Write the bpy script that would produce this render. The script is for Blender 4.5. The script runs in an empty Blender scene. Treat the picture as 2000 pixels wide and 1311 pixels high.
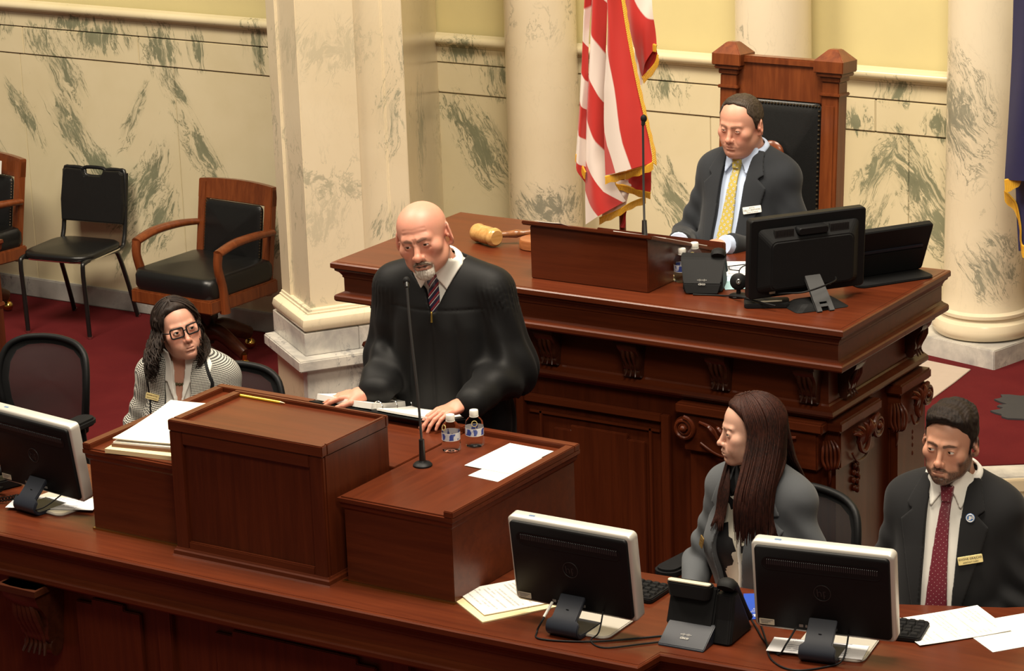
import bpy, bmesh, math, random
import numpy as np
from mathutils import Vector, Matrix, Euler

SC = bpy.context.scene
COL = SC.collection
PI = math.pi
R = math.radians

# ---------------------------------------------------------------- camera (gallery seat looking down on the rostrum)
cam_data = bpy.data.cameras.new('camera')
cam = bpy.data.objects.new('camera', cam_data)
COL.objects.link(cam)
cam_data.sensor_width = 36.0
cam_data.lens = 5389.0 / 2000 * 36
cam_data.clip_end = 200
_y, _p, _r = 0.57967509, 0.28081794, 0.03509271
_f = Vector((-math.sin(_y) * math.cos(_p), math.cos(_y) * math.cos(_p), -math.sin(_p)))
_rt = Vector((math.cos(_y), math.sin(_y), 0))
_dn = _f.cross(_rt)
_c, _s = math.cos(_r), math.sin(_r)
_rt, _dn = _c * _rt + _s * _dn, -_s * _rt + _c * _dn
_m = Matrix((_rt, -_dn, -_f)).transposed().to_4x4()
_m.translation = (5.0, -6.07, 4.2)
cam.matrix_world = _m
SC.camera = cam

# ---------------------------------------------------------------- world, lamps, exposure
world = bpy.data.worlds.new('world')
SC.world = world
world.use_nodes = True
world.node_tree.nodes['Background'].inputs[0].default_value = (1.0, 0.86, 0.68, 1)
world.node_tree.nodes['Background'].inputs[1].default_value = 0.16

def area(name, loc, target, size, power, color):
    d = bpy.data.lights.new(name, 'AREA')
    d.shape = 'RECTANGLE'; d.size, d.size_y = size
    d.energy = power; d.color = color
    o = bpy.data.objects.new(name, d); COL.objects.link(o)
    o.location = loc
    v = Vector(target) - Vector(loc)
    o.rotation_euler = v.to_track_quat('-Z', 'Y').to_euler()
    return o
WARM = (1.0, 0.88, 0.71)
area('skylight_lamp', (1.2, 0.6, 8.6), (0.6, 1.6, 0.5), (3.2, 2.6), 900, WARM)
area('chamber_lamp', (-3.6, 0.2, 7.6), (-4.2, 4.8, 0.9), (2.4, 2.0), 620, WARM)
area('gallery_lamp', (4.6, -4.2, 7.4), (0.2, 2.2, 1.2), (2.4, 1.6), 300, WARM)

vs = SC.view_settings
vs.view_transform = 'Standard'; vs.look = 'None'; vs.gamma = 1.0; vs.exposure = 0.0
vs.use_curve_mapping = False

# ---------------------------------------------------------------- scene graph helpers
def thing(name, label, cat, loc=(0, 0, 0), rotz=0.0, group=None, kind=None):
    o = bpy.data.objects.new(name, None); COL.objects.link(o)
    o.empty_display_size = 0.1
    o.location = loc; o.rotation_euler = (0, 0, rotz)
    o['label'] = label; o['category'] = cat
    if group: o['group'] = group
    if kind: o['kind'] = kind
    return o
def tag(o, label, cat, group=None):
    o['label'] = label; o['category'] = cat
    if group: o['group'] = group
    return o
def kids(o): return [c for c in COL.objects if c.parent == o]
def copy_tree(o, parent=None):
    ch = kids(o)
    c = o.copy(); COL.objects.link(c); c.parent = parent
    for k in ch: copy_tree(k, c)
    return c

# ---------------------------------------------------------------- mesh builder
class MB:
    def __init__(self): self.v = []; self.f = []; self.xf = None
    def add(self, vs_, fs_):
        o = len(self.v)
        if self.xf is not None: vs_ = [tuple(self.xf @ Vector(p)) for p in vs_]
        self.v += [tuple(p) for p in vs_]; self.f += [tuple(i + o for i in f) for f in fs_]
        return self
    def box(self, x0, x1, y0, y1, z0, z1, m=None):
        p = [(x, y, z) for z in (z0, z1) for y in (y0, y1) for x in (x0, x1)]
        if m is not None: p = [tuple(m @ Vector(q)) for q in p]
        return self.add(p, [(0, 2, 3, 1), (4, 5, 7, 6), (0, 1, 5, 4), (1, 3, 7, 5), (3, 2, 6, 7), (2, 0, 4, 6)])
    def cbox(self, c, s, rot=(0, 0, 0)):
        m = Matrix.Translation(c) @ Euler(rot).to_matrix().to_4x4()
        return self.box(-s[0] / 2, s[0] / 2, -s[1] / 2, s[1] / 2, -s[2] / 2, s[2] / 2, m)
    def prism(self, poly, z0, z1, m=None):
        n = len(poly)
        p = [(x, y, z0) for x, y in poly] + [(x, y, z1) for x, y in poly]
        if m is not None: p = [tuple(m @ Vector(q)) for q in p]
        return self.add(p, [tuple(reversed(range(n))), tuple(range(n, 2 * n))] + [(i, (i + 1) % n, (i + 1) % n + n, i + n) for i in range(n)])
    def rings(self, rings_, cap=True, closed=True):
        n = len(rings_[0]); p = [q for r_ in rings_ for q in r_]; f = []
        for k in range(len(rings_) - 1):
            for i in range(n if closed else n - 1):
                j = (i + 1) % n
                f.append((k * n + i, k * n + j, (k + 1) * n + j, (k + 1) * n + i))
        if cap: f += [tuple(reversed(range(n))), tuple(range((len(rings_) - 1) * n, len(rings_) * n))]
        return self.add(p, f)
    def lathe(self, prof, c=(0, 0, 0), n=24, m=None, cap=True):
        rs = []
        for r_, z in prof:
            ring = [(c[0] + r_ * math.cos(2 * PI * i / n), c[1] + r_ * math.sin(2 * PI * i / n), c[2] + z) for i in range(n)]
            if m is not None: ring = [tuple(m @ Vector(q)) for q in ring]
            rs.append(ring)
        return self.rings(rs, cap)
    def tube(self, pts, r, n=8, sub=1, flat=None, cap=True):
        pts = [Vector(p) for p in pts]
        rr = list(r) if hasattr(r, '__len__') else [r] * len(pts)
        if sub > 1 and len(pts) > 2: pts, rr = smooth_path(pts, rr, sub)
        rings_ = []; up = None
        for i, p in enumerate(pts):
            t = (pts[min(i + 1, len(pts) - 1)] - pts[max(i - 1, 0)])
            if t.length < 1e-9: t = Vector((0, 0, 1))
            t.normalize()
            if up is None:
                up = Vector((0, 0, 1)) if abs(t.z) < 0.9 else Vector((0, 1, 0))
            a = up - t * up.dot(t)
            if a.length < 1e-6: a = t.orthogonal()
            a.normalize(); up = a; b = t.cross(a)
            fa, fb = flat if flat else (1, 1)
            rings_.append([tuple(p + rr[i] * (a * math.cos(2 * PI * k / n) * fa + b * math.sin(2 * PI * k / n) * fb)) for k in range(n)])
        return self.rings(rings_, cap)
    def ball(self, c, r, n=12, m=8):
        rx, ry, rz = r if hasattr(r, '__len__') else (r, r, r)
        rs = []
        for j in range(1, m):
            a = -PI / 2 + PI * j / m
            rs.append([(c[0] + rx * math.cos(a) * math.cos(2 * PI * i / n), c[1] + ry * math.cos(a) * math.sin(2 * PI * i / n), c[2] + rz * math.sin(a)) for i in range(n)])
        return self.rings(rs)
    def build(self, name, mat, parent=None, bevel=0.0, seg=2, smooth=None, kind=None, label=None, loc=None, rot=None):
        me = bpy.data.meshes.new(name)
        me.from_pydata(self.v, [], self.f)
        if bevel > 0:
            bm = bmesh.new(); bm.from_mesh(me)
            bmesh.ops.remove_doubles(bm, verts=bm.verts, dist=1e-6)
            es = [e for e in bm.edges if len(e.link_faces) == 2 and e.calc_face_angle(0) > 0.5]
            bmesh.ops.bevel(bm, geom=es, offset=bevel, segments=seg, affect='EDGES', clamp_overlap=True)
            bm.to_mesh(me); bm.free()
        me.materials.append(mat)
        if smooth is not None:
            me.polygons.foreach_set('use_smooth', [True] * len(me.polygons))
            if smooth < 179: me.set_sharp_from_angle(angle=R(smooth))
        me.update()
        o = bpy.data.objects.new(name, me); COL.objects.link(o)
        if parent is not None: o.parent = parent
        if kind: o['kind'] = kind
        if label: o['label'] = label
        if loc is not None: o.location = loc
        if rot is not None: o.rotation_euler = rot
        return o
def smooth_path(pts, rr, sub):
    P, Q = [], []
    n = len(pts)
    for i in range(n - 1):
        p0, p1, p2, p3 = pts[max(i - 1, 0)], pts[i], pts[i + 1], pts[min(i + 2, n - 1)]
        for k in range(sub):
            t = k / sub
            P.append(0.5 * ((2 * p1) + (p2 - p0) * t + (2 * p0 - 5 * p1 + 4 * p2 - p3) * t * t + (3 * p1 - p0 - 3 * p2 + p3) * t ** 3))
            Q.append(rr[i] * (1 - t) + rr[i + 1] * t)
    P.append(pts[-1]); Q.append(rr[-1])
    return P, Q
def rrect(w, h, r, n=5, cx=0, cy=0):
    out = []
    for sx, sy, a0 in ((1, 1, 0), (-1, 1, 90), (-1, -1, 180), (1, -1, 270)):
        for k in range(n + 1):
            a = R(a0 + 90 * k / n)
            out.append((cx + sx * (w / 2 - r) + r * math.cos(a), cy + sy * (h / 2 - r) + r * math.sin(a)))
    return out
XZ = Matrix(((1, 0, 0, 0), (0, 0, -1, 0), (0, 1, 0, 0), (0, 0, 0, 1)))      # poly in x,z; extruded towards -y
def text(body, size, mat, parent, loc, rot, name='lettering', extrude=0.0003, bold=False, align='CENTER', sx=1.0):
    c = bpy.data.curves.new(name, 'FONT'); c.body = body; c.size = size; c.extrude = extrude
    c.align_x = align; c.align_y = 'CENTER'; c.resolution_u = 2
    if bold: c.offset = size * 0.02
    o = bpy.data.objects.new(name, c); COL.objects.link(o)
    dg = bpy.context.evaluated_depsgraph_get()
    me = bpy.data.meshes.new_from_object(o.evaluated_get(dg))
    bpy.data.objects.remove(o); bpy.data.curves.remove(c)
    me.materials.clear(); me.materials.append(mat)
    m = bpy.data.objects.new(name, me); COL.objects.link(m)
    if parent is not None: m.parent = parent
    m.location = loc; m.rotation_euler = rot; m.scale = (sx, 1, 1)
    return m

# ---------------------------------------------------------------- materials
class NT:
    def __init__(self, name):
        self.m = bpy.data.materials.new(name); self.m.use_nodes = True
        self.t = self.m.node_tree; self.b = self.t.nodes['Principled BSDF']
    def n(self, typ, **kw):
        nd = self.t.nodes.new('ShaderNode' + typ)
        for k, v in kw.items():
            if k.startswith('i_'):
                key = k[2:]
                key = int(key) if key.isdigit() else key.replace('_', ' ')
                self.set(nd.inputs[key], v)
            else: setattr(nd, k, v)
        return nd
    def set(self, sock, v):
        if isinstance(v, bpy.types.NodeSocket): self.t.links.new(v, sock)
        elif isinstance(v, bpy.types.Node): self.t.links.new(v.outputs[0], sock)
        elif hasattr(v, '__len__') and sock.type == 'RGBA' and len(v) == 3: sock.default_value = (*v, 1)
        else: sock.default_value = v
    def math(self, op, a, b=0.0, c=0.0, clamp=False):
        nd = self.n('Math', operation=op, use_clamp=clamp)
        for i, v in enumerate((a, b, c)): self.set(nd.inputs[i], v)
        return nd.outputs[0]
    def mix(self, f, a, b, blend='MIX'):
        nd = self.n('Mix', data_type='RGBA', blend_type=blend)
        self.set(nd.inputs[0], f); self.set(nd.inputs[6], a); self.set(nd.inputs[7], b)
        return nd.outputs[2]
    def step(self, v, lo, hi):
        nd = self.n('MapRange', interpolation_type='SMOOTHSTEP'); self.set(nd.inputs[0], v)
        nd.inputs[1].default_value = lo; nd.inputs[2].default_value = hi
        return nd.outputs[0]
    def co(self, kind='Object'): return self.n('TexCoord').outputs[kind]
    def noise(self, co, scale, detail=3, rough=0.5, dist=0.0, out=0, kind='FBM'):
        nd = self.n('TexNoise', noise_type=kind)
        self.set(nd.inputs['Vector'], co); nd.inputs['Scale'].default_value = scale
        nd.inputs['Detail'].default_value = detail; nd.inputs['Roughness'].default_value = rough
        nd.inputs['Distortion'].default_value = dist
        return nd.outputs[out]
    def mapping(self, co, loc=(0, 0, 0), rot=(0, 0, 0), sc=(1, 1, 1), typ='POINT'):
        nd = self.n('Mapping', vector_type=typ); self.set(nd.inputs[0], co)
        nd.inputs['Location'].default_value = loc; nd.inputs['Rotation'].default_value = rot; nd.inputs['Scale'].default_value = sc
        return nd.outputs[0]
    def bump(self, h, strength=0.3, dist=0.01):
        nd = self.n('Bump'); nd.inputs['Strength'].default_value = strength; nd.inputs['Distance'].default_value = dist
        self.set(nd.inputs['Height'], h); self.set(self.b.inputs['Normal'], nd.outputs[0])
    def P(self, **kw):
        for k, v in kw.items(): self.set(self.b.inputs[k.replace('_', ' ')], v)
        return self.m

def plain(name, color, rough=0.5, metal=0.0, var=0.06, scale=30.0, bump=0.0, bscale=200.0, coat=0.0, spec=0.5, sheen=0.0):
    t = NT(name); co = t.co()
    n = t.noise(co, scale, 3, 0.6)
    dark = tuple(c * (1 - var) for c in color); lite = tuple(min(1, c * (1 + var)) for c in color)
    t.P(Base_Color=t.mix(n, dark, lite), Roughness=rough, Metallic=metal, Coat_Weight=coat, Specular_IOR_Level=spec, Sheen_Weight=sheen)
    if sheen: t.P(Sheen_Roughness=0.4)
    if bump: t.bump(t.noise(co, bscale, 3, 0.6), bump, 0.002)
    return t.m

def wood(name, lite, dark, axis='x', rough=0.36, coat=0.10, scale=1.0):
    t = NT(name); co = t.co()
    s = {'x': (1.2, 22, 22), 'y': (22, 1.2, 22), 'z': (22, 22, 1.2)}[axis]
    m = t.mapping(co, sc=tuple(k * scale for k in s))
    g = t.noise(m, 1.6, 5, 0.62, 0.5)
    m2 = t.mapping(co, sc=tuple(k * scale * 5 for k in s))
    f = t.noise(m2, 2.0, 2, 0.6)
    cloud = t.noise(co, 1.3, 2, 0.5)
    v = t.math('ADD', t.math('MULTIPLY', g, 0.75), t.math('MULTIPLY', cloud, 0.35))
    c = t.mix(t.step(v, 0.33, 0.75), dark, lite)
    c = t.mix(t.math('MULTIPLY', t.step(f, 0.52, 0.75), 0.16), c, tuple(k * 0.45 for k in dark))
    t.P(Base_Color=c, Roughness=rough, Coat_Weight=coat, Coat_Roughness=0.16, Specular_IOR_Level=0.27)
    t.bump(f, 0.04, 0.001)
    return t.m
M = {}
M['wood_x'] = wood('mahogany_x', (0.112, 0.0225, 0.0066), (0.068, 0.0128, 0.0040), 'x')
M['wood_y'] = wood('mahogany_y', (0.112, 0.0225, 0.0066), (0.068, 0.0128, 0.0040), 'y')
M['wood_z'] = wood('mahogany_z', (0.098, 0.0190, 0.0056), (0.058, 0.0108, 0.0035), 'z')
M['chair_wood'] = wood('chair_wood', (0.20, 0.052, 0.014), (0.105, 0.024, 0.007), 'z', 0.32, 0.3)
M['dark_wood'] = wood('dark_wood', (0.060, 0.017, 0.007), (0.030, 0.008, 0.004), 'x', 0.32, 0.3)
M['gavel_wood'] = wood('maple_burl', (0.62, 0.36, 0.13), (0.42, 0.20, 0.05), 'y', 0.25, 0.5, 1.8)
M['handle_wood'] = wood('walnut_handle', (0.30, 0.12, 0.04), (0.16, 0.055, 0.02), 'x', 0.28, 0.5, 2)
M['block_wood'] = wood('sound_block_wood', (0.36, 0.13, 0.045), (0.22, 0.07, 0.02), 'x', 0.35, 0.3, 2)

def marble(name, base, base2, vein, vein2, groups=(), loose=0.0, loose_scale=1.0, rough=0.22, cloud_scale=1.1):
    """groups: (angle about the wall normal, [(x, z, radius x, radius z)...]) vein clusters at places on the stone, in world metres"""
    t = NT(name); geo = t.n('NewGeometry'); co = geo.outputs['Position']
    cloud = t.noise(co, cloud_scale, 5, 0.6, .4)
    c = t.mix(t.step(cloud, 0.32, 0.66), base, base2)
    acc = None
    wob = t.n('VectorMath', operation='MULTIPLY_ADD')
    nz = t.noise(co, 2.6, 3, 0.55, 0, 1)
    t.set(wob.inputs[0], nz); wob.inputs[1].default_value = (0.16, 0.16, 0.16); t.set(wob.inputs[2], co)
    wco = wob.outputs[0]
    for ang, pts, *gs in groups:
        gs = gs[0] if gs else 1.0
        mk = None
        for (x, z, rx, rz, *a) in pts:
            ca = R(a[0]) if a else ang
            y = a[1] if len(a) > 1 else None
            m = t.mapping(co, loc=(x, 5.0, z), rot=(0, ca, 0), sc=(rx, 50, rz), typ='TEXTURE') if y is None else t.mapping(co, loc=(x, y, z), rot=(0, ca, 0), sc=(rx, rx, rz), typ='TEXTURE')
            g = t.n('TexGradient', gradient_type='SPHERICAL'); t.set(g.inputs[0], m)
            mk = g.outputs[1] if mk is None else t.math('MAXIMUM', mk, g.outputs[1])
        sm = t.mapping(wco, rot=(0, ang, 0), sc=(1 / 9.0, 1 / 9.0, 1 / 1.7), typ='TEXTURE')
        a = t.noise(sm, 2.6, 9, 0.74, 0.5)
        b = t.noise(sm, 0.8, 6, 0.66, 1.0)
        cut = t.noise(sm, 1.4, 8, 0.75, 1.2)
        line = t.step(t.math('ABSOLUTE', t.math('SUBTRACT', b, 0.5)), 0.020, 0.0)
        fill = t.math('MULTIPLY', t.step(t.math('MULTIPLY_ADD', mk, 0.34, a), 0.655, 0.735), t.step(cut, 0.40, 0.50))
        halo = t.math('MULTIPLY', line, t.step(mk, 0.02, 0.30))
        wash = t.math('MULTIPLY', t.step(mk, 0.1, 0.8), t.math('MULTIPLY', t.step(a, 0.40, 0.56), 0.38))
        v = t.math('MAXIMUM', t.math('MAXIMUM', t.math('MULTIPLY', fill, 0.92), wash), t.math('MULTIPLY', halo, 0.85))
        if gs != 1.0: v = t.math('MULTIPLY', v, gs)
        acc = v if acc is None else t.math('MAXIMUM', acc, v)
    if loose > 0:
        l1 = t.noise(t.mapping(wco, rot=(0.2, 0.5, 0.3), sc=(2.6, 2.6, 1.0)), 1.6 * loose_scale, 6, 0.62, 0.5)
        msk = t.step(t.noise(co, 0.9 * loose_scale, 2, 0.5), 0.50, 0.68)
        line = t.step(t.math('ABSOLUTE', t.math('SUBTRACT', l1, 0.5)), 0.018, 0.0)
        blot = t.step(t.math('MULTIPLY_ADD', msk, 0.16, t.noise(wco, 5.0 * loose_scale, 7, 0.7, 0.4)), 0.68, 0.76)
        v = t.math('MULTIPLY', t.math('MAXIMUM', t.math('MULTIPLY', line, t.math('MULTIPLY_ADD', msk, 0.8, 0.08)), blot), loose)
        acc = v if acc is None else t.math('MAXIMUM', acc, v)
    if acc is not None:
        vc = t.mix(t.noise(co, 7.0, 3, 0.6), vein, vein2)
        c = t.mix(acc, c, vc)
    t.P(Base_Color=c, Roughness=rough, Specular_IOR_Level=0.45)
    return t.m
CR1, CR2 = (0.61, 0.53, 0.335), (0.67, 0.59, 0.395)
GV1, GV2 = (0.080, 0.092, 0.058), (0.26, 0.275, 0.17)
# ================================================================= SETTING
BS, FS = R(-33), R(33)
M['marble_wall'] = marble('cream_marble_wall', CR1, CR2, GV1, GV2, groups=(
    (R(-34), [(-5.60, 1.06, .17, .36), (-5.38, .80, .14, .34), (-5.62, 1.38, .16, .30), (-4.66, 1.02, .13, .36), (-4.80, 1.32, .10, .26),
              (-2.75, 1.16, .17, .42), (-2.93, 1.33, .09, .20), (-.30, 1.22, .18, .36), (-.20, 1.02, .16, .3), (-1.62, 1.0, .14, .36), (-5.95, 1.1, .1, .3), (-6.3, .9, .2, .5)]),
    (R(30), [(-5.02, .82, .13, .34), (-5.22, .66, .13, .30), (-5.12, 1.14, .07, .30), (-4.98, .55, .13, .3), (-4.24, .50, .20, .26), (-.53, 1.28, .10, .26), (-.60, .95, .12, .3), (-5.24, .36, .08, .26)]),
    (R(-8), [(-5.76, 1.55, .16, .15), (-5.32, 1.60, .38, .14), (-4.88, 1.55, .18, .22), (-5.5, 1.66, .3, .07), (-4.62, 1.57, .09, .16), (-4.20, 1.62, .13, .20), (-2.86, 1.69, .2, .1),
             (-2.66, 1.56, .12, .16), (-1.66, 1.60, .16, .16), (-.64, 1.50, .12, .10), (-.40, 1.66, .17, .1), (-.18, 1.50, .14, .12), (-6.2, 1.6, .3, .12)])))
M['marble_pier'] = marble('cream_marble_pier', (0.66, .56, .385), (.71, .615, .44), (.15, .165, .12), (.34, .34, .24), groups=(
    (R(24), [(-2.66, 1.95, .45, .20, R(20), 4.1), (-2.62, 1.15, .2, .25, R(20), 4.0)], .35),
    (R(14), [(-2.44, 1.62, .10, .30, R(16), 4.32), (-2.36, 1.90, .09, .26, R(0), 4.4), (-2.44, 1.08, .14, .16, R(-10), 4.3), (-2.9, .9, .12, .3, R(10), 4.2), (-2.75, 1.35, .2, .4, R(30), 5.0)], .9)), loose=0.55, loose_scale=1.9)
M['marble_column'] = marble('cream_marble_column', (0.66, .565, .40), (.72, .63, .465), (.12, .125, .10), (.32, .31, .22), groups=(
    (R(-38), [(.0, 1.62, .26, .42, R(-38), 5.25), (.2, .95, .2, .2, R(-30), 5.25), (-2.2, .98, .3, .16, R(-30), 5.3)]),), loose=0.6, loose_scale=2.1)
M['marble_grey'] = marble('grey_white_marble', (0.36, .345, .325), (.62, .585, .52), (.13, .13, .14), (.28, .275, .27), loose=0.8, loose_scale=3.2, rough=.25, cloud_scale=4.5)
M['marble_dark'] = marble('grey_baseboard_marble', (0.22, .215, .205), (.42, .40, .37), (.07, .07, .08), (.16, .16, .165), loose=0.9, loose_scale=2.8, rough=.28, cloud_scale=3.5)
M['marble_tan'] = marble('tan_marble', (0.56, .46, .31), (.64, .53, .37), (.26, .22, .13), (.4, .34, .22), loose=0.6, loose_scale=3.0, rough=.3)
M['plaster'] = plain('yellow_plaster', (0.61, 0.525, 0.255), 0.75, var=0.04, scale=6, bump=0.06, bscale=90)
def carpet_mat():
    t = NT('red_carpet'); co = t.co()
    n = t.noise(co, 320, 3, 0.7); p = t.noise(co, 3.5, 4, 0.6)
    c = t.mix(n, (.055, .0045, .006), (.125, .012, .014))
    c = t.mix(t.math('MULTIPLY', t.step(p, .35, .7), .35), c, (.135, .015, .015))
    t.P(Base_Color=c, Roughness=0.95, Specular_IOR_Level=0.1)
    t.bump(n, 0.5, 0.004)
    return t.m
M['carpet'] = carpet_mat()
M['seam'] = plain('joint_grout', (0.22, .17, .09), 0.8)

def struct(mb, name, mat, parent=None, bevel=0.0, **k):
    o = mb.build(name, M[mat], parent, bevel, **k)
    if parent is None: o['kind'] = 'structure'
    return o
WY = 5.575
# floors -- chamber level z 0, clerks' level z .42, rostrum level z .515
struct(MB().box(-15, 8, -6, 9, -.1, 0), 'floor', 'carpet')
struct(MB().prism([(-1.45, .62), (2.55, .62), (2.55, 2.2), (1.3, 2.2), (-1.0, 2.2), (-1.45, 1.75)], 0, .42), 'floor_clerks', 'carpet')

# back wall: plaster above, marble dado below built of slabs, bands and mouldings
wall = struct(MB().box(-15, 8, WY + .02, WY + .3, -.1, 5.2), 'wall_back', 'plaster')
def slabs(xs, z0, z1, y, dep, name='marble_slab', mat='marble_wall', gap=.0012, bev=.0025):
    for a, b in zip(xs[:-1], xs[1:]):
        struct(MB().box(a + gap, b - gap, y, y + dep, z0 + gap, z1 - gap), name, mat, wall, bev)
XS = [-14.8, -13.4, -12.1, -10.8, -9.5, -8.2, -7.1, -5.94, -4.80, -3.62, -2.55, -1.42, -.36, .75, 1.9, 3.1, 4.4, 5.6, 6.8, 7.9]
slabs(XS, .0, 1.452, WY, .03)
slabs([-14.8, -13.2, -11.5, -9.9, -8.2, -7.0, -5.90, -5.04, -4.185, -3.2, -2.2, -1.3, -.53, .5, 1.6, 2.9, 4.4, 6.1, 7.9], 1.4545, 1.612, WY - .006, .036, 'frieze_slab', bev=.004)
slabs([-14.8, -12.6, -10.4, -8.2, -6.6, -5.2, -3.9, -2.6, -1.2, .2, 1.8, 4.4, 6.2, 7.9], 1.6145, 1.70, WY - .009, .039, 'frieze_slab', bev=.003)
prof = [(0, 0), (-.012, .004), (-.018, .016), (-.034, .020), (-.05, .030), (-.056, .046), (-.05, .060), (-.034, .068), (-.01, .070), (0, .074)]
struct(MB().rings([[(x, WY - .004 + a, 1.695 + b) for a, b in prof] for x in (-14.8, 7.9)]), 'trim_1', 'marble_wall', smooth=50)
struct(MB().box(-14.8, -3.4, WY - .02, WY + .02, 0, .116), 'baseboard_left', 'marble_dark', bevel=.006)
struct(MB().box(-3.4, 7.9, WY - .02, WY + .02, .5, .635), 'baseboard_right', 'marble_grey', bevel=.006)

# rostrum platform with carpet, pale mat and marble steps down to the chamber floor
edge_r = [(.2, 3.45), (.55, 3.72), (.72, 3.83), (.92, 3.965), (1.3, 4.10), (1.9, 4.2), (4.4, 4.3)]
plat = [(-2.41, 4.09), (-2.1, 3.7), (-1.0, 2.0), (.2, 2.0)] + edge_r + [(4.4, 5.6), (-2.41, 5.6)]
struct(MB().prism(plat, .02, .515), 'floor_rostrum', 'carpet')
def offs(poly, d):
    out = []
    for i, p in enumerate(poly):
        a = Vector(poly[max(i - 1, 0)]); b = Vector(poly[min(i + 1, len(poly) - 1)])
        t = (b - a).normalized(); n = Vector((t.y, -t.x)); out.append((p[0] + n.x * d, p[1] + n.y * d))
    return out
def step_run(name, d0, d1, z0, z1, mat):
    a, b = offs(edge_r, d0), offs(edge_r, d1)
    return MB().prism(a + b[::-1], z0, z1).build(name, M[mat], steps, .004)
steps = thing('marble_steps', 'grey veined marble steps with tan nosings at the red carpet edge', 'steps', (0, 0, 0)); steps['kind'] = 'structure'
step_run('tread', .0, .15, .46, .512, 'marble_grey')
step_run('nosing', .15, .178, .455, .508, 'marble_tan')
step_run('riser', .01, .155, .30, .455, 'marble_tan')
step_run('tread', .12, .42, .29, .325, 'marble_grey')
step_run('nosing', .42, .445, .285, .322, 'marble_tan')
step_run('riser', .12, .425, .15, .285, 'marble_tan')
step_run('tread', .38, .70, .12, .155, 'marble_grey')
step_run('nosing', .70, .725, .115, .152, 'marble_tan')
step_run('riser', .38, .705, .0, .115, 'marble_grey')
# pale apron of marble floor beside the presiding desk, and the dark jagged mat
tag(MB().prism([(-.7, 4.25), (.235, 4.25), (.222, 4.46), (.205, 4.85), (.19, 5.06), (-.25, 5.14), (-.7, 5.14)], .5155, .520).build('chair_mat', plain('beige_mat', (.43, .35, .29), .6), None, .002),
    'beige floor mat lying on the red carpet beside the presiding desk', 'mat')
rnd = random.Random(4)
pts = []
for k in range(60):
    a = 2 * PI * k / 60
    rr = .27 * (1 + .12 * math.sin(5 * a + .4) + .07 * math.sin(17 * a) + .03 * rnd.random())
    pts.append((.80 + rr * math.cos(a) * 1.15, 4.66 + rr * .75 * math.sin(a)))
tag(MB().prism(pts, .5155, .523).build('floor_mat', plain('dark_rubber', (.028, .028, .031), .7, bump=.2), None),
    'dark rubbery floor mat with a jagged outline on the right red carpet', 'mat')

# --------------------------------------------------------------- pier on its pedestal, fin to the wall
pu, pv = Vector((.575, .818, 0)), Vector((-.818, .575, 0)); pn = Vector((.818, -.575, 0)); pm = Vector((-.575, -.818, 0))
def at(o, a, b): q = o + pu * a + pv * b; return (q.x, q.y)
pier = thing('pilaster', 'square cream marble pier with green veins on a stepped marble pedestal', 'pillar', (-2.69, 3.9, 0)); pier['kind'] = 'structure'
L0 = Vector((-2.69, 3.9, 0))
def pmb(poly, z0, z1): return MB().prism([(x - L0.x, y - L0.y) for x, y in poly], z0, z1)
O = Vector((-2.657, 3.793, 0))           # outer corner of the cap slab
pb = pmb([at(O, .055, .055), at(O, .8, .055), at(O, .8, .9), at(O, .055, .54)], -.02, .46)
pb.build('pedestal', M['marble_tan'], pier, .003)
pmb([at(O, .048, .11), at(O, .052, .055), at(O, .7, .048), at(O, .7, .11)], .0, .462).build('pedestal_panel', M['marble_grey'], pier, .003)
pmb([at(O, 0, 0), at(O, 1.1, 0), at(O, 1.1, .8), at(O, 0, .565)], .46, .515).build('cap_slab', M['marble_grey'], pier, .006)
pmb([at(O, .05, -.30), at(O, .75, -.30), at(O, .75, .06), at(O, .05, .06)], -.02, .20).build('step_block', M['marble_grey'], pier, .004)
Pl = Vector((-2.689, 3.885, 0))          # plinth corner
pmb([at(Pl, 0, 0), at(Pl, .27, 0), at(Pl, .27, .5), at(Pl, 0, .5)], .515, .625).build('plinth', M['marble_grey'], pier, .003)
pmb([at(Pl, .2715, 0), at(Pl, .9, 0), at(Pl, .9, .5), at(Pl, .2715, .5)], .515, .625).build('plinth', M['marble_grey'], pier, .003)
tor = [(.0, .625), (-.022, .640), (-.030, .665), (-.022, .690), (0, .703), (.010, .706), (.010, .714), (.018, .716), (.020, .726), (.034, .730)]
rings_ = []
for off, z in tor:
    rings_.append([(x - L0.x, y - L0.y, z) for x, y in (at(Pl, .02 + off, .47), at(Pl, .02 + off, .02 + off), at(Pl, .9, .02 + off), at(Pl, .9, .47))])
MB().rings(rings_).build('base_moulding', M['marble_pier'], pier, smooth=40)
S = Vector(Pl) + pu * .058 + pv * .058   # shaft corner
pmb([at(S, 0, 0), at(S, .285, 0), at(S, .285, .3), at(S, 0, .3)], .72, 4.2).build('shaft', M['marble_pier'], pier, .004)
pmb([at(S, .27, .03), at(S, .44, .03), at(S, .44, .3), at(S, .27, .3)], .72, 4.2).build('shaft_strip', M['marble_pier'], pier, .004)
pmb([at(S, .425, .018), at(S, .53, .018), at(S, .53, .34), at(S, .425, .34)], .72, 4.2).build('shaft_strip', M['marble_pier'], pier, .006)
pmb([at(S, -.012, .275), at(S, .3, .275), at(S, .3, .42), at(S, -.012, .42)], .72, 4.2).build('shaft_strip', M['marble_pier'], pier, .006)
fin = [at(S, .05, .41), at(S, .05, .1), at(S, .5, .05), (-3.03, WY + .01), (-4.05, WY + .01)]
pmb(fin, .0, 4.2).build('fin_wall', M['marble_pier'], pier, .003)

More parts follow.
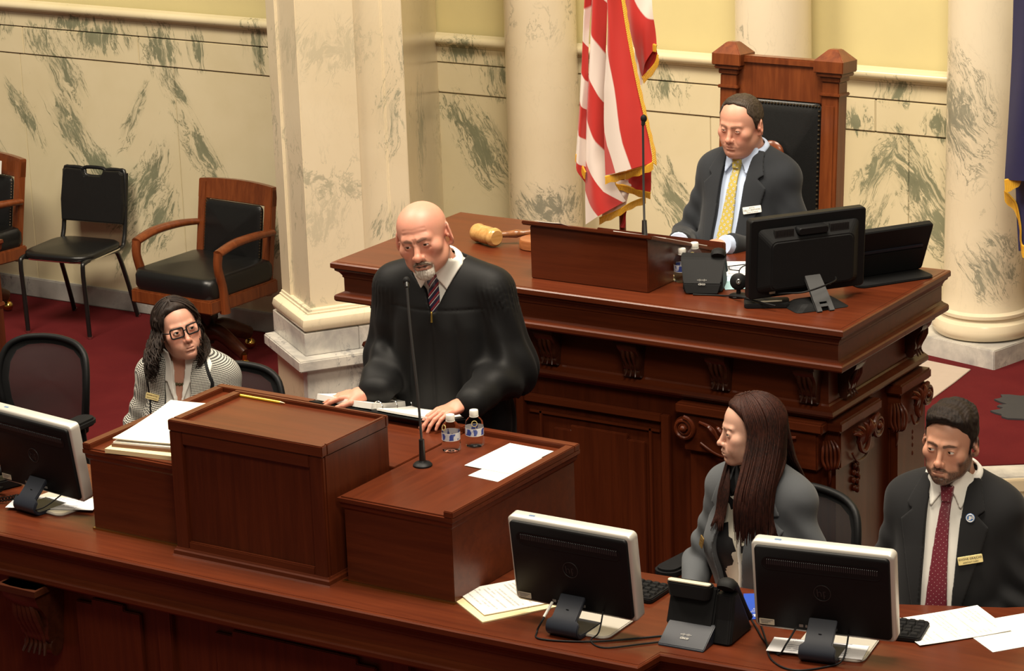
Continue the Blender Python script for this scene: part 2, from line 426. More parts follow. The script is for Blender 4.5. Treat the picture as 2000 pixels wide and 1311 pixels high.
# --------------------------------------------------------------- columns
def column(x, y, label, rot=-14):
    c = thing('column', label, 'column', (x, y, 0), R(rot)); c['kind'] = 'structure'
    MB().box(-.245, .245, -.245, .245, .50, .605).build('plinth', M['marble_grey'], c, .004)
    MB().lathe([(.19, .605), (.222, .612), (.238, .632), (.240, .655), (.228, .682), (.206, .694), (.204, .706), (.214, .712), (.214, .726), (.200, .735), (.19, .75)], n=56).build('base_ring', M['marble_column'], c, smooth=35)
    MB().lathe([(.199, .735), (.192, .76), (.187, .82), (.184, 1.2), (.178, 2.4), (.165, 4.2)], n=56).build('shaft', M['marble_column'], c, smooth=35)
column(-2.29, 5.42, 'round cream marble column to the left of the striped flag')
column(-.99, 5.42, 'round cream marble column directly behind the tall presiding chair')
column(.105, 5.40, 'round cream marble column with heavy grey veins beside the blue flag')
# ================================================================= JOINERY
def sweep(mb, path, prof, closed=False):
    """profile (outward offset, z) swept along a plan polyline whose outward side is on the right, mitred"""
    n = len(path); rings_ = []
    for i in range(n):
        p = Vector(path[i])
        a = Vector(path[i - 1]) if (i > 0 or closed) else None
        b = Vector(path[(i + 1) % n]) if (i < n - 1 or closed) else None
        ns = []
        if a is not None: t = (p - a).normalized(); ns.append(Vector((t.y, -t.x)))
        if b is not None: t = (b - p).normalized(); ns.append(Vector((t.y, -t.x)))
        if len(ns) == 2:
            m = (ns[0] + ns[1]); m.normalize(); m = m / max(.3, m.dot(ns[0]))
        else: m = ns[0]
        rings_.append([(p.x + m.x * o, p.y + m.y * o, z) for o, z in prof])
    if closed: rings_.append(rings_[0])
    return mb.rings(rings_, cap=not closed)
def entab(z, deep=.20):
    return [(-deep, z - .002), (-.004, z), (0, z - .004), (0, z - .020), (-.010, z - .025), (-.011, z - .032), (-.022, z - .040), (-.030, z - .052), (-.030, z - .058), (-.034, z - .062),
            (-.034, z - .112), (-.026, z - .117), (-.010, z - .122), (-.006, z - .127), (-.006, z - .140), (-.010, z - .146), (-.09, z - .150), (-deep, z - .150)]
def tray(t, x0, x1, y0, y1, z0, z1, rims, rw=.032, dp=.017, names=('body', 'top_board')):
    """box with a board top let in between raised rims"""
    MB().box(x0 + .014, x1 - .014, y0 + .014, y1 - .014, z0, z1 - dp - .03).build(names[0], M['wood_x'], t, .002)
    MB().box(x0 + .008, x1 - .008, y0 + .008, y1 - .008, z1 - dp - .02, z1 - dp).build(names[1], M['wood_y'], t, .001)
    sweep(MB(), [(x0, y0), (x1, y0), (x1, y1), (x0, y1)], [(-.02, z1 - dp - .004), (0, z1 - dp - .004), (0, z1 - dp - .016), (-.006, z1 - dp - .022), (-.008, z1 - dp - .034), (-.014, z1 - dp - .042), (-.02, z1 - dp - .044)], True).build('edge_moulding', M['wood_x'], t)
    for r_ in rims:
        ye = y1 - rw if 'b' in rims else y1
        q = {'l': (x0, x0 + rw, y0, ye), 'r': (x1 - rw, x1, y0, ye), 'b': (x0, x1, y1 - rw, y1), 'f': (x0, x1, y0, y0 + rw)}[r_]
        MB().box(*q, z1 - dp - .004, z1).build('rim', M['wood_y'] if r_ in 'lr' else M['wood_x'], t, .0025)
def panel_frame(t, x0, x1, y, z0, z1, w=.045, dep=.014):
    """raised stiles and rails on a front facing -y"""
    for q in ((x0, x0 + w, z0, z1), (x1 - w, x1, z0, z1), (x0 + w, x1 - w, z1 - w * .8, z1), (x0 + w, x1 - w, z0, z0 + w)):
        MB().box(q[0], q[1], y - dep, y, q[2], q[3]).build('stile' if q[3] - q[2] > q[1] - q[0] else 'rail', M['wood_z'] if q[3] - q[2] > q[1] - q[0] else M['wood_x'], t, .003)
def stepped(x0, x1, z0, z1, s=.068, h=.018):
    return [(x0, z0 + h), (x0 + s, z0 + h), (x0 + s, z0), (x1 - s, z0), (x1 - s, z0 + h), (x1, z0 + h), (x1, z1 - h), (x1 - s, z1 - h), (x1 - s, z1), (x0 + s, z1), (x0 + s, z1 - h), (x0, z1 - h)]

# --------------------------------------------------------------- clerks' counter
fp = [(-2.6, -.03), (-.9, -.02), (0, -.026), (.82, -.012), (1.398, .006), (1.407, .116), (1.701, .138), (2.7, .27)]
bk = [(2.7, 1.28), (2.11, .884), (1.756, .734), (1.42, .675), (1.04, .644), (.72, .608), (-.72, .608), (-1.6, .70), (-2.6, 1.0)]
ct = thing('clerks_counter', 'long dark mahogany counter curving across the foreground with carved front', 'counter', (0, 0, 0))
MB().prism(offs(fp, -.012) + bk, 1.165, 1.2).build('counter_top', M['wood_x'], ct, .004)
sweep(MB(), fp, entab(1.199)).build('front_moulding', M['wood_x'], ct)
body = offs(fp, -.11)
MB().prism(body + [(2.7, .50), (1.0, .36), (-2.6, .36)], 0, 1.06).build('front_body', M['wood_z'], ct)
MB().prism([(-2.6, .44), (-1.6, .42), (1.0, .40), (1.8, .48), (2.7, .95), (2.7, .97), (1.8, .50), (1.0, .42), (-1.6, .44), (-2.6, .46)], .42, 1.165).build('modesty_panel', M['wood_z'], ct)
yb = .086
for xa, xb in ((-.93, -.36), (-.36, .55), (.55, 1.30)):
    pl = stepped(xa + .20, xb - .10, .28, 1.0)
    MB().prism(pl, 0, .014, Matrix.Translation((0, yb, 0)) @ XZ).build('panel', M['wood_z'], ct, .003)
    MB().box(xb - .03, xb + .03, yb - .02, yb + .02, 0, 1.05).build('stile', M['wood_z'], ct, .004)
def corbel(t, x, y, z, s=1.0, m=None, mat='dark_wood', leaves=5):
    """carved bracket hanging under a moulding, front towards -y"""
    rs = []
    for k in range(9):
        u = k / 8
        d = (.085 * (1 - u) ** .7 + .028 + .012 * math.sin(u * 9)) * s; w = (.064 - .018 * u) * s; zz = -u * .20 * s
        rs.append([(-w, 0, zz), (-w, -d, zz), (-w * .4, -d - .007 * s, zz), (w * .4, -d - .007 * s, zz), (w, -d, zz), (w, 0, zz)])
    mb = MB(); mb.xf = Matrix.Translation((x, y, z)) @ (m or Matrix.Identity(4))
    mb.rings(rs)
    mb.box(-.072 * s, .072 * s, -.128 * s, 0, -.018 * s, .0)
    mb.tube([(-.05 * s, -.032 * s, -.2 * s), (.05 * s, -.032 * s, -.2 * s)], .026 * s, 12)
    for k in range(leaves):
        a = (k - (leaves - 1) / 2) / leaves
        mb.tube([(a * .05 * s, -.10 * s, -.03 * s), (a * .09 * s, -.094 * s, -.09 * s), (a * .075 * s, -.06 * s, -.17 * s), (a * .10 * s, -.075 * s, -.215 * s)], [.006 * s, .012 * s, .008 * s, .004 * s], 6, 3)
    return mb.build('corbel', M[mat], t, smooth=40)
corbel(ct, -.86, yb, 1.045, 1.15)

# --------------------------------------------------------------- boxes and reading desk on the counter
lu = thing('desk_riser', 'low mahogany desk box left of the lectern holding the stack of folders', 'desk riser', (0, 0, 0))
tray(lu, -.717, -.318, .149, .86, 1.2, 1.492, 'lb')
MB().box(-.705, -.318, .155, .167, 1.2, 1.206).build('brass_strip', plain('brass_strip', (.42, .27, .08), .3, 1.0), lu)
ru = thing('desk_riser', 'low mahogany desk box right of the lectern carrying microphone and water bottles', 'desk riser', (0, 0, 0))
tray(ru, .286, .701, .146, .86, 1.2, 1.492, 'rb')
MB().box(.286, .69, .152, .164, 1.2, 1.206).build('brass_strip', M['brass_strip'] if 'brass_strip' in M else plain('brass_strip', (.42, .27, .08), .3, 1.0), ru)
lec = thing('lectern', 'tall mahogany lectern box with recessed front panel where the robed man stands', 'lectern', (0, 0, 0))
MB().box(-.303, .257, .116, .445, 1.2, 1.60).build('body', M['wood_z'], lec, .002)
panel_frame(lec, -.315, .270, .118, 1.2, 1.6055, .05, .014)
MB().box(.257, .2695, .1185, .445, 1.2, 1.607).build('side_panel', M['wood_z'], lec, .003)
MB().box(-.3145, -.303, .1185, .445, 1.2, 1.607).build('side_panel', M['wood_z'], lec, .003)
MB().box(-.30, .255, .12, .44, 1.60, 1.628).build('top_board', M['wood_x'], lec, .002)
for q in ((-.317, -.285, .129, .431), (.258, .272, .129, .431), (-.317, .272, .102, .1285), (-.317, .272, .4315, .447)):
    MB().box(*q, 1.606, 1.641).build('rim', M['wood_x'], lec, .003)
sweep(MB(), [(-.315, .445), (-.315, .104), (.27, .104), (.27, .445)][::1], [(-.01, 1.228), (.001, 1.226), (.003, 1.22), (.007, 1.216), (.008, 1.204), (.012, 1.2), (-.01, 1.2)]).build('base_moulding', M['wood_x'], lec)
MB().box(-.316, .284, .447, .86, 1.2, 1.475).build('reading_ledge', M['wood_x'], lec, .002)
MB().box(-.316, .284, .828, .86, 1.47, 1.492).build('rim', M['wood_x'], lec, .003)

# --------------------------------------------------------------- presiding desk
pd = thing('presiding_desk', 'large carved mahogany presiding desk raised behind the robed man', 'desk', (0, 0, 0))
ZT = 1.722
pp = [(-.815, 2.475), (-.815, 1.632), (1.228, 1.632), (1.228, 2.475)]
MB().box(-.80, 1.214, 1.646, 2.47, ZT - .03, ZT).build('desk_top', M['wood_x'], pd, .003)
sweep(MB(), pp, entab(ZT - .001)).build('cornice', M['wood_x'], pd)
i = .105
fr = [(-.815 + i, 2.475 - .02), (-.815 + i, 1.632 + i), (1.228 - i, 1.632 + i), (1.228 - i, 2.475 - .02)]
MB().prism([(x, y) for x, y in fr], 1.40, ZT - .14).build('frieze', M['wood_x'], pd, .002)
sweep(MB(), fr, [(-.05, 1.43), (.004, 1.43), (.008, 1.424), (.022, 1.416), (.03, 1.412), (.034, 1.40), (.030, 1.392), (.012, 1.386), (.006, 1.374), (-.05, 1.372)]).build('lower_cornice', M['wood_x'], pd)
j = .012
MB().prism([(-.71 + j, 2.43), (-.71 + j, 1.737 + j), (1.123 - j, 1.737 + j), (1.123 - j, 2.43)], .40, 1.40).build('carcass', M['wood_z'], pd)
for x in (-.62, -.28, .06, .395, .735, 1.065): corbel(pd, x, 1.737, ZT - .150, .62, None, 'dark_wood', 3)
RZ90 = Matrix.Rotation(R(90), 4, 'Z')
for y in (1.84, 2.36): corbel(pd, 1.123, y, ZT - .150, .62, RZ90, 'dark_wood', 3)
# pilasters with carved ionic capitals
def pilaster(x0, x1, face, vols=(-1, 1)):
    """front pilaster between x0 and x1 on the plane y 1.737 (face 'f') or side pilaster y0..y1 on x 1.123 (face 's')"""
    if face == 'f': m = Matrix.Translation((0, 1.737, 0))
    else: m = Matrix.Translation((1.123, 0, 0)) @ RZ90
    def B(): b = MB(); b.xf = m; return b
    w = x1 - x0; xc = (x0 + x1) / 2
    B().box(x0 + .03, x1 - .03, -.012, .02, .42, 1.27).build('pilaster_shaft', M['wood_z'], pd, .003)
    b = B(); b.box(x0 - .005, x1 + .005, -.05, .02, 1.335, 1.372); b.box(x0 + .02, x1 - .02, -.035, .02, 1.20, 1.335)
    b.build('capital_block', M['wood_x'], pd, .006)
    for sx, xx in ((-1, x0 + .03), (1, x1 - .03)):
        if sx not in vols: continue
        v = B()
        v.xf = m @ Matrix.Translation((xx, -.03, 1.285))
        pts_, rr = [], []
        for k in range(34):
            a = k / 33 * 2.25 * 2 * PI; q = .040 * (1 - k / 33 * .72)
            pts_.append((-sx * q * math.sin(a) * 1, -.022, q * math.cos(a))); rr.append(.0085 * (1 - k / 33 * .45))
        v.tube(pts_, rr, 7)
        v.ball((0, -.026, 0), .013, 10, 7)
        v.tube([(0, .04, 0), (0, -.014, 0)], .041, 20)
        v.build('volute', M['wood_z'], pd, smooth=50)
    c = B(); c.xf = m @ Matrix.Translation((xc, -.045, 1.26))
    hw = w / 2 - .09
    for sx in (-1, 1):
        c.tube([(sx * hw, -.005, .055), (sx * hw * .72, -.012, .04), (sx * hw * .45, -.014, -.012), (0, -.016, -.03)], [.005, .008, .009, .008], 7, 4)
        c.tube([(sx * hw, 0, -.02), (sx * hw * .6, -.004, -.052), (0, -.004, -.06)], .0045, 6, 4)
        for q in (.22, .42, .62):
            c.tube([(sx * hw * q, -.01, 0 + q * .02), (sx * hw * q + sx * .018, -.024, .045), (sx * hw * q + sx * .036, -.010, .05)], [.008, .008, .003], 6, 3)
    for q in (-1, 0, 1): c.tube([(q * .012, -.01, .0), (q * .03, -.026, .055), (q * .045, -.012, .07)], [.007, .008, .004], 6, 3)
    c.build('carved_foliage', M['wood_z'], pd, smooth=50)
    d = B(); d.xf = m @ Matrix.Translation((xc + .02, -.014, 1.17))
    for dz, s in ((0, .012), (-.022, .016), (-.048, .02), (-.078, .012)):
        for q in (-1, 1): d.ball((q * s, -.004, dz), (.010, .008, .012), 8, 6)
        d.ball((0, -.008, dz - .008), (.008, .009, .012), 8, 6)
    d.build('carved_pendant', M['wood_z'], pd, smooth=60)
pilaster(.575, 1.12, 'f', (-1,)); pilaster(-.70, -.155, 'f', (-1, 1))
pilaster(1.735, 2.04, 's', (1,)); pilaster(2.20, 2.44, 's', (1,))
MB().box(1.123, 1.15, 2.215, 2.445, .42, 1.27).build('pilaster_shaft', M['wood_z'], pd, .003)
# corner acanthus
for (x, y) in ((1.125, 1.735), (-.71, 1.735), (1.15, 2.205)):
    a = MB(); a.xf = Matrix.Translation((x, y, 1.26)) @ Matrix.Rotation(R(45 if x > 0 else -45), 4, 'Z') @ Matrix.Scale(.72, 4)
    for k in (-2, -1, 0, 1, 2):
        a.tube([(k * .012, .0, .06), (k * .018, -.028, .03), (k * .020, -.034, -.02), (k * .014, -.040, -.055), (k * .010, -.018, -.075)], [.004, .007, .0065, .0065, .003], 6, 3)
    a.tube([(0, -.008, -.06), (0, -.016, -.11), (0, -.004, -.15)], [.009, .007, .002], 6, 3)
    a.build('corner_leaf', M['wood_z'], pd, smooth=50)
# stepped panels
panel_frame(pd, -.10, .525, 1.749, .50, 1.305, .035, .022)
MB().prism(stepped(.05, .42, .62, 1.21), 0, .012, Matrix.Translation((0, 1.749, 0)) @ XZ).build('stepped_panel', M['wood_z'], pd, .003)
for q in (-.01, .435):
    MB().box(q, q + .012, 1.738, 1.749, .58, 1.25).build('bead', M['wood_z'], pd, .002)
MB().box(-.05, .48, 1.738, 1.749, 1.235, 1.247).build('bead', M['wood_x'], pd, .002)
MB().box(-.72, 1.14, 1.70, 2.43, .42, .50).build('plinth_board', M['wood_x'], pd, .006)
# raised floor the presiding officer sits on
struct(MB().prism([(-.62, 2.0), (.95, 2.0), (.95, 2.44), (.52, 3.3), (-.5, 3.3)], .45, .93), 'floor_presiding', 'carpet')

# slanted reading stand on the presiding desk
ws = thing('reading_stand', 'mahogany slant topped reading stand on the presiding desk beside the gavel', 'stand', (0, 0, 0))
sd = [(1.757, ZT), (2.22, ZT), (2.22, 1.762), (1.757, 1.912)]
def yz_prism(poly, x0, x1, mb=None):
    mb = mb or MB(); n = len(poly)
    p = [(x0, y, z) for y, z in poly] + [(x1, y, z) for y, z in poly]
    return mb.add(p, [tuple(range(n)), tuple(reversed(range(n, 2 * n)))] + [(i + n, (i + 1) % n + n, (i + 1) % n, i) for i in range(n)])
yz_prism(sd, -.035, .435).build('case', M['wood_x'], ws, .003)
yz_prism([(1.742, 1.916), (2.26, 1.750), (2.26, 1.762), (1.742, 1.930)], -.06, .46).build('slant_top', M['wood_x'], ws, .003)
yz_prism([(2.245, 1.752), (2.268, 1.745), (2.268, 1.785), (2.245, 1.792)], -.06, .46).build('ledge', M['wood_x'], ws, .003)
def slant(y): return 1.930 - (y - 1.742) * .168 / .518
# ================================================================= CHAIRS
M['leather'] = plain('black_leather', (.007, .007, .007), .34, var=.2, scale=60, bump=.15, bscale=260, spec=.45)
M['black_plastic'] = plain('black_plastic', (.006, .006, .0065), .5, var=.15, spec=.2)
M['black_matte'] = plain('black_matte', (.007, .007, .0075), .65, var=.15, spec=.2)
M['black_metal'] = plain('black_metal', (.008, .008, .008), .35, spec=.5)
M['brass'] = plain('brass', (.75, .50, .12), .18, 1.0)
M['chrome'] = plain('chrome', (.7, .69, .66), .15, 1.0)
M['silver'] = plain('silver_plastic', (.60, .575, .52), .36, .35, var=.02)
M['white'] = plain('white_plastic', (.80, .77, .70), .4, var=.02)
M['grey_key'] = plain('grey_print', (.30, .30, .30), .5)
M['nail'] = plain('aged_nail', (.10, .075, .045), .35, .8)

def cushion(mb, w, d, h, c, r=.05, puff=.02, n=9, mat4=None):
    """upholstered pad w x d, height h, domed on top, base centre c; mat4 maps local to parent"""
    m = (mat4 or Matrix.Identity(4)) @ Matrix.Translation(c)
    ol = rrect(w, d, r, 4)
    def ring(s, z): return [tuple(m @ Vector((x * s[0], y * s[1], z))) for x, y in ol]
    q = min(w, d)
    rs = [ring((1 - .02 / w, 1 - .02 / d), 0), ring((1, 1), h * .25), ring((1, 1), h * .7), ring((1 - .02 / w, 1 - .02 / d), h * .95)]
    for k in range(1, n):
        t = k / n
        rs.append(ring((1 - .02 / w - t * .98, 1 - .02 / d - t * .98), h * .95 + puff * math.sin(t * PI / 2) + .0))
    return mb.rings(rs)
def T(x=0, y=0, z=0, rx=0, ry=0, rz=0): return Matrix.Translation((x, y, z)) @ Euler((R(rx), R(ry), R(rz))).to_matrix().to_4x4()

def swivel_armchair(name, label, loc, rz):
    t = thing(name, label, 'chair', loc, R(rz), 'wooden swivel armchairs by the back wall')
    cushion(MB(), .56, .54, .115, (0, 0, .425), .06, .03).build('seat', M['leather'], t, smooth=60)
    MB().box(-.285, .285, -.275, .27, .355, .43).build('seat_rail', M['chair_wood'], t, .008)
    tl = T(0, .235, .43, -9)
    fr = MB()
    for sx in (-1, 1):
        fr.box(sx * .235 - .027, sx * .235 + .027, -.02, .022, -.09, .485, tl)
    top = []
    for k in range(9):
        x = -.262 + k * .0655; cz = .495 + .014 * (1 - (x / .262) ** 2); cy = .018 * (1 - (x / .262) ** 2)
        top.append([tuple(tl @ Vector(p)) for p in ((x, -.022 + cy, .39), (x, -.022 + cy, cz), (x, .024 + cy, cz + .002), (x, .024 + cy, .39))])
    fr.rings(top)
    fr.box(-.235, .235, -.018, .02, -.03, .05, tl)
    fr.build('back_frame', M['chair_wood'], t, .004)
    bp = cushion(MB(), .40, .35, .03, (0, 0, 0), .03, .022, 9, tl @ T(0, -.004, .215, 90))
    bp.build('back_pad', M['leather'], t, smooth=60)
    nb = MB()
    for k in range(22):
        for sx in (-1, 1): nb.ball(tuple(tl @ Vector((sx * .197, -.026, .05 + k * .0158))), .005, 6, 4)
    nb.build('nail_heads', M['nail'], t, kind='stuff')
    for sx in (-1, 1):
        a = MB()
        a.tube([(sx * .27, .26, .685), (sx * .285, .12, .70), (sx * .29, -.06, .70), (sx * .29, -.20, .672)], [.024, .028, .030, .027], 10, 4, flat=(.75, 1.15))
        a.tube([(sx * .29, -.195, .675), (sx * .288, -.205, .60), (sx * .285, -.175, .48), (sx * .285, -.165, .345)], [.026, .024, .026, .03], 10, 4)
        a.build('arm', M['chair_wood'], t, smooth=60)
    MB().lathe([(.03, .10), (.034, .2), (.06, .24), (.06, .28), (.10, .30), (.11, .335), (.10, .36)], n=20).build('column', M['black_metal'], t, smooth=40)
    for k in range(4):
        a = R(-8 + 90 * k); c, s = math.cos(a), math.sin(a)
        l = MB().tube([(0, 0, .16), (.10 * c, .10 * s, .17), (.22 * c, .22 * s, .12), (.29 * c, .29 * s, .085)], [.045, .042, .036, .032], 10, 4, flat=(1.15, .8)).build('foot', M['dark_wood'], t, smooth=60)
        q = MB().ball((.29 * c, .29 * s, .03), .030, 12, 8); q.tube([(.29 * c, .29 * s, .05), (.29 * c, .29 * s, .085)], .014, 10)
        q.build('caster', M['brass'], l, smooth=60)
    return t
a1 = swivel_armchair('armchair', 'wooden swivel armchair with black leather pads right of the black stacking chair', (-4.19, 4.985, 0), -3)
a2 = swivel_armchair('armchair', 'wooden swivel armchair cut by the left edge with a white paper on its back', (-5.98, 4.98, 0), -8)
pc = MB().box(-.19, .19, -.0012, 0, -.038, .038).build('paper_sign', plain('paper_white', (.78, .77, .73), .8, var=.02), a2)
pc.matrix_local = T(-.03, .232, .875, -9)

def stacking_chair():
    t = thing('stacking_chair', 'black metal stacking chair with padded seat and handle slot against the marble wall', 'chair', (-5.30, 5.20, 0), R(8))
    w = .205
    fr = MB()
    for sx in (-1, 1):
        fr.tube([(sx * w, -.215, .0), (sx * w, -.225, .25), (sx * w, -.232, .40), (sx * w, -.20, .438), (sx * w, .0, .435), (sx * w, .165, .43), (sx * (w), .20, .47), (sx * w, .225, .56), (sx * w, .27, .84)], .013, 8, 4)
        fr.tube([(sx * w, .08, .432), (sx * w, .13, .40), (sx * (w + .005), .20, .22), (sx * (w + .01), .27, .0)], .013, 8, 4)
    fr.tube([(-w, -.19, .432), (w, -.19, .432)], .010, 8); fr.tube([(-w, .1, .43), (w, .1, .43)], .010, 8)
    fr.build('frame', M['black_metal'], t, smooth=60)
    for x, y in ((-w, -.215), (w, -.215), (-w - .01, .27), (w + .01, .27)):
        MB().lathe([(.012, .0), (.014, .003), (.014, .014)], (x, y, 0), 10).build('glide', M['chrome'], t)
    cushion(MB(), .44, .43, .035, (0, -.015, .437), .10, .02).build('seat', M['leather'], t, smooth=60)
    MB().rings([[(x, y, z) for x, y in rrect(.445, .435, .10, 5, 0, -.015)] for z in (.432, .440)]).build('seat_trim', M['chrome'], t)
    tl = T(0, .215, .555, -9)
    ol = []                                   # back outline with a notch for the handle
    for p in [(-.205, .0), (.205, .0), (.213, .12), (.200, .285), (.185, .30), (.075, .297), (.055, .262), (-.055, .262), (-.075, .297), (-.185, .30), (-.200, .285), (-.213, .12)]: ol.append(p)
    b = MB()
    for (y0, s) in ((-.026, .96),): pass
    rs = []
    cx = [p[0] for p in ol]
    for y, s in ((.012, 1), (-.016, 1), (-.026, .965)):
        rs.append([tuple(tl @ Vector((x * s, y, .15 + (z - .15) * s))) for x, z in ol])
    b.rings(rs); b.build('back_pad', M['leather'], t, .004)
    MB().tube([tuple(tl @ Vector(p)) for p in ((-.075, 0, .296), (-.05, 0, .31), (.05, 0, .31), (.075, 0, .296))], .011, 8, 3).build('handle', M['black_plastic'], t, smooth=60)
    MB().tube([tuple(tl @ Vector(p)) for p in ((-.208, .004, .10), (-.20, .004, .285), (-.17, .004, .304), (-.075, .004, .300), (-.055, .004, .262), (.055, .004, .262), (.075, .004, .300), (.17, .004, .304), (.20, .004, .285), (.208, .004, .10))], .012, 8, 3).build('back_rim', M['black_metal'], t, smooth=60)
stacking_chair()

def office_chair(label, loc, rz, seat_z=.47, bh=.78, bw=.92, arms=True):
    """mesh-backed office chair, sitter faces -y"""
    t = thing('office_chair', label, 'chair', loc, R(rz))
    tl = T(0, .235, seat_z + .10, -7)
    W, H = .235 * bw, .52 * bh
    def outline(s, n=7):
        pts = []
        w, h = W * s, H
        pr_ = [(p_, q_ * bh) for p_, q_ in ((w * .86, 0), (w * .95, .12), (w, .26), (w * .97, .38), (w * .86, .465), (w * .62, .512), (w * .3, .530), (0, .535))]
        pts = [(x, z) for x, z in pr_] + [(-x, z) for x, z in pr_[-2::-1]]
        return pts
    o1 = outline(1.0)
    cv = lambda x, z: -.05 * (1 - (x / W) ** 2) * 0 + .045 * (x / W) ** 2 * -1 - .02 * math.sin(z / H * PI)
    rim = [tuple(tl @ Vector((x, cv(x, z), z))) for x, z in o1]
    MB().tube(rim + [rim[0]], .0125, 8, 3).build('back_frame', M['black_plastic'], t, smooth=60)
    b = MB(); n = len(o1)
    rows = [[tuple(tl @ Vector((x * s, cv(x * s, .27 * bh + (z - .27 * bh) * s) + .004, .27 * bh + (z - .27 * bh) * s))) for x, z in o1] for s in (1, .84)]
    b.rings(rows, cap=False); b.build('back_border', M['black_matte'], t, smooth=60)
    g = MB()
    rows = [[tuple(tl @ Vector((x * s, cv(x * s, .27 * bh + (z - .27 * bh) * s) + .004, .27 * bh + (z - .27 * bh) * s))) for x, z in o1] for s in (.85, .6, .3, .004)]
    g.rings(rows, cap=False); g.build('back_mesh', M['mesh'], t, smooth=60)
    cushion(MB(), .50, .48, .06, (0, 0, seat_z - .06), .10, .02).build('seat', M['black_matte'], t, smooth=60)
    MB().tube([(0, .26, seat_z + .1), (0, .27, seat_z), (0, .12, seat_z - .09), (0, 0, seat_z - .09)], .028, 8, 4, flat=(.6, 1.4)).build('spine', M['black_plastic'], t, smooth=60)
    MB().lathe([(.028, .08), (.028, seat_z - .12), (.06, seat_z - .10), (.08, seat_z - .06)], n=14).build('column', M['black_metal'], t, smooth=40)
    for k in range(5):
        a = 2 * PI * k / 5 + .3; c, s = math.cos(a), math.sin(a)
        l = MB().tube([(0, 0, .10), (.15 * c, .15 * s, .085), (.29 * c, .29 * s, .06)], [.03, .024, .018], 8).build('foot', M['black_plastic'], t, smooth=60)
        MB().ball((.29 * c, .29 * s, .027), .027, 10, 7).build('caster', M['black_plastic'], l, smooth=60)
    if arms:
        for sx in (-1, 1):
            MB().tube([(sx * .20, .05, seat_z - .05), (sx * .285, .05, seat_z - .02), (sx * .29, .04, seat_z + .19)], .016, 8, 3).build('arm_post', M['black_plastic'], t, smooth=60)
            MB().rings([[(sx * .29 + x, y, z) for x, y in rrect(.085, .27, .04, 4, 0, -.03)] for z in (seat_z + .185, seat_z + .215)]).build('arm_pad', M['black_matte'], t, .008)
    return t
def mesh_mat():
    t = NT('chair_mesh'); co = t.co()
    ch = t.n('TexChecker'); t.set(ch.inputs[0], t.mapping(co, sc=(420, 420, 420))); ch.inputs['Scale'].default_value = 1.0
    t.P(Base_Color=(.012, .010, .011), Roughness=.7)
    tr = t.n('BsdfTransparent'); mx = t.n('MixShader')
    mx.inputs[0].default_value = .20
    t.set(mx.inputs[1], t.b); t.set(mx.inputs[2], tr)
    t.t.links.new(mx.outputs[0], t.t.nodes['Material Output'].inputs[0])
    return t.m
M['mesh'] = mesh_mat()
office_chair('empty black mesh-back office chair behind the left monitor', (-2.06, 1.24, .42), 4, .45, .64, .9)
office_chair('black office chair under the woman in the black and white tweed jacket', (-1.17, 1.34, .42), 20, .44, .62, .9)
office_chair('black office chair with padded arm under the dark haired woman in grey blazer', (1.215, 1.12, .42), -6, .43, .60, .90)
office_chair('black office chair under the bearded man in the dark suit', (1.88, 1.17, .42), 7, .42, .40, .62, arms=False)

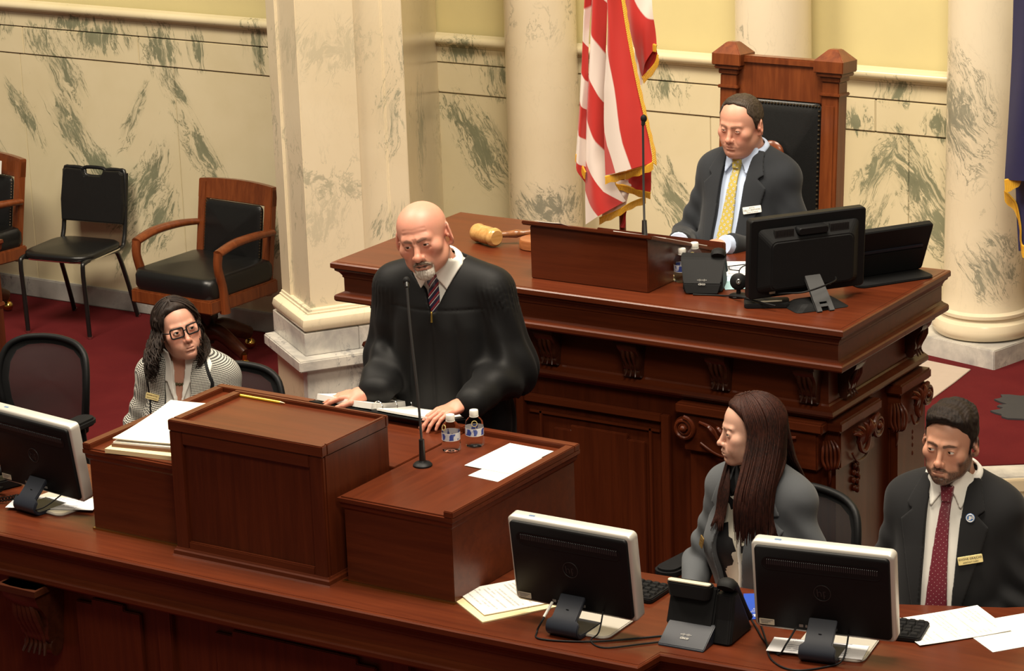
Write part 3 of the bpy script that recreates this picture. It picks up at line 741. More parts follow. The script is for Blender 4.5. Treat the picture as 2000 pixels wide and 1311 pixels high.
# tall presiding chair
def presiding_chair():
    t = thing('presiding_chair', 'tall carved mahogany chair with black tufted leather back behind the presiding man', 'chair', (.215, 2.90, .93), R(0))
    W, tl = .217, T(0, .20, .0, -4)
    for sx in (-1, 1):
        p = MB()
        p.box(sx * W - .036, sx * W + .036, -.036, .036, 0, 1.27, tl)
        for z0, z1, g in ((1.215, 1.228, .008), (1.27, 1.29, .006), (1.29, 1.305, .018), (1.305, 1.35, .026)):
            p.box(sx * W - .036 - g, sx * W + .036 + g, -.036 - g, .036 + g, z0, z1, tl)
        g = .026
        q = [(sx * W - .036 - g, -.036 - g), (sx * W + .036 + g, -.036 - g), (sx * W + .036 + g, .036 + g), (sx * W - .036 - g, .036 + g)]
        c = (sx * W, 0)
        p.rings([[tuple(tl @ Vector((x, y, 1.35))) for x, y in q], [tuple(tl @ Vector((c[0] + (x - c[0]) * .32, y * .32, 1.392))) for x, y in q]])
        p.build('back_post', M['chair_wood'], t, .003)
        pb_ = MB().box(sx * W - .02, sx * W + .02, -.040, -.034, .45, 1.18, tl).build('post_panel', M['chair_wood'], t, .002)
    MB().box(-W + .03, W - .03, -.022, .03, 1.18, 1.33, tl).build('crest_rail', M['chair_wood'], t, .006)
    MB().box(-W + .03, W - .03, -.030, .036, 1.315, 1.345, tl).build('crest_moulding', M['chair_wood'], t, .006)
    MB().box(-W + .03, W - .03, -.02, .03, .34, .46, tl).build('lower_rail', M['chair_wood'], t, .004)
    cushion(MB(), .355, .74, .025, (0, 0, 0), .03, .045, 10, tl @ T(0, -.0, .815, 90)).build('back_pad', M['leather'], t, smooth=60)
    MB().box(-.185, .185, .0, .02, .45, 1.19, tl).build('back_board', M['chair_wood'], t)
    nb = MB()
    for k in range(26): nb.ball(tuple(tl @ Vector((-.168 + k * .01344, -.026, 1.172))), .0055, 6, 4)
    for k in range(40):
        for sx in (-1, 1): nb.ball(tuple(tl @ Vector((sx * .169, -.026, .46 + k * .0178))), .0055, 6, 4)
    nb.build('nail_heads', M['nail'], t, kind='stuff')
    MB().lathe([(0, 0), (.05, .004), (.052, .012), (.045, .02), (.02, .024), (0, .025)], (0, 0, 0), 24, tl @ T(.0, -.070, .985, 90)).build('carved_medallion', M['chair_wood'], t, smooth=50)
    cushion(MB(), .46, .48, .09, (0, -.06, .33), .05, .025).build('seat', M['leather'], t, smooth=60)
    MB().box(-.235, .235, -.30, .2, .26, .335).build('seat_rail', M['chair_wood'], t, .006)
    for sx in (-1, 1):
        MB().box(sx * .225 - .028, sx * .225 + .028, -.30, -.245, 0, .62).build('front_leg', M['chair_wood'], t, .004)
        MB().tube([(sx * .235, .19, .66), (sx * .25, .0, .66), (sx * .25, -.28, .635), (sx * .25, -.33, .60)], [.028, .03, .032, .028], 10, 4).build('arm', M['chair_wood'], t, smooth=60)
presiding_chair()

# senator's desk end at the far left
t = thing('senator_desk', 'end of a mahogany desk cut by the left edge of the frame', 'desk', (-4.86, 3.3, 0))
MB().box(-.45, .525, -.30, .30, 0, .915).build('body', M['wood_z'], t, .004)
sweep(MB(), [(-.45, -.30), (.525, -.30), (.525, .30)], [(-.6, .98), (.035, .98), (.038, .965), (.026, .955), (.02, .93), (.008, .92), (.004, .90), (-.05, .90)]).build('top_moulding', M['wood_x'], t)
sweep(MB(), [(-.45, -.30), (.525, -.30), (.525, .30)], [(-.02, .66), (.006, .66), (.012, .645), (.004, .63), (-.02, .63)]).build('waist_moulding', M['wood_x'], t)

# ================================================================= FLAGS
def band_mesh(L, Rr, nu, nv, bulge, sL=None, sR=None):
    """ruled strip between two 3-D polylines; bulges towards -y; uv.y carries the stripe coordinate"""
    def samp(P, t):
        f = t * (len(P) - 1); i_ = min(int(f), len(P) - 2); w = f - i_
        return [P[i_][k] * (1 - w) + P[i_ + 1][k] * w for k in range(len(P[0]))]
    V, S = [], []
    for j_ in range(nv + 1):
        a = samp(L, j_ / nv); b = samp(Rr, j_ / nv)
        for i_ in range(nu + 1):
            u = i_ / nu
            V.append((a[0] * (1 - u) + b[0] * u, a[1] * (1 - u) + b[1] * u - bulge * math.sin(u * PI) + .004 * math.sin(u * 9 + j_ * .25), a[2] * (1 - u) + b[2] * u))
            S.append(a[3] * (1 - u) + b[3] * u)
    F_ = [(j_ * (nu + 1) + i_, j_ * (nu + 1) + i_ + 1, (j_ + 1) * (nu + 1) + i_ + 1, (j_ + 1) * (nu + 1) + i_) for j_ in range(nv) for i_ in range(nu)]
    return V, F_, S
def cloth_obj(name, strips, mat, parent):
    V, F_, S = [], [], []
    for v, f, s in strips:
        o = len(V); V += v; S += s; F_ += [tuple(q + o for q in p) for p in f]
    me = bpy.data.meshes.new(name); me.from_pydata(V, [], F_)
    uv = me.uv_layers.new(name='stripe')
    for lp in me.loops: uv.data[lp.index].uv = (0, S[lp.vertex_index] * .1 + .1)
    me.materials.append(mat); me.polygons.foreach_set('use_smooth', [True] * len(F_))
    o = bpy.data.objects.new(name, me); COL.objects.link(o); o.parent = parent
    return o
def stripe_mat():
    t = NT('flag_stripes'); uv = t.co('UV')
    sp = t.n('SeparateXYZ'); t.set(sp.inputs[0], uv)
    v = t.math('MULTIPLY', t.math('SUBTRACT', sp.outputs[1], .1), 10.0)
    f = t.math('MODULO', t.math('ADD', v, 8.0), 2.0)
    w = t.step(t.math('ABSOLUTE', t.math('SUBTRACT', f, 1.5)), .53, .47)
    co = t.co(); n = t.noise(co, 500, 2, .6)
    t.P(Base_Color=t.mix(w, (.46, .018, .012), (.72, .62, .55)), Roughness=.6, Sheen_Weight=.25)
    t.bump(n, .08, .001)
    return t.m
M['stripes'] = stripe_mat()
M['fringe'] = plain('gold_fringe', (.72, .40, .035), .45, var=.25, scale=300, bump=.3, bscale=500)
def fringe(path, parent, w=.028, drop=(0, 0, -1), y=-.012):
    """knotted tape along a path with a comb of hanging threads"""
    P = [Vector(p) for p in path]; P, _ = smooth_path(P, [1] * len(P), 6)
    d = Vector(drop).normalized()
    mb = MB(); L = 0; acc = 0.0; i_ = 0
    seg = [(P[k], P[k + 1]) for k in range(len(P) - 1)]
    mb.tube(P, .0045, 6)
    step = .0042; carry = 0.0; q = 0
    for a, b in seg:
        ln = (b - a).length; x = carry
        while x < ln:
            p = a.lerp(b, x / ln); tdir = (b - a).normalized()
            n_ = Vector((0, -1, 0)); o = (.002 if q % 2 else -.001)
            ww = w * (1 + .08 * math.sin(q * 12.9898))
            p0 = p - tdir * .0030 + n_ * (o + .003); p1 = p + tdir * .0030 + n_ * (o + .003)
            e = p + d * ww + n_ * (o + .004)
            mb.add([p0, p1, e + tdir * .0029, e - tdir * .0029, p + n_ * (o + .0065)], [(0, 1, 2, 3), (0, 4, 1), (1, 4, 2), (3, 2, 4), (0, 3, 4)])
            q += 1; x += step
        carry = x - ln
    o = mb.build('fringe', M['fringe'], parent); o['kind'] = 'stuff'
    return o
FL = [
 ([(-1.341, 4.310, 2.276, 0.60), (-1.345, 4.310, 2.220, 0.86), (-1.348, 4.310, 2.163, 1.23), (-1.351, 4.310, 2.105, 1.73), (-1.356, 4.310, 2.048, 2.17), (-1.362, 4.310, 1.990, 2.55), (-1.368, 4.310, 1.932, 2.92), (-1.374, 4.310, 1.874, 3.35), (-1.380, 4.310, 1.816, 3.79), (-1.386, 4.310, 1.758, 4.21), (-1.394, 4.310, 1.699, 4.60), (-1.401, 4.310, 1.640, 4.99), (-1.409, 4.310, 1.581, 5.49), (-1.417, 4.310, 1.522, 6.00)],
  [(-1.310, 4.310, 2.262, 0.80), (-1.315, 4.310, 2.197, 1.02), (-1.324, 4.310, 2.131, 1.19), (-1.329, 4.310, 2.065, 1.66), (-1.333, 4.310, 1.998, 2.13), (-1.336, 4.310, 1.932, 2.54), (-1.339, 4.310, 1.866, 2.95), (-1.346, 4.310, 1.799, 3.47), (-1.354, 4.310, 1.731, 4.01), (-1.358, 4.310, 1.664, 4.49), (-1.362, 4.310, 1.597, 4.97), (-1.365, 4.310, 1.529, 5.51), (-1.368, 4.310, 1.461, 6.05), (-1.371, 4.310, 1.393, 6.50)], 0.030),
 ([(-1.323, 4.330, 2.274, 0.30), (-1.328, 4.330, 2.193, 0.67), (-1.333, 4.330, 2.112, 1.05), (-1.339, 4.330, 2.030, 1.45), (-1.345, 4.330, 1.948, 1.85), (-1.352, 4.330, 1.865, 2.28), (-1.359, 4.330, 1.783, 2.72), (-1.366, 4.330, 1.699, 3.13), (-1.372, 4.330, 1.616, 3.50), (-1.377, 4.330, 1.532, 3.88), (-1.381, 4.330, 1.448, 4.38), (-1.383, 4.330, 1.364, 4.94), (-1.386, 4.330, 1.279, 5.42), (-1.388, 4.330, 1.194, 5.90)],
  [(-1.240, 4.330, 2.279, -0.30), (-1.244, 4.330, 2.206, 0.05), (-1.247, 4.330, 2.133, 0.39), (-1.251, 4.330, 2.060, 0.71), (-1.256, 4.330, 1.987, 1.01), (-1.259, 4.330, 1.913, 1.34), (-1.262, 4.330, 1.839, 1.66), (-1.266, 4.330, 1.765, 1.98), (-1.267, 4.330, 1.690, 2.32), (-1.269, 4.330, 1.616, 2.66), (-1.270, 4.330, 1.541, 2.99), (-1.249, 4.330, 1.468, 3.25), (-1.227, 4.330, 1.395, 3.50), (-1.173, 4.330, 1.325, 3.90)], 0.045),
 ([(-1.186, 4.240, 2.296, 0.90), (-1.188, 4.240, 2.232, 0.94), (-1.191, 4.240, 2.169, 0.98), (-1.195, 4.240, 2.106, 1.07), (-1.200, 4.240, 2.042, 1.28), (-1.206, 4.240, 1.978, 1.48), (-1.211, 4.240, 1.913, 1.69), (-1.217, 4.240, 1.849, 1.89), (-1.218, 4.240, 1.784, 1.94), (-1.220, 4.240, 1.719, 1.98), (-1.221, 4.240, 1.655, 2.03), (-1.222, 4.240, 1.590, 2.21), (-1.222, 4.240, 1.524, 2.55), (-1.222, 4.240, 1.459, 2.90)],
  [(-1.127, 4.240, 2.299, 0.00), (-1.116, 4.240, 2.241, 0.00), (-1.104, 4.240, 2.183, 0.00), (-1.093, 4.240, 2.125, 0.00), (-1.082, 4.240, 2.067, 0.00), (-1.071, 4.240, 2.009, 0.00), (-1.060, 4.240, 1.950, 0.00), (-1.049, 4.240, 1.892, 0.00), (-1.035, 4.240, 1.833, 0.00), (-1.022, 4.240, 1.775, 0.00), (-1.008, 4.240, 1.716, 0.00), (-0.997, 4.240, 1.657, 0.00), (-0.986, 4.240, 1.598, 0.00), (-0.975, 4.240, 1.539, 0.00)], 0.050),
 ([(-1.195, 4.370, 2.276, 0.20), (-1.188, 4.370, 2.246, 0.20), (-1.182, 4.370, 2.216, 0.20), (-1.175, 4.370, 2.186, 0.20), (-1.169, 4.370, 2.157, 0.20), (-1.162, 4.370, 2.127, 0.20), (-1.155, 4.370, 2.097, 0.20), (-1.148, 4.370, 2.067, 0.21), (-1.139, 4.370, 2.038, 0.32), (-1.129, 4.370, 2.008, 0.44), (-1.120, 4.370, 1.978, 0.53), (-1.112, 4.370, 1.948, 0.58), (-1.105, 4.370, 1.918, 0.64), (-1.097, 4.370, 1.889, 0.70)],
  [(-1.042, 4.370, 2.284, 1.90), (-1.040, 4.370, 2.265, 1.82), (-1.038, 4.370, 2.247, 1.74), (-1.037, 4.370, 2.228, 1.62), (-1.036, 4.370, 2.209, 1.47), (-1.035, 4.370, 2.190, 1.31), (-1.034, 4.370, 2.171, 1.16), (-1.032, 4.370, 2.152, 1.01), (-1.030, 4.370, 2.133, 0.86), (-1.028, 4.370, 2.114, 0.70), (-1.026, 4.370, 2.095, 0.55), (-1.024, 4.370, 2.077, 0.40), (-1.022, 4.370, 2.058, 0.25), (-1.020, 4.370, 2.039, 0.10)], 0.030),
 ([(-1.177, 4.360, 1.500, 1.00), (-1.178, 4.360, 1.490, 0.95), (-1.179, 4.360, 1.480, 0.90), (-1.181, 4.360, 1.469, 0.85), (-1.182, 4.360, 1.459, 0.80), (-1.184, 4.360, 1.449, 0.75), (-1.185, 4.360, 1.438, 0.70), (-1.187, 4.360, 1.428, 0.66), (-1.188, 4.360, 1.418, 0.61), (-1.192, 4.360, 1.407, 0.58), (-1.196, 4.360, 1.397, 0.56), (-1.201, 4.360, 1.386, 0.54), (-1.206, 4.360, 1.375, 0.52), (-1.210, 4.360, 1.365, 0.50)],
  [(-1.044, 4.360, 1.512, 0.90), (-1.046, 4.360, 1.500, 0.76), (-1.048, 4.360, 1.488, 0.62), (-1.050, 4.360, 1.477, 0.47), (-1.052, 4.360, 1.465, 0.33), (-1.053, 4.360, 1.453, 0.28), (-1.054, 4.360, 1.441, 0.26), (-1.055, 4.360, 1.429, 0.24), (-1.057, 4.360, 1.417, 0.21), (-1.058, 4.360, 1.406, 0.19), (-1.059, 4.360, 1.394, 0.17), (-1.060, 4.360, 1.382, 0.15), (-1.062, 4.360, 1.370, 0.12), (-1.063, 4.360, 1.358, 0.10)], 0.020),
 ([(-1.267, 4.350, 1.411, 1.20), (-1.269, 4.350, 1.396, 1.24), (-1.271, 4.350, 1.380, 1.27), (-1.273, 4.350, 1.364, 1.31), (-1.276, 4.350, 1.349, 1.35), (-1.278, 4.350, 1.333, 1.38), (-1.282, 4.350, 1.317, 1.42), (-1.288, 4.350, 1.301, 1.44), (-1.294, 4.350, 1.285, 1.47), (-1.300, 4.350, 1.269, 1.49), (-1.306, 4.350, 1.253, 1.52), (-1.312, 4.350, 1.237, 1.55), (-1.319, 4.350, 1.221, 1.57), (-1.325, 4.350, 1.205, 1.60)],
  [(-1.140, 4.350, 1.423, 1.90), (-1.144, 4.350, 1.414, 1.85), (-1.147, 4.350, 1.405, 1.79), (-1.151, 4.350, 1.395, 1.74), (-1.155, 4.350, 1.386, 1.68), (-1.159, 4.350, 1.377, 1.63), (-1.163, 4.350, 1.367, 1.58), (-1.166, 4.350, 1.358, 1.52), (-1.170, 4.350, 1.349, 1.47), (-1.174, 4.350, 1.340, 1.42), (-1.177, 4.350, 1.330, 1.42), (-1.180, 4.350, 1.321, 1.45), (-1.182, 4.350, 1.312, 1.47), (-1.185, 4.350, 1.303, 1.50)], 0.010),
 ([(-1.133, 4.385, 2.277, 1.50), (-1.134, 4.385, 2.244, 1.47), (-1.135, 4.385, 2.210, 1.44), (-1.136, 4.385, 2.177, 1.40), (-1.137, 4.385, 2.144, 1.37), (-1.138, 4.385, 2.111, 1.34), (-1.139, 4.385, 2.077, 1.31), (-1.140, 4.385, 2.044, 1.28), (-1.140, 4.385, 2.010, 1.24), (-1.140, 4.385, 1.977, 1.21), (-1.139, 4.385, 1.943, 1.20), (-1.138, 4.385, 1.910, 1.20), (-1.136, 4.385, 1.876, 1.20), (-1.134, 4.385, 1.843, 1.20)],
  [(-1.085, 4.385, 2.232, 1.70), (-1.089, 4.385, 2.203, 1.64), (-1.094, 4.385, 2.174, 1.58), (-1.098, 4.385, 2.144, 1.52), (-1.102, 4.385, 2.115, 1.46), (-1.106, 4.385, 2.086, 1.40), (-1.110, 4.385, 2.057, 1.34), (-1.113, 4.385, 2.027, 1.27), (-1.111, 4.385, 1.998, 1.19), (-1.110, 4.385, 1.969, 1.11), (-1.109, 4.385, 1.940, 1.10), (-1.108, 4.385, 1.911, 1.10), (-1.107, 4.385, 1.882, 1.10), (-1.106, 4.385, 1.853, 1.10)], 0.000),
 ([(-1.116, 4.390, 2.033, 0.10), (-1.116, 4.390, 2.022, 0.13), (-1.116, 4.390, 2.011, 0.16), (-1.116, 4.390, 2.000, 0.19), (-1.116, 4.390, 1.988, 0.22), (-1.116, 4.390, 1.977, 0.25), (-1.116, 4.390, 1.966, 0.27), (-1.116, 4.390, 1.955, 0.30), (-1.115, 4.390, 1.944, 0.32), (-1.113, 4.390, 1.933, 0.33), (-1.112, 4.390, 1.921, 0.35), (-1.111, 4.390, 1.910, 0.37), (-1.110, 4.390, 1.899, 0.38), (-1.108, 4.390, 1.888, 0.40)],
  [(-1.032, 4.390, 2.039, 0.60), (-1.031, 4.390, 2.032, 0.63), (-1.030, 4.390, 2.026, 0.66), (-1.030, 4.390, 2.019, 0.69), (-1.029, 4.390, 2.013, 0.72), (-1.028, 4.390, 2.006, 0.75), (-1.028, 4.390, 2.000, 0.78), (-1.027, 4.390, 1.994, 0.80), (-1.030, 4.390, 1.987, 0.82), (-1.032, 4.390, 1.980, 0.84), (-1.034, 4.390, 1.974, 0.85), (-1.036, 4.390, 1.967, 0.87), (-1.038, 4.390, 1.960, 0.88), (-1.040, 4.390, 1.954, 0.90)], 0.000),
 ([(-1.208, 4.370, 1.254, 0.50), (-1.208, 4.370, 1.249, 0.50), (-1.210, 4.370, 1.244, 0.50), (-1.210, 4.370, 1.240, 0.50), (-1.212, 4.370, 1.235, 0.50), (-1.212, 4.370, 1.230, 0.50), (-1.214, 4.370, 1.225, 0.50), (-1.214, 4.370, 1.220, 0.50), (-1.216, 4.370, 1.215, 0.50), (-1.217, 4.370, 1.210, 0.50), (-1.221, 4.370, 1.205, 0.50), (-1.225, 4.370, 1.200, 0.50), (-1.229, 4.370, 1.194, 0.50), (-1.233, 4.370, 1.189, 0.50)],
  [(-1.188, 4.370, 1.290, 0.60), (-1.189, 4.370, 1.282, 0.60), (-1.191, 4.370, 1.274, 0.60), (-1.192, 4.370, 1.266, 0.60), (-1.194, 4.370, 1.258, 0.60), (-1.195, 4.370, 1.250, 0.60), (-1.196, 4.370, 1.243, 0.60), (-1.198, 4.370, 1.235, 0.60), (-1.199, 4.370, 1.227, 0.60), (-1.200, 4.370, 1.219, 0.60), (-1.201, 4.370, 1.211, 0.60), (-1.202, 4.370, 1.203, 0.60), (-1.204, 4.370, 1.196, 0.60), (-1.204, 4.370, 1.188, 0.60)], 0.000),
]
FR = [
 ([(-1.117, 4.235, 2.300), (-1.088, 4.235, 2.112), (-1.046, 4.235, 1.900), (-0.999, 4.235, 1.704), (-0.974, 4.235, 1.601), (-0.972, 4.235, 1.540)], (0.35, 0, -0.2), 0.022),
 ([(-0.970, 4.232, 1.541), (-1.009, 4.232, 1.521), (-1.102, 4.232, 1.488), (-1.218, 4.232, 1.453)], (0, 0, -1), 0.032),
 ([(-1.409, 4.300, 1.526), (-1.386, 4.300, 1.489), (-1.362, 4.300, 1.446)], (-0.1, 0, -1), 0.032),
 ([(-1.112, 4.365, 2.078), (-1.073, 4.365, 2.056), (-1.017, 4.365, 2.036)], (0, 0, -1), 0.030),
 ([(-1.018, 4.375, 1.994), (-1.031, 4.375, 1.957), (-1.069, 4.375, 1.914), (-1.100, 4.375, 1.887)], (0.3, 0, -1), 0.028),
 ([(-1.242, 4.340, 1.397), (-1.177, 4.340, 1.393), (-1.112, 4.340, 1.378), (-1.049, 4.340, 1.372)], (0, 0, -1), 0.026),
 ([(-1.070, 4.330, 1.352), (-1.145, 4.330, 1.319), (-1.221, 4.330, 1.274), (-1.312, 4.330, 1.232)], (0, 0, -1), 0.028),
]
BF_L = [(0.432, 4.9, 2.307), (0.428, 4.9, 2.02), (0.42, 4.9, 1.797), (0.41, 4.9, 1.547), (0.407, 4.9, 1.456)]
BF_R = [(0.753, 4.9, 2.325), (0.749, 4.9, 2.042), (0.743, 4.9, 1.822), (0.737, 4.9, 1.599), (0.727, 4.9, 1.498)]
BF2_L = [(0.432, 4.95, 1.788), (0.427, 4.95, 1.562), (0.441, 4.95, 1.288), (0.456, 4.95, 1.128)]
BF2_R = [(0.723, 4.95, 1.811), (0.729, 4.95, 1.589), (0.735, 4.95, 1.318), (0.739, 4.95, 1.159)]
BFR = [[(0.413, 4.885, 1.455), (0.465, 4.885, 1.476), (0.5, 4.885, 1.531), (0.569, 4.885, 1.587), (0.686, 4.885, 1.531)], [(0.391, 4.935, 1.397), (0.422, 4.935, 1.37), (0.447, 4.935, 1.338), (0.467, 4.935, 1.248), (0.479, 4.935, 1.157), (0.557, 4.935, 1.189), (0.675, 4.935, 1.178)]]
def flagpole(name, label, x, y, top=2.9):
    t = thing(name, label, 'flag', (x, y, .515))
    MB().lathe([(.15, 0), (.15, .012), (.13, .03), (.06, .05), (.035, .09), (.022, .10)], n=28).build('base', M['brass'], t, smooth=40)
    MB().tube([(0, 0, .06), (0, 0, top - .515)], .0155, 14).build('pole', M['chair_wood'], t, smooth=60)
    MB().ball((0, 0, top - .48), .035, 14, 10).build('finial', M['brass'], t, smooth=60)
    return t
usf = flagpole('striped_flag', 'red and white striped flag with gold fringe hanging beside the presiding chair', -1.245, 4.42, 2.85)
def loc_strip(vfs, o): return ([(x - o[0], y - o[1], z - o[2]) for x, y, z in vfs[0]], vfs[1], vfs[2])
O_ = (-1.245, 4.42, .515)
cloth_obj('cloth', [loc_strip(band_mesh(l, r_, 14, 26, b), O_) for l, r_, b in FL], M['stripes'], usf)
for p, d, w in FR: fringe([(x - O_[0], y - O_[1], z - O_[2]) for x, y, z in p], usf, w, d)
blf = flagpole('blue_flag', 'dark blue flag with gold fringe cut by the right edge', .78, 5.02, 2.85)
M['navy'] = plain('navy_cloth', (.012, .012, .060), .55, var=.15, sheen=.2)
O_ = (.78, 5.02, .515)
q4 = lambda P: [(*p, 0.0) for p in P]
cloth_obj('cloth', [loc_strip(band_mesh(q4(BF_L), q4(BF_R), 22, 20, .07), O_), loc_strip(band_mesh(q4(BF2_L), q4(BF2_R), 22, 16, .03), O_)], M['navy'], blf)
for P in BFR: fringe([(x - O_[0], y - O_[1], z - O_[2]) for x, y, z in P], blf, .050, (0.1, 0, -1))
# ================================================================= ELECTRONICS AND SMALL THINGS
M['screen'] = plain('dark_screen', (.008, .008, .010), .2, spec=.5)
M['logo_dark'] = plain('logo_grey', (.013, .012, .012), .5)
M['badge_blue'] = plain('badge_blue', (.12, .20, .34), .3)
M['rib_grey'] = plain('rib_grey', (.035, .036, .040), .45)
M['label'] = plain('label_cream', (.55, .50, .38), .6)
M['blue_grey'] = plain('blue_black_plastic', (.014, .017, .026), .42, spec=.4)
M['port'] = plain('port_metal', (.28, .27, .25), .4, .6)
def front_plate(mb, w, h, r, y0, y1, cx=0, cz=0, m=None, n=5, inset=0.0):
    ol = rrect(w, h, r, n, cx, cz); oi = rrect(w - 2 * inset, h - 2 * inset, max(r - inset, .002), n, cx, cz)
    A = [(x, y0, z) for x, z in oi]; B = [(x, y0 + (inset if y1 > y0 else -inset), z) for x, z in ol]; C_ = [(x, y1, z) for x, z in ol]
    if m is not None: A, B, C_ = ([tuple(m @ Vector(p)) for p in q] for q in (A, B, C_))
    return mb.rings([A, B, C_] if inset else [A, C_])

def monitor(label, x, y, rz, tilt=7.5, w=.405, h=.272, z0=.058):
    """wide desktop monitor, screen towards +y, silver bezel, black back, hooked neck on a silver foot"""
    t = thing('monitor', label, 'monitor', (x, y, 1.2), R(rz))
    m = T(0, 0, z0, tilt) @ T(0, 0, h / 2)
    front_plate(MB(), w, h, .016, -.020, .018, 0, 0, m, 5, .005).build('bezel', M['silver'], t, smooth=50)
    front_plate(MB(), w - .022, h - .022, .012, -.030, -.016, 0, .0, m, 5, .003).build('back_cover', M['black_plastic'], t, smooth=50)
    front_plate(MB(), w - .03, h - .03, .004, .0182, .0195, 0, 0, m).build('screen', M['screen'], t)
    MB().rings([[tuple(m @ Vector((x - w * .32, y, z))) for x, y in rrect(.020, .008, .003, 3)] for z in (h / 2 - .001, h / 2 + .0006)]).build('top_badge', M['badge_blue'], t)
    vz = h / 2 - .060; hw = w * .415
    # vent: dished pill with ribs
    v = MB()
    ol = rrect(hw * 2, .034, .0165, 6, 0, vz)
    v.rings([[tuple(m @ Vector((x, -.0315, z))) for x, z in rrect(hw * 2 + .006, .040, .0195, 6, 0, vz)], [tuple(m @ Vector((x, -.0318, z))) for x, z in ol], [tuple(m @ Vector((x * .99, -.0295, vz + (z - vz) * .8))) for x, z in ol]])
    v.build('vent', M['black_plastic'], t, smooth=40)
    rb = MB()
    for k in range(54):
        xx = -hw + .012 + k * (2 * hw - .024) / 53
        rb.add([tuple(m @ Vector(p)) for p in ((xx - .0012, -.0296, vz - .0155), (xx + .0012, -.0296, vz - .0155), (xx + .0030, -.0340, vz + .013), (xx + .0008, -.0340, vz + .013), (xx + .0022, -.0296, vz + .0155))], [(0, 1, 2, 3), (3, 2, 4), (0, 3, 4), (1, 4, 2)])
    rb.build('vent_ribs', M['rib_grey'], t, kind='stuff')
    # embossed round maker's mark and sticker
    e = MB(); e.tube([tuple(m @ Vector((.024 * math.cos(a * PI / 12), -.0306, .024 * math.sin(a * PI / 12)))) for a in range(25)], .0016, 5); e.build('logo_ring', M['logo_dark'], t)
    lt = text('hp', .034, M['logo_dark'], t, (0, 0, 0), (0, 0, 0), 'logo')
    lt.matrix_local = m @ T(0, -.0306, 0, 90) @ Matrix.Shear('XY', 4, (.2, 0))
    q = MB(); front_plate(q, .044, .018, .001, -.0308, -.029, -w / 2 + .038, -h / 2 + .026, m); q.build('sticker', M['label'], t)
    q = MB()
    for k in range(3): front_plate(q, .036 - k * .008, .002, .0006, -.0311, -.0305, -w / 2 + .038 - k * .003, -h / 2 + .031 - k * .0045, m)
    q.build('sticker_print', M['grey_key'], t)
    q = MB()
    for k, (px_, pw) in enumerate(((-.045, .012), (-.03, .006), (-.022, .006), (-.012, .007), (-.002, .005), (.05, .016))):
        front_plate(q, pw, .008, .001, -.0315, -.029, px_ - .02, -h / 2 + .026, m)
    q.build('port', M['port'], t)
    # neck: plate hooked round to the foot
    prof = [(-.034, .100), (-.060, .072), (-.094, .040), (-.104, .020), (-.094, .005), (-.070, .0), (.03, .0)]
    path, _ = smooth_path([Vector((0, a, b)) for a, b in prof], [1] * len(prof), 4)
    rs = []
    for i_, p in enumerate(path):
        d = (path[min(i_ + 1, len(path) - 1)] - path[max(i_ - 1, 0)]).normalized(); nn = Vector((0, -d.z, d.y)) * .006
        u = i_ / len(path); hw_ = .040 if u < .3 else .052
        rs.append([(-hw_, p.y + nn.y, p.z + nn.z + .006), (hw_, p.y + nn.y, p.z + nn.z + .006), (hw_, p.y - nn.y, p.z - nn.z + .006), (-hw_, p.y - nn.y, p.z - nn.z + .006)])
    MB().rings(rs).build('neck', M['blue_grey'], t, .002, smooth=30)
    MB().rings([[(xx, yy, z) for xx, yy in rrect(.21, .19, .03, 5, .015, .035)] for z in (.0, .009)]).build('foot', M['silver'], t, .003, smooth=40)
    MB().lathe([(0, 0), (.006, 0), (.006, .001), (0, .0012)], (0, 0, 0), 14, T(0, -.068, .075, 134)).build('mount_button', M['black_matte'], t)
    return t
mon1 = monitor('silver framed monitor with black back nearest the robed man', 1.105, .185, 1)
mon2 = monitor('silver framed monitor in front of the bearded man in the dark suit', 1.805, .355, 10)
mon0 = monitor('silver framed monitor cut by the left edge of the frame', -.985, .262, -7, 8)

def cable(pts, r, label, name='cable', sub=6):
    return tag(MB().tube(pts, r, 8, sub).build(name, M['black_plastic'], None, smooth=60), label, 'cable')
Zc = 1.2035
cable([(1.035, .148, 1.275), (1.03, .10, 1.235), (1.02, .085, Zc), (1.06, .045, Zc), (1.2, .10, Zc), (1.36, .235, Zc), (1.40, .275, Zc)], .0028, 'black cable looping from the nearest silver monitor to the desk phone')
cable([(1.20, .155, 1.275), (1.205, .12, 1.225), (1.19, .10, Zc), (1.25, .075, Zc), (1.33, .15, Zc), (1.38, .20, Zc)], .0024, 'thin black cable curling in front of the nearest monitor foot')
MB().tube([(1.035, .148, 1.275), (1.031, .107, 1.243)], .0042, 8).build('cable_plug', M['white'], bpy.data.objects['cable'], smooth=60)
cable([(1.735, .305, 1.275), (1.725, .265, 1.24), (1.70, .26, Zc), (1.62, .33, Zc), (1.56, .40, Zc), (1.50, .47, Zc)], .0028, 'black cable running from the phone behind to the monitor of the bearded man')
cable([(1.88, .335, 1.27), (1.885, .29, 1.215), (1.86, .25, Zc), (1.79, .18, Zc + .001), (1.70, .22, Zc), (1.62, .34, Zc), (1.55, .44, Zc)], .0026, 'black cable looping under the monitor of the bearded man')
cable([(-1.03, .225, 1.27), (-1.06, .20, 1.235), (-.98, .155, 1.222), (-.92, .165, 1.235), (-.88, .225, 1.275)], .0024, 'black cable looped around the neck of the left monitor')

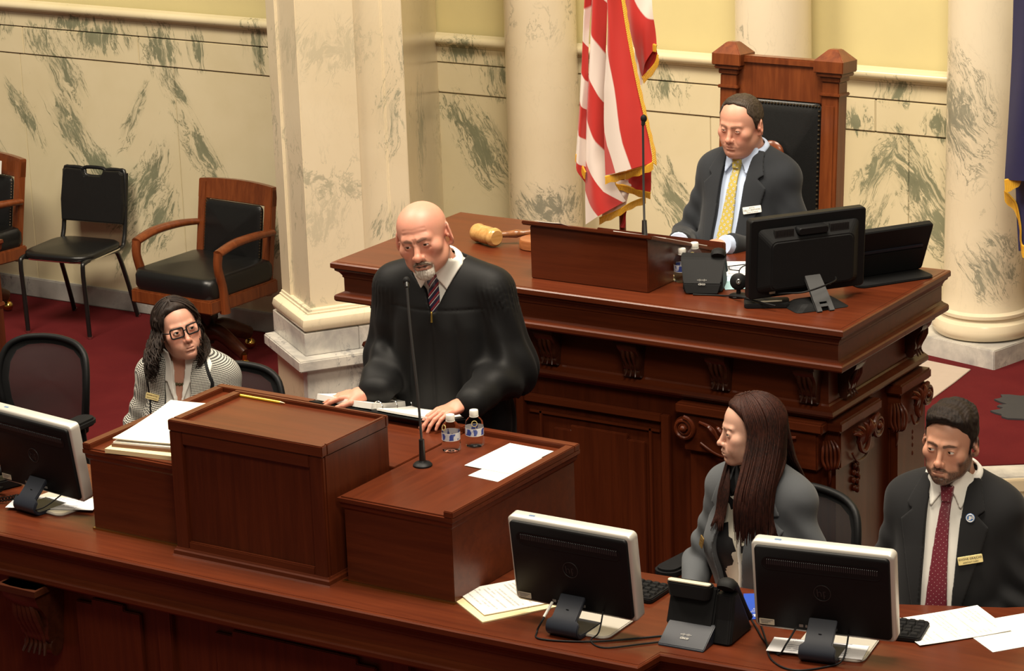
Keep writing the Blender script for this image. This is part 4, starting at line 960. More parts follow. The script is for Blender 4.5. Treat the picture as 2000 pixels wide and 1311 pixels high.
def keyboard(label, x, y, rz):
    t = thing('keyboard', label, 'keyboard', (x, y, 1.2), R(rz))
    MB().rings([[(a, b, z) for a, b in rrect(.40, .135, .012, 3)] for z in (.001, .016)]).build('case', M['black_plastic'], t, .003)
    for r_ in range(5):
        for c_ in range(15):
            MB_KEY.copy_to(t, -.178 + c_ * .0254 + (r_ % 2) * .004, -.048 + r_ * .024, .016)
class _Key:
    def __init__(self):
        b = MB(); b.rings([[(x, y, 0) for x, y in rrect(.021, .020, .002, 1)], [(x, y, .006) for x, y in rrect(.016, .015, .002, 1)]])
        o = b.build('key', M['black_matte']); self.me = o.data; bpy.data.objects.remove(o)
    def copy_to(self, t, x, y, z):
        o = bpy.data.objects.new('key', self.me); COL.objects.link(o); o.parent = t; o.location = (x, y, z)
MB_KEY = _Key()
keyboard('black keyboard behind the monitor of the bearded man', 1.80, .545, 12)
keyboard('black keyboard behind the nearest silver monitor', 1.00, .49, 0)

def phone(label, x, y, z, rz, s=1.0, dark=False):
    """desk phone seen from behind: slanted back plate, foot plate, display hood, handset in its cradle"""
    t = thing('desk_phone', label, 'phone', (x, y, z), R(rz))
    S_ = Matrix.Scale(s, 4)
    def B(): b = MB(); b.xf = S_; return b
    yz_prism([(-.010, .040), (.035, .150), (.052, .146), (.115, .018), (.11, .002), (.02, .004)], -.085, .060, B()).build('body', M['black_plastic'], t, .006)
    yz_prism([(-.085, .0), (-.082, .006), (.0, .052), (.016, .046), (.02, .002)], -.075, .066, B()).build('foot_plate', M['blue_grey'], t, .002)
    b = B(); b.rings([[(xx, yy, .118) for xx, yy in rrect(.125, .046, .018, 4, -.018, .018)], [(xx, yy - .004, .163) for xx, yy in rrect(.140, .040, .016, 4, -.018, .022)]])
    b.build('display_hood', M['black_matte'], t, .004)
    if not dark:
        b = B(); b.rings([[(xx, yy - .004, zz) for xx, yy in rrect(.130, .020, .008, 3, -.018, .014)] for zz in (.1632, .1665)]); b.build('display_rim', M['label'], t)
    b = B(); b.rings([[(xx, yy, 0.004) for xx, yy in rrect(.062, .16, .014, 3, .088, .06)], [(xx, yy, .07) for xx, yy in rrect(.058, .10, .014, 3, .088, .052)], [(xx, yy, .140) for xx, yy in rrect(.056, .040, .012, 3, .088, .036)]])
    b.build('cradle', M['black_plastic'], t, .004)
    b = B(); b.tube([(.088, .018, .158), (.088, .036, .166), (.088, .075, .13), (.088, .125, .055), (.088, .150, .028)], [.022, .026, .020, .022, .022], 12, 4, flat=(.75, 1.15)); b.build('handset', M['black_matte'], t, smooth=60)
    l = text('cisco', .013 * s, M['port'], t, (0, 0, 0), (0, 0, 0), 'logo', bold=True)
    nrm = math.degrees(math.atan2(.046, .082))
    l.matrix_local = T(-.005 * s, -.056 * s, .0225 * s, nrm)
    br = B()
    for k, hh in enumerate((.003, .005, .008, .005, .003, .005, .008, .005, .003)):
        q = T(-.005 - .0152 + k * .0038, -.0475, .0265, nrm) @ T(0, .003, 0)
        br.box(-.0006, .0006, -hh / 2, hh / 2, 0, .0006, q)
    br.build('logo_bars', M['port'], t)
    return t
phone('black desk phone on the counter between the two right monitors', 1.437, .258, 1.2, 4)
t = thing('desk_phone', 'black desk phone on the presiding desk beside the water bottles', 'phone', (.585, 1.875, ZT), R(22))
def quad_plate(pts, th): return MB().add([(x, y, z) for x, y, z in pts] + [(x, y + th, z + th * .45) for x, y, z in pts], [(0, 1, 2, 3), (7, 6, 5, 4), (0, 4, 5, 1), (1, 5, 6, 2), (2, 6, 7, 3), (3, 7, 4, 0)])
quad_plate([(-.054, -.062, .004), (.054, -.062, .004), (.064, -.052, .035), (-.064, -.052, .035)], .02).build('foot_plate', M['black_plastic'], t, .002)
quad_plate([(-.064, -.052, .035), (.064, -.052, .035), (.078, .0, .112), (-.078, .0, .112)], .03).build('back_plate', M['black_plastic'], t, .003)
yz_prism([(-.03, .004), (.0, .10), (.03, .112), (.11, .02), (.11, .004)], -.068, .068).build('body', M['black_matte'], t, .004)
MB().tube([(.050, .0, .120), (.050, .02, .128), (.050, .06, .10), (.050, .10, .045)], [.020, .023, .018, .02], 12, 4, flat=(.75, 1.15)).build('handset', M['black_matte'], t, smooth=60)
l = text('cisco', .012, M['port'], t, (0, 0, 0), (0, 0, 0), 'logo', bold=True); l.matrix_local = T(0, -.0545, .036, 56)
br = MB()
for k, hh in enumerate((.003, .005, .008, .005, .003, .005, .008, .005, .003)):
    br.box(-.0006, .0006, -hh / 2, hh / 2, 0, .0006, T(-.0152 + k * .0038, -.046, .0475, 56))
br.build('logo_bars', M['port'], t)

# left coil cord and its phone at the frame edge
t = thing('desk_phone', 'black phone handset with coiled cord at the left edge of the counter', 'phone', (-1.28, .33, 1.2), R(-20))
MB().rings([[(x, y, z) for x, y in rrect(.12, .15, .02, 3)] for z in (0, .035)]).build('body', M['black_plastic'], t, .006)
MB().tube([(.03, -.08, .05), (.03, -.03, .06), (.03, .05, .06), (.03, .09, .05)], [.02, .016, .016, .02], 10, 3).build('handset', M['black_matte'], t, smooth=60)
cc = MB(); pts = []
for k in range(150):
    u = k / 149; a = k * .62 * 2
    p = Vector((.06 + u * .17, -.06 + .03 * math.sin(u * 9), .014 + .01 * math.sin(u * 5) ** 2))
    pts.append((p.x, p.y + .008 * math.cos(a), p.z + .008 * math.sin(a)))
cc.tube(pts, .0022, 5).build('coil_cord', M['black_plastic'], t, smooth=60)

# monitor and slanted screen on the presiding desk
t = thing('monitor', 'black monitor seen from behind on the presiding desk corner', 'monitor', (.955, 1.905, ZT), R(53))
m = T(0, 0, .032, 4) @ T(0, 0, .137)
front_plate(MB(), .425, .275, .012, -.012, .02, 0, 0, m, 4, .004).build('bezel', M['black_plastic'], t, smooth=40)
hb = MB()
A = [tuple(m @ Vector((x, -.012, z))) for x, z in rrect(.375, .225, .02, 4, 0, -.006)]
B_ = [tuple(m @ Vector((x, -.05, z))) for x, z in rrect(.30, .165, .02, 4, 0, -.018)]
hb.rings([A, B_]).build('back_cover', M['black_matte'], t, .004)
front_plate(MB(), .11, .026, .010, -.052, -.02, 0, .092, m, 4, .003).build('carry_handle', M['black_plastic'], t, smooth=40)
for sx in (-1, 1):
    v = MB()
    for k in range(16):
        xx = sx * (.068 + k * .0044)
        v.box(xx - .0011, xx + .0011, -.040, -.026, .074, .103, m)
    v.build('vent', M['logo_dark'], t, kind='stuff')
front_plate(MB(), .405, .255, .004, .0205, .022, 0, 0, m).build('screen', M['screen'], t)
q = MB(); front_plate(q, .022, .020, .001, -.0135, -.012, -.128, -.115, m); q.build('sticker', M['label'], t)
q = MB()
for k in range(6): front_plate(q, .008, .007, .001, -.022, -.012, -.0 + k * .016, -.113, m)
q.build('port', M['port'], t)
nk = MB()
nm = T(.0, -.055, .0)
nk.rings([[(x, -.035 - .012 * 0, .12) for x in ()]]) if False else None
for (x0, x1, za, zb) in ((-.028, .028, .030, .105), (-.028, -.012, .004, .030), (.012, .028, .004, .030), (-.012, .012, .016, .024)):
    def pt(x, z): u = (.105 - z) / .1; return (x * (1 + .12 * u), -.052 - .105 * u, z)
    ps = [pt(x0, za), pt(x1, za), pt(x1, zb), pt(x0, zb)]
    nk.add(ps + [(a, b + .010, c - .006) for a, b, c in ps], [(0, 1, 2, 3), (7, 6, 5, 4), (0, 4, 5, 1), (1, 5, 6, 2), (2, 6, 7, 3), (3, 7, 4, 0)])
nk.build('neck', plain('grey_plastic', (.045, .046, .048), .5), t, .001)
MB().rings([[(x, y, z) for x, y in rrect(.20 - z * 3, .13 - z * 2, .02, 3, .0, -.075)] for z in (0, .012, .022)]).build('foot', M['black_matte'], t, .003)

t = thing('slanted_screen', 'black leaning touch screen on a flat stand at the presiding desk corner', 'screen', (1.055, 2.305, ZT), R(56))
m = T(0, .01, .008, 24) @ T(0, 0, .10)
front_plate(MB(), .30, .195, .012, -.012, .010, 0, 0, m, 4, .004).build('panel', M['black_plastic'], t, smooth=40)
front_plate(MB(), .25, .010, .003, -.016, -.010, .0, .012, m, 3).build('back_rib', M['blue_grey'], t)
front_plate(MB(), .26, .09, .008, -.0145, -.010, .0, -.045, m, 3).build('back_cover', M['black_matte'], t)
MB().rings([[(x, y, z) for x, y in rrect(.30, .20, .03, 4, -.01, -.01)] for z in (0, .008)]).build('stand', M['black_matte'], t, .003)

t = thing('webcam', 'round black webcam on a small disc stand left of the black monitor', 'webcam', (.730, 1.855, ZT), R(30))
MB().lathe([(.034, 0), (.034, .004), (.028, .008), (.008, .012), (.007, .03)], n=24).build('stand', M['black_plastic'], t, smooth=40)
MB().lathe([(.0, -.012), (.02, -.012), (.029, -.006), (.029, .006), (.02, .012), (0, .013)], (0, 0, 0), 24, T(0, 0, .052, 78)).build('head', M['black_plastic'], t, smooth=50)
MB().lathe([(.009, 0), (.009, .003), (.006, .004), (0, .002)], (0, 0, 0), 18, T(0, -.012, .055, 78)).build('lens', M['chrome'], t, smooth=50)
t = thing('network_box', 'flat black box with cables below the black monitor on the presiding desk', 'box', (.865, 1.80, ZT), R(28))
MB().rings([[(x, y, z) for x, y in rrect(.15, .09, .012, 3)] for z in (0, .016)]).build('case', M['black_matte'], t, .003)
MB().tube([(-.02, -.03, .02), (.02, -.028, .021), (.05, -.02, .02)], .003, 8).build('plug', M['label'], t, smooth=60)
zc = ZT + .0035
cable([(.585, 1.80, zc), (.68, 1.83, zc), (.76, 1.80, ZT + .016), (.86, 1.755, ZT + .022), (.93, 1.74, ZT + .02)], .003, 'black cable curving across the presiding desk from its phone')
cable([(.74, 1.80, ZT + .01), (.84, 1.83, ZT + .022), (.95, 1.76, ZT + .06), (1.03, 1.76, ZT + .075), (1.08, 1.86, ZT + .09), (1.06, 1.92, ZT + .09)], .003, 'black cable hanging across the stand of the black monitor')

# microphones
M['gun_metal'] = plain('gun_metal', (.075, .075, .075), .38, .6)
def gooseneck(label, base, pts, tip_dir, rbase=.03):
    t = thing('microphone', label, 'microphone', base)
    MB().lathe([(rbase, 0), (rbase, .005), (rbase * .8, .011), (rbase * .42, .014), (.010, .018)], n=28).build('base', M['black_plastic'], t, smooth=40)
    MB().tube([(0, 0, .01), tuple(Vector(pts[0]))], [.0105, .0085], 12).build('collar', M['black_metal'], t, smooth=60)
    MB().tube(pts, .0042, 10, 5).build('gooseneck', M['gun_metal'], t, smooth=60)
    e = Vector(pts[-1]); d = Vector(tip_dir).normalized()
    MB().tube([e, e + d * .016], [.006, .0075], 12).build('capsule', M['black_metal'], t, smooth=60)
    MB().ball(tuple(e + d * .024), (.0115, .0115, .014), 12, 9).build('windscreen', M['black_matte'], t, smooth=60)
M['black_metal'].node_tree.nodes['Principled BSDF'].inputs['Roughness'].default_value = .3
gooseneck('tall thin gooseneck microphone standing before the robed man', (.356, .497, 1.475), [(0, 0, .085), (-.012, .006, .25), (-.032, .014, .42), (-.050, .03, .555)], (-.3, .4, .4))
gooseneck('tall gooseneck microphone on the reading stand in front of the presiding man', (.225, 2.10, slant(2.10) - .004), [(0, 0, .07), (0, .0, .2), (.004, -.004, .33), (.006, -.006, .412)], (0, .3, 1), .018)

# water bottles
def glass_mat(name, col, rough=.03, ior=1.33, alpha=1):
    t = NT(name); t.P(Base_Color=col, Roughness=rough, IOR=ior, Transmission_Weight=1.0)
    return t.m
M['pet'] = glass_mat('clear_bottle', (.97, .98, .98), .02, 1.07)
def bottle_label_mat():
    t = NT('bottle_label'); co = t.co(); sp = t.n('SeparateXYZ'); t.set(sp.inputs[0], co)
    n = t.noise(t.mapping(co, sc=(60, 60, 25)), 1.2, 3, .5)
    blue = t.mix(t.step(n, .50, .55), (.55, .56, .60), (.03, .06, .28))
    edge = t.step(t.math('ABSOLUTE', t.math('SUBTRACT', sp.outputs[2], .0505)), .0095, .0115)
    t.P(Base_Color=t.mix(edge, blue, (.72, .72, .70)), Roughness=.35)
    return t.m
M['bottle_label'] = bottle_label_mat()
M['foil'] = plain('printed_gold', (.65, .52, .2), .35, .3)
def bottle(label, x, y, z, rz):
    t = thing('water_bottle', label, 'bottle', (x, y, z), R(rz), 'small clear water bottles')
    zs_ = .80
    prof = [(r_, z_ * zs_) for r_, z_ in [(.0, .004), (.018, .0), (.026, .003), (.0295, .012), (.028, .022), (.0295, .030), (.0285, .040), (.0290, .044), (.0290, .080), (.0285, .085), (.0285, .092), (.0265, .102), (.020, .113), (.0135, .119), (.0125, .128)]]
    rs = []
    for r_, zz in prof:
        rs.append([((r_ + (.0016 * math.cos(7 * 2 * PI * k / 42) if zz < .028 and r_ > .02 else 0)) * math.cos(2 * PI * k / 42), (r_ + (.0016 * math.cos(7 * 2 * PI * k / 42) if zz < .028 and r_ > .02 else 0)) * math.sin(2 * PI * k / 42), zz) for k in range(42)])
    MB().rings(rs).build('body', M['pet'], t, smooth=60)
    MB().rings([[(.02935 * math.cos(2 * PI * k / 36), .02935 * math.sin(2 * PI * k / 36), zz) for k in range(36)] for zz in (.038, .063)], cap=False).build('label_band', M['bottle_label'], t, smooth=60)
    MB().lathe([(0, .101), (.0138, .101), (.0142, .104), (.0142, .114), (.013, .1175), (0, .118)], n=24).build('cap', M['white'], t, smooth=40)
    MB().lathe([(.0145, .0965), (.0145, .0995)], n=24).build('neck_ring', M['white'], t, smooth=40)
    MB().tube([tuple(Vector((0, -.0258, .080)) + Vector((.0085 * math.cos(a * PI / 10), .002 * math.sin(a * PI / 10), .0085 * math.sin(a * PI / 10)))) for a in range(21)], .0012, 5).build('emblem', M['foil'], t)
    return t
bottle('nearer of the two water bottles beside the robed man on the right desk box', .352, .662, 1.475, -20)
bottle('water bottle behind its twin near the left hand of the robed man', .392, .735, 1.475, 35)
bottle('nearer of the two water bottles behind the presiding desk phone', .462, 1.945, ZT, 60)
bottle('farther of the two water bottles behind the presiding desk phone', .462, 2.035, ZT, 10)
t = thing('plastic_bottle', 'crumpled clear plastic bottle lying beside the left desk box', 'bottle', (-.765, .29, 1.2), R(-60))
b = MB(); b.xf = T(0, 0, .028, 0, 90, 0)
b.lathe([(0, -.05), (.02, -.05), (.027, -.04), (.022, -.02), (.027, 0), (.023, .02), (.026, .04), (.012, .065), (.011, .08)], n=14).build('body', M['pet'], t, smooth=40)

# gavel, sound block
t = thing('gavel', 'pale burl wood gavel lying on the presiding desk', 'gavel', (-.44, 2.09, ZT + .036), R(-20))
b = MB(); b.xf = T(0, 0, 0, 0, 90, 0)
b.lathe([(0, -.065), (.026, -.065), (.033, -.058), (.035, -.045), (.031, -.036), (.033, -.02), (.033, .02), (.031, .036), (.035, .045), (.033, .058), (.026, .065), (0, .065)], n=30).build('head', M['gavel_wood'], t, smooth=40)
MB().tube([(.02, .02, 0), (.05, .06, .0), (.07, .085, .002), (.085, .105, .003), (.12, .15, .006), (.19, .24, .008)], [.010, .012, .016, .011, .013, .010], 12, 3).build('handle', M['handle_wood'], t, smooth=60)
tag(MB().lathe([(0, 0), (.062, 0), (.066, .004), (.066, .03), (.062, .036), (0, .036)], (-.245, 2.13, ZT), 40).build('sound_block', M['block_wood'], None, smooth=35), 'round brown wooden sound block under the gavel handle', 'sound block')

# ----------------------------------------------------------------- paper
def paper_mat(name, base=(.80, .78, .73), ink=(.13, .13, .15), lines=0.0, seed=0, rows=16.0, head=False):
    t = NT(name)
    if lines:
        co = t.mapping(t.co(), loc=(seed, 0, 0)); sp = t.n('SeparateXYZ'); t.set(sp.inputs[0], t.co())
        ln = t.math('PINGPONG', t.math('MULTIPLY', sp.outputs[1], rows * 4.6), .5)
        row = t.math('FLOOR', t.math('MULTIPLY', sp.outputs[1], rows * 4.6))
        cmb = t.n('CombineXYZ'); t.set(cmb.inputs[0], t.math('MULTIPLY', sp.outputs[0], 130.0)); t.set(cmb.inputs[1], t.math('MULTIPLY', row, 7.31))
        wd = t.noise(cmb.outputs[0], 1.0, 2, .7)
        cmb2 = t.n('CombineXYZ'); t.set(cmb2.inputs[0], t.math('MULTIPLY', sp.outputs[0], 5.0)); t.set(cmb2.inputs[1], t.math('MULTIPLY', row, 3.17 + seed))
        par = t.step(t.noise(cmb2.outputs[0], 1.0, 1, .5), .44, .47)
        mx = t.step(t.math('ABSOLUTE', sp.outputs[0]), .090, .086); my = t.step(t.math('ABSOLUTE', sp.outputs[1]), .122, .118)
        k = t.math('MULTIPLY', t.step(ln, .28, .33), t.step(wd, .40, .44))
        k = t.math('MULTIPLY', t.math('MULTIPLY', k, par), t.math('MULTIPLY', mx, my))
        t.P(Base_Color=t.mix(t.math('MULTIPLY', k, lines), base, ink), Roughness=.8)
    else: t.P(Base_Color=base, Roughness=.8)
    return t.m
M['paper'] = paper_mat('paper_blank'); M['print1'] = paper_mat('paper_printed', lines=.5, seed=1.0); M['print2'] = paper_mat('paper_printed_two', lines=.5, seed=4.3)
M['buff'] = paper_mat('buff_card', (.80, .64, .36)); M['cream'] = paper_mat('cream_paper', (.84, .78, .64))
M['lilac'] = paper_mat('form_paper', (.66, .66, .68), (.12, .12, .18), .7, 2.0)
def sheet(name, label, mat, x, y, z, rz, w=.216, h=.279, th=.0012, curl=0.0, rx=0, ry=0, cat='paper', group=None, skew=0.0, parent=None):
    mb = MB(); n, k = 6, 8
    def pz(u, v): return curl * (abs(v) ** 2.2) + curl * .4 * abs(u) ** 3
    for s in (1, 0): pass
    top = [((-.5 + i_ / n) * w + skew * (-.5 + j_ / k) * h, (-.5 + j_ / k) * h, th + pz(-1 + 2 * i_ / n, -1 + 2 * j_ / k)) for j_ in range(k + 1) for i_ in range(n + 1)]
    bot = [(a, b, c - th) for a, b, c in top]; o = len(top); W_ = n + 1
    fs = [(j_ * W_ + i_, j_ * W_ + i_ + 1, (j_ + 1) * W_ + i_ + 1, (j_ + 1) * W_ + i_) for j_ in range(k) for i_ in range(n)]
    fb = [tuple(reversed([q + o for q in f])) for f in fs]
    rim = list(range(W_)) + [j_ * W_ + n for j_ in range(1, k + 1)] + [k * W_ + i_ for i_ in range(n - 1, -1, -1)] + [j_ * W_ for j_ in range(k - 1, 0, -1)]
    fr_ = [(rim[q], rim[q] + o, rim[(q + 1) % len(rim)] + o, rim[(q + 1) % len(rim)]) for q in range(len(rim))]
    mb.add(top + bot, fs + fb + [tuple(reversed(f)) for f in fr_])
    o_ = mb.build(name, mat, parent, loc=(x, y, z), rot=(R(rx), R(ry), R(rz)))
    if label: tag(o_, label, cat, group)
    return o_
C12 = 1.2005
sheet('paper_sheet', 'printed white sheet lying in front of the bearded man', M['print1'], 2.030, .672, C12 + .0018, 51 - 90, .205, .285, curl=.002)
sheet('paper_sheet', 'white sheet cut by the right edge of the counter', M['paper'], 2.215, .735, C12, 52 - 90, .216, .285)
sheet('manila_folder', 'buff folder lying under printed sheets left of the nearest silver monitor', M['buff'], .822, .262, C12, -32, .235, .30, .004, cat='folder')
sheet('paper_sheet', 'printed white sheet on the buff folder beside the right desk box', M['print2'], .812, .287, C12 + .0055, -34, .216, .279, .0025, curl=.001)
sheet('paper_sheet', 'printed slip tucked under the neck of the left monitor', M['lilac'], -.965, .265, 1.2100, 22, .30, .11)
sheet('paper_sheet', 'printed slip under the neck of the monitor before the bearded man', M['lilac'], 1.785, .335, 1.2100, 14, .27, .10)
cd = sheet('card', 'blue card with white printing half hidden by the right monitor', plain('blue_card', (.018, .065, .40), .45), 1.513, .575, C12, 30, .15, .20, cat='card')
txt = text('2026', .026, M['paper'], cd, (-.040, -.072, .0016), (0, 0, R(180)), bold=True)
text('SENATE', .014, M['paper'], cd, (.020, -.088, .0016), (0, 0, R(180)))
for k in range(3): text('COMMITTEE MEETINGS'[: 18 - 3 * k], .006, M['paper'], cd, (-.03, -.045 + k * .012, .0016), (0, 0, R(180)))
# right desk box: two blank sheets
sheet('paper_sheet', 'blank white sheet lower and partly covered on the right desk box', M['paper'], .600, .602, 1.4755, -4, .115, .25)
sheet('paper_sheet', 'blank white sheet on top beside the water bottles', M['paper'], .560, .672, 1.4772, -2, .165, .245)
# left desk box: folder stack
z0 = 1.4755
sheet('manila_folder', 'buff folder at the bottom of the stack on the left desk box', M['buff'], -.500, .372, z0, 9, .30, .42, .014, cat='folder', group='folders on the left desk box')
sheet('folder', 'brown folder in the middle of the stack on the left desk box', plain('brown_card', (.16, .07, .035), .6), -.505, .395, z0 + .0145, 11, .29, .41, .010, cat='folder', group='folders on the left desk box')
sheet('paper_stack', 'white sheets sticking out between the folders on the left desk box', M['paper'], -.512, .392, z0 + .025, 12, .27, .40, .006, cat='paper')
sheet('folder', 'cream folder lying on top of the stack on the left desk box', M['cream'], -.512, .402, z0 + .0315, 13, .285, .41, .003, curl=.006, cat='folder', group='folders on the left desk box')
# pencil
pcl = thing('pencil', 'yellow pencil lying along the back rim of the lectern top', 'pencil', (-.20, .424, 1.6325), R(-1))
MB().tube([(-.105, 0, 0), (.075, 0, 0)], .0042, 6).build('barrel', plain('yellow_paint', (.80, .48, .02), .4), pcl)
MB().tube([(.075, 0, 0), (.094, 0, 0)], [.0042, .0006], 6).build('point', M['gavel_wood'], pcl)
# ring binder
bd = thing('ring_binder', 'open white ring binder under the hands of the robed man', 'binder', (-.05, .915, 1.4925), R(-1))
bd.rotation_euler = (R(-13), 0, R(-1)); bd.location = (-.05, .912, 1.475)
sheet('cover', None, M['black_matte'], .0, .0, .0, 0, .50, .24, .004, parent=bd)
for sx, th in ((-1, .020), (1, .007)):
    p = sheet('page_block', None, M['paper'], sx * .122 + .004, .005, .0045, 0, .222, .225, th, curl=.004, parent=bd)
MB().box(-.014, .014, -.10, .10, .004, .012).build('spine_bar', M['chrome'], bd, .002)
for yy in (-.082, 0, .082):
    MB().tube([(.0 + .020 * math.cos(a * PI / 12), yy, .012 + .024 * math.sin(a * PI / 12)) for a in range(13)], .0018, 6).build('ring', M['chrome'], bd, smooth=60)
# presiding desk papers and glasses
sheet('paper_sheet', 'pale blue sheet on the presiding desk under the glasses', paper_mat('blue_sheet', (.42, .66, .72)), .655, 2.075, ZT + .0008, 35, .20, .27)
sheet('paper_sheet', 'printed form beside the pale blue sheet on the presiding desk', M['lilac'], .560, 2.165, ZT + .0026, 25, .16, .20)
sheet('paper_sheet', 'white sheet on the far edge of the slant topped reading stand', M['paper'], -.0, 1.90, slant(1.90) + .001, 4, .10, .20, rx=-math.degrees(math.atan(.168 / .518)), curl=.004)
sheet('paper_sheet', 'sheets on the right half of the reading stand before the presiding man', M['paper'], .335, 2.02, slant(2.02) + .001, -3, .216, .279, .004, rx=-math.degrees(math.atan(.168 / .518)))
t = thing('eyeglasses', 'black folded eyeglasses on the presiding desk papers', 'glasses', (.64, 2.12, ZT + .022), R(70))
for sx in (-1, 1):
    MB().tube([(sx * .033 + .026 * math.cos(a * PI / 8), 0, .018 * math.sin(a * PI / 8)) for a in range(17)], .0022, 6).build('rim', M['black_plastic'], t, smooth=60)
    MB().tube([(sx * .060, 0, .006), (sx * .058, .05, .0), (sx * .03 * -.2, .125, -.014)], .0018, 6, 3).build('temple', M['black_plastic'], t, smooth=60)
MB().tube([(-.008, 0, .004), (0, -.002, .008), (.008, 0, .004)], .0018, 6, 3).build('bridge', M['black_plastic'], t, smooth=60)
# ================================================================= FIGURES: distance-field sculpting meshed by surface nets
f32 = np.float32
def V3(*a): return np.array(a, dtype=f32)
def smin(a, b, k):
    h = np.maximum(k - np.abs(a - b), 0) / k
    return np.minimum(a, b) - h * h * k * .25
def smax(a, b, k): return -smin(-a, -b, k)
def sph(P, c, r): return np.sqrt(((P - V3(*c)) ** 2).sum(1)) - r
def ell(P, c, r, rot=None):
    q = P - V3(*c)
    if rot is not None: q = q @ rot
    r = V3(*r); a = np.sqrt(((q / r) ** 2).sum(1)); b = np.sqrt(((q / (r * r)) ** 2).sum(1))
    return a * (a - 1) / np.maximum(b, 1e-6)
def cap(P, a, b, ra, rb=None):
    rb = ra if rb is None else rb
    a, b = V3(*a), V3(*b); ab = b - a
    t = np.clip(((P - a) @ ab) / max(float(ab @ ab), 1e-9), 0, 1)
    return np.sqrt(((P - a - t[:, None] * ab) ** 2).sum(1)) - (ra + (rb - ra) * t)
def capt(P, a, b):
    a, b = V3(*a), V3(*b); ab = b - a
    return ((P - a) @ ab) / max(float(ab @ ab), 1e-9)
def polyc(P, pts, rr, k=.004):
    d = None
    for i_ in range(len(pts) - 1):
        e = cap(P, pts[i_], pts[i_ + 1], rr[i_], rr[i_ + 1])
        d = e if d is None else smin(d, e, k)
    return d
def rbox(P, c, h, r, rot=None):
    q = P - V3(*c)
    if rot is not None: q = q @ rot
    q = np.abs(q) - (V3(*h) - r)
    return np.sqrt((np.maximum(q, 0) ** 2).sum(1)) + np.minimum(q.max(1), 0) - r
def poly2(P, pts, ax=(0, 2)):
    """signed distance to a polygon in the x-z plane"""
    x, z = P[:, ax[0]], P[:, ax[1]]
    n = len(pts); d = np.full(len(P), 1e9, f32); s = np.ones(len(P), f32)
    j_ = n - 1
    for i_ in range(n):
        vi, vj = pts[i_], pts[j_]
        ex, ez = vj[0] - vi[0], vj[1] - vi[1]
        wx, wz = x - vi[0], z - vi[1]
        t = np.clip((wx * ex + wz * ez) / (ex * ex + ez * ez + 1e-12), 0, 1)
        d = np.minimum(d, (wx - ex * t) ** 2 + (wz - ez * t) ** 2)
        c1 = z >= vi[1]; c2 = z < vj[1]; c3 = ex * wz > ez * wx
        s = np.where((c1 & c2 & c3) | (~c1 & ~c2 & ~c3), -s, s)
        j_ = i_
    return s * np.sqrt(d)
def rotm(yaw=0, pitch=0, roll=0):
    """local-to-parent rotation; yaw about z, pitch > 0 nods down (face is -y), roll about the facing axis"""
    m = Euler((0, 0, R(yaw))).to_matrix() @ Euler((R(pitch), 0, 0)).to_matrix() @ Euler((0, R(roll), 0)).to_matrix()
    return np.array(m, dtype=f32)
def hsh(n): return np.modf(np.sin(n * 12.9898) * 43758.547)[0]
def wob(P, f, seed=0.0):
    """cheap smooth noise in -1..1"""
    x, y, z = P[:, 0] * f, P[:, 1] * f, P[:, 2] * f
    return (np.sin(x * 1.3 + 1.7 * np.sin(y * .9 + seed) + seed) + np.sin(y * 1.7 + 1.3 * np.sin(z * 1.1 + 2 * seed) + 2.1) + np.sin(z * 1.5 + 1.5 * np.sin(x * 1.2 + seed) + 4.2 + seed)) / 3

def axis(lo, hi, coarse, fine=()):
    """grid coordinates with finer spacing inside [(a, b, step)...]"""
    out = [lo]; x = lo
    while x < hi:
        st = coarse
        for a, b, s in fine:
            if a - coarse <= x <= b: st = min(st, s)
        x += st; out.append(x)
    return np.array(out, dtype=f32)

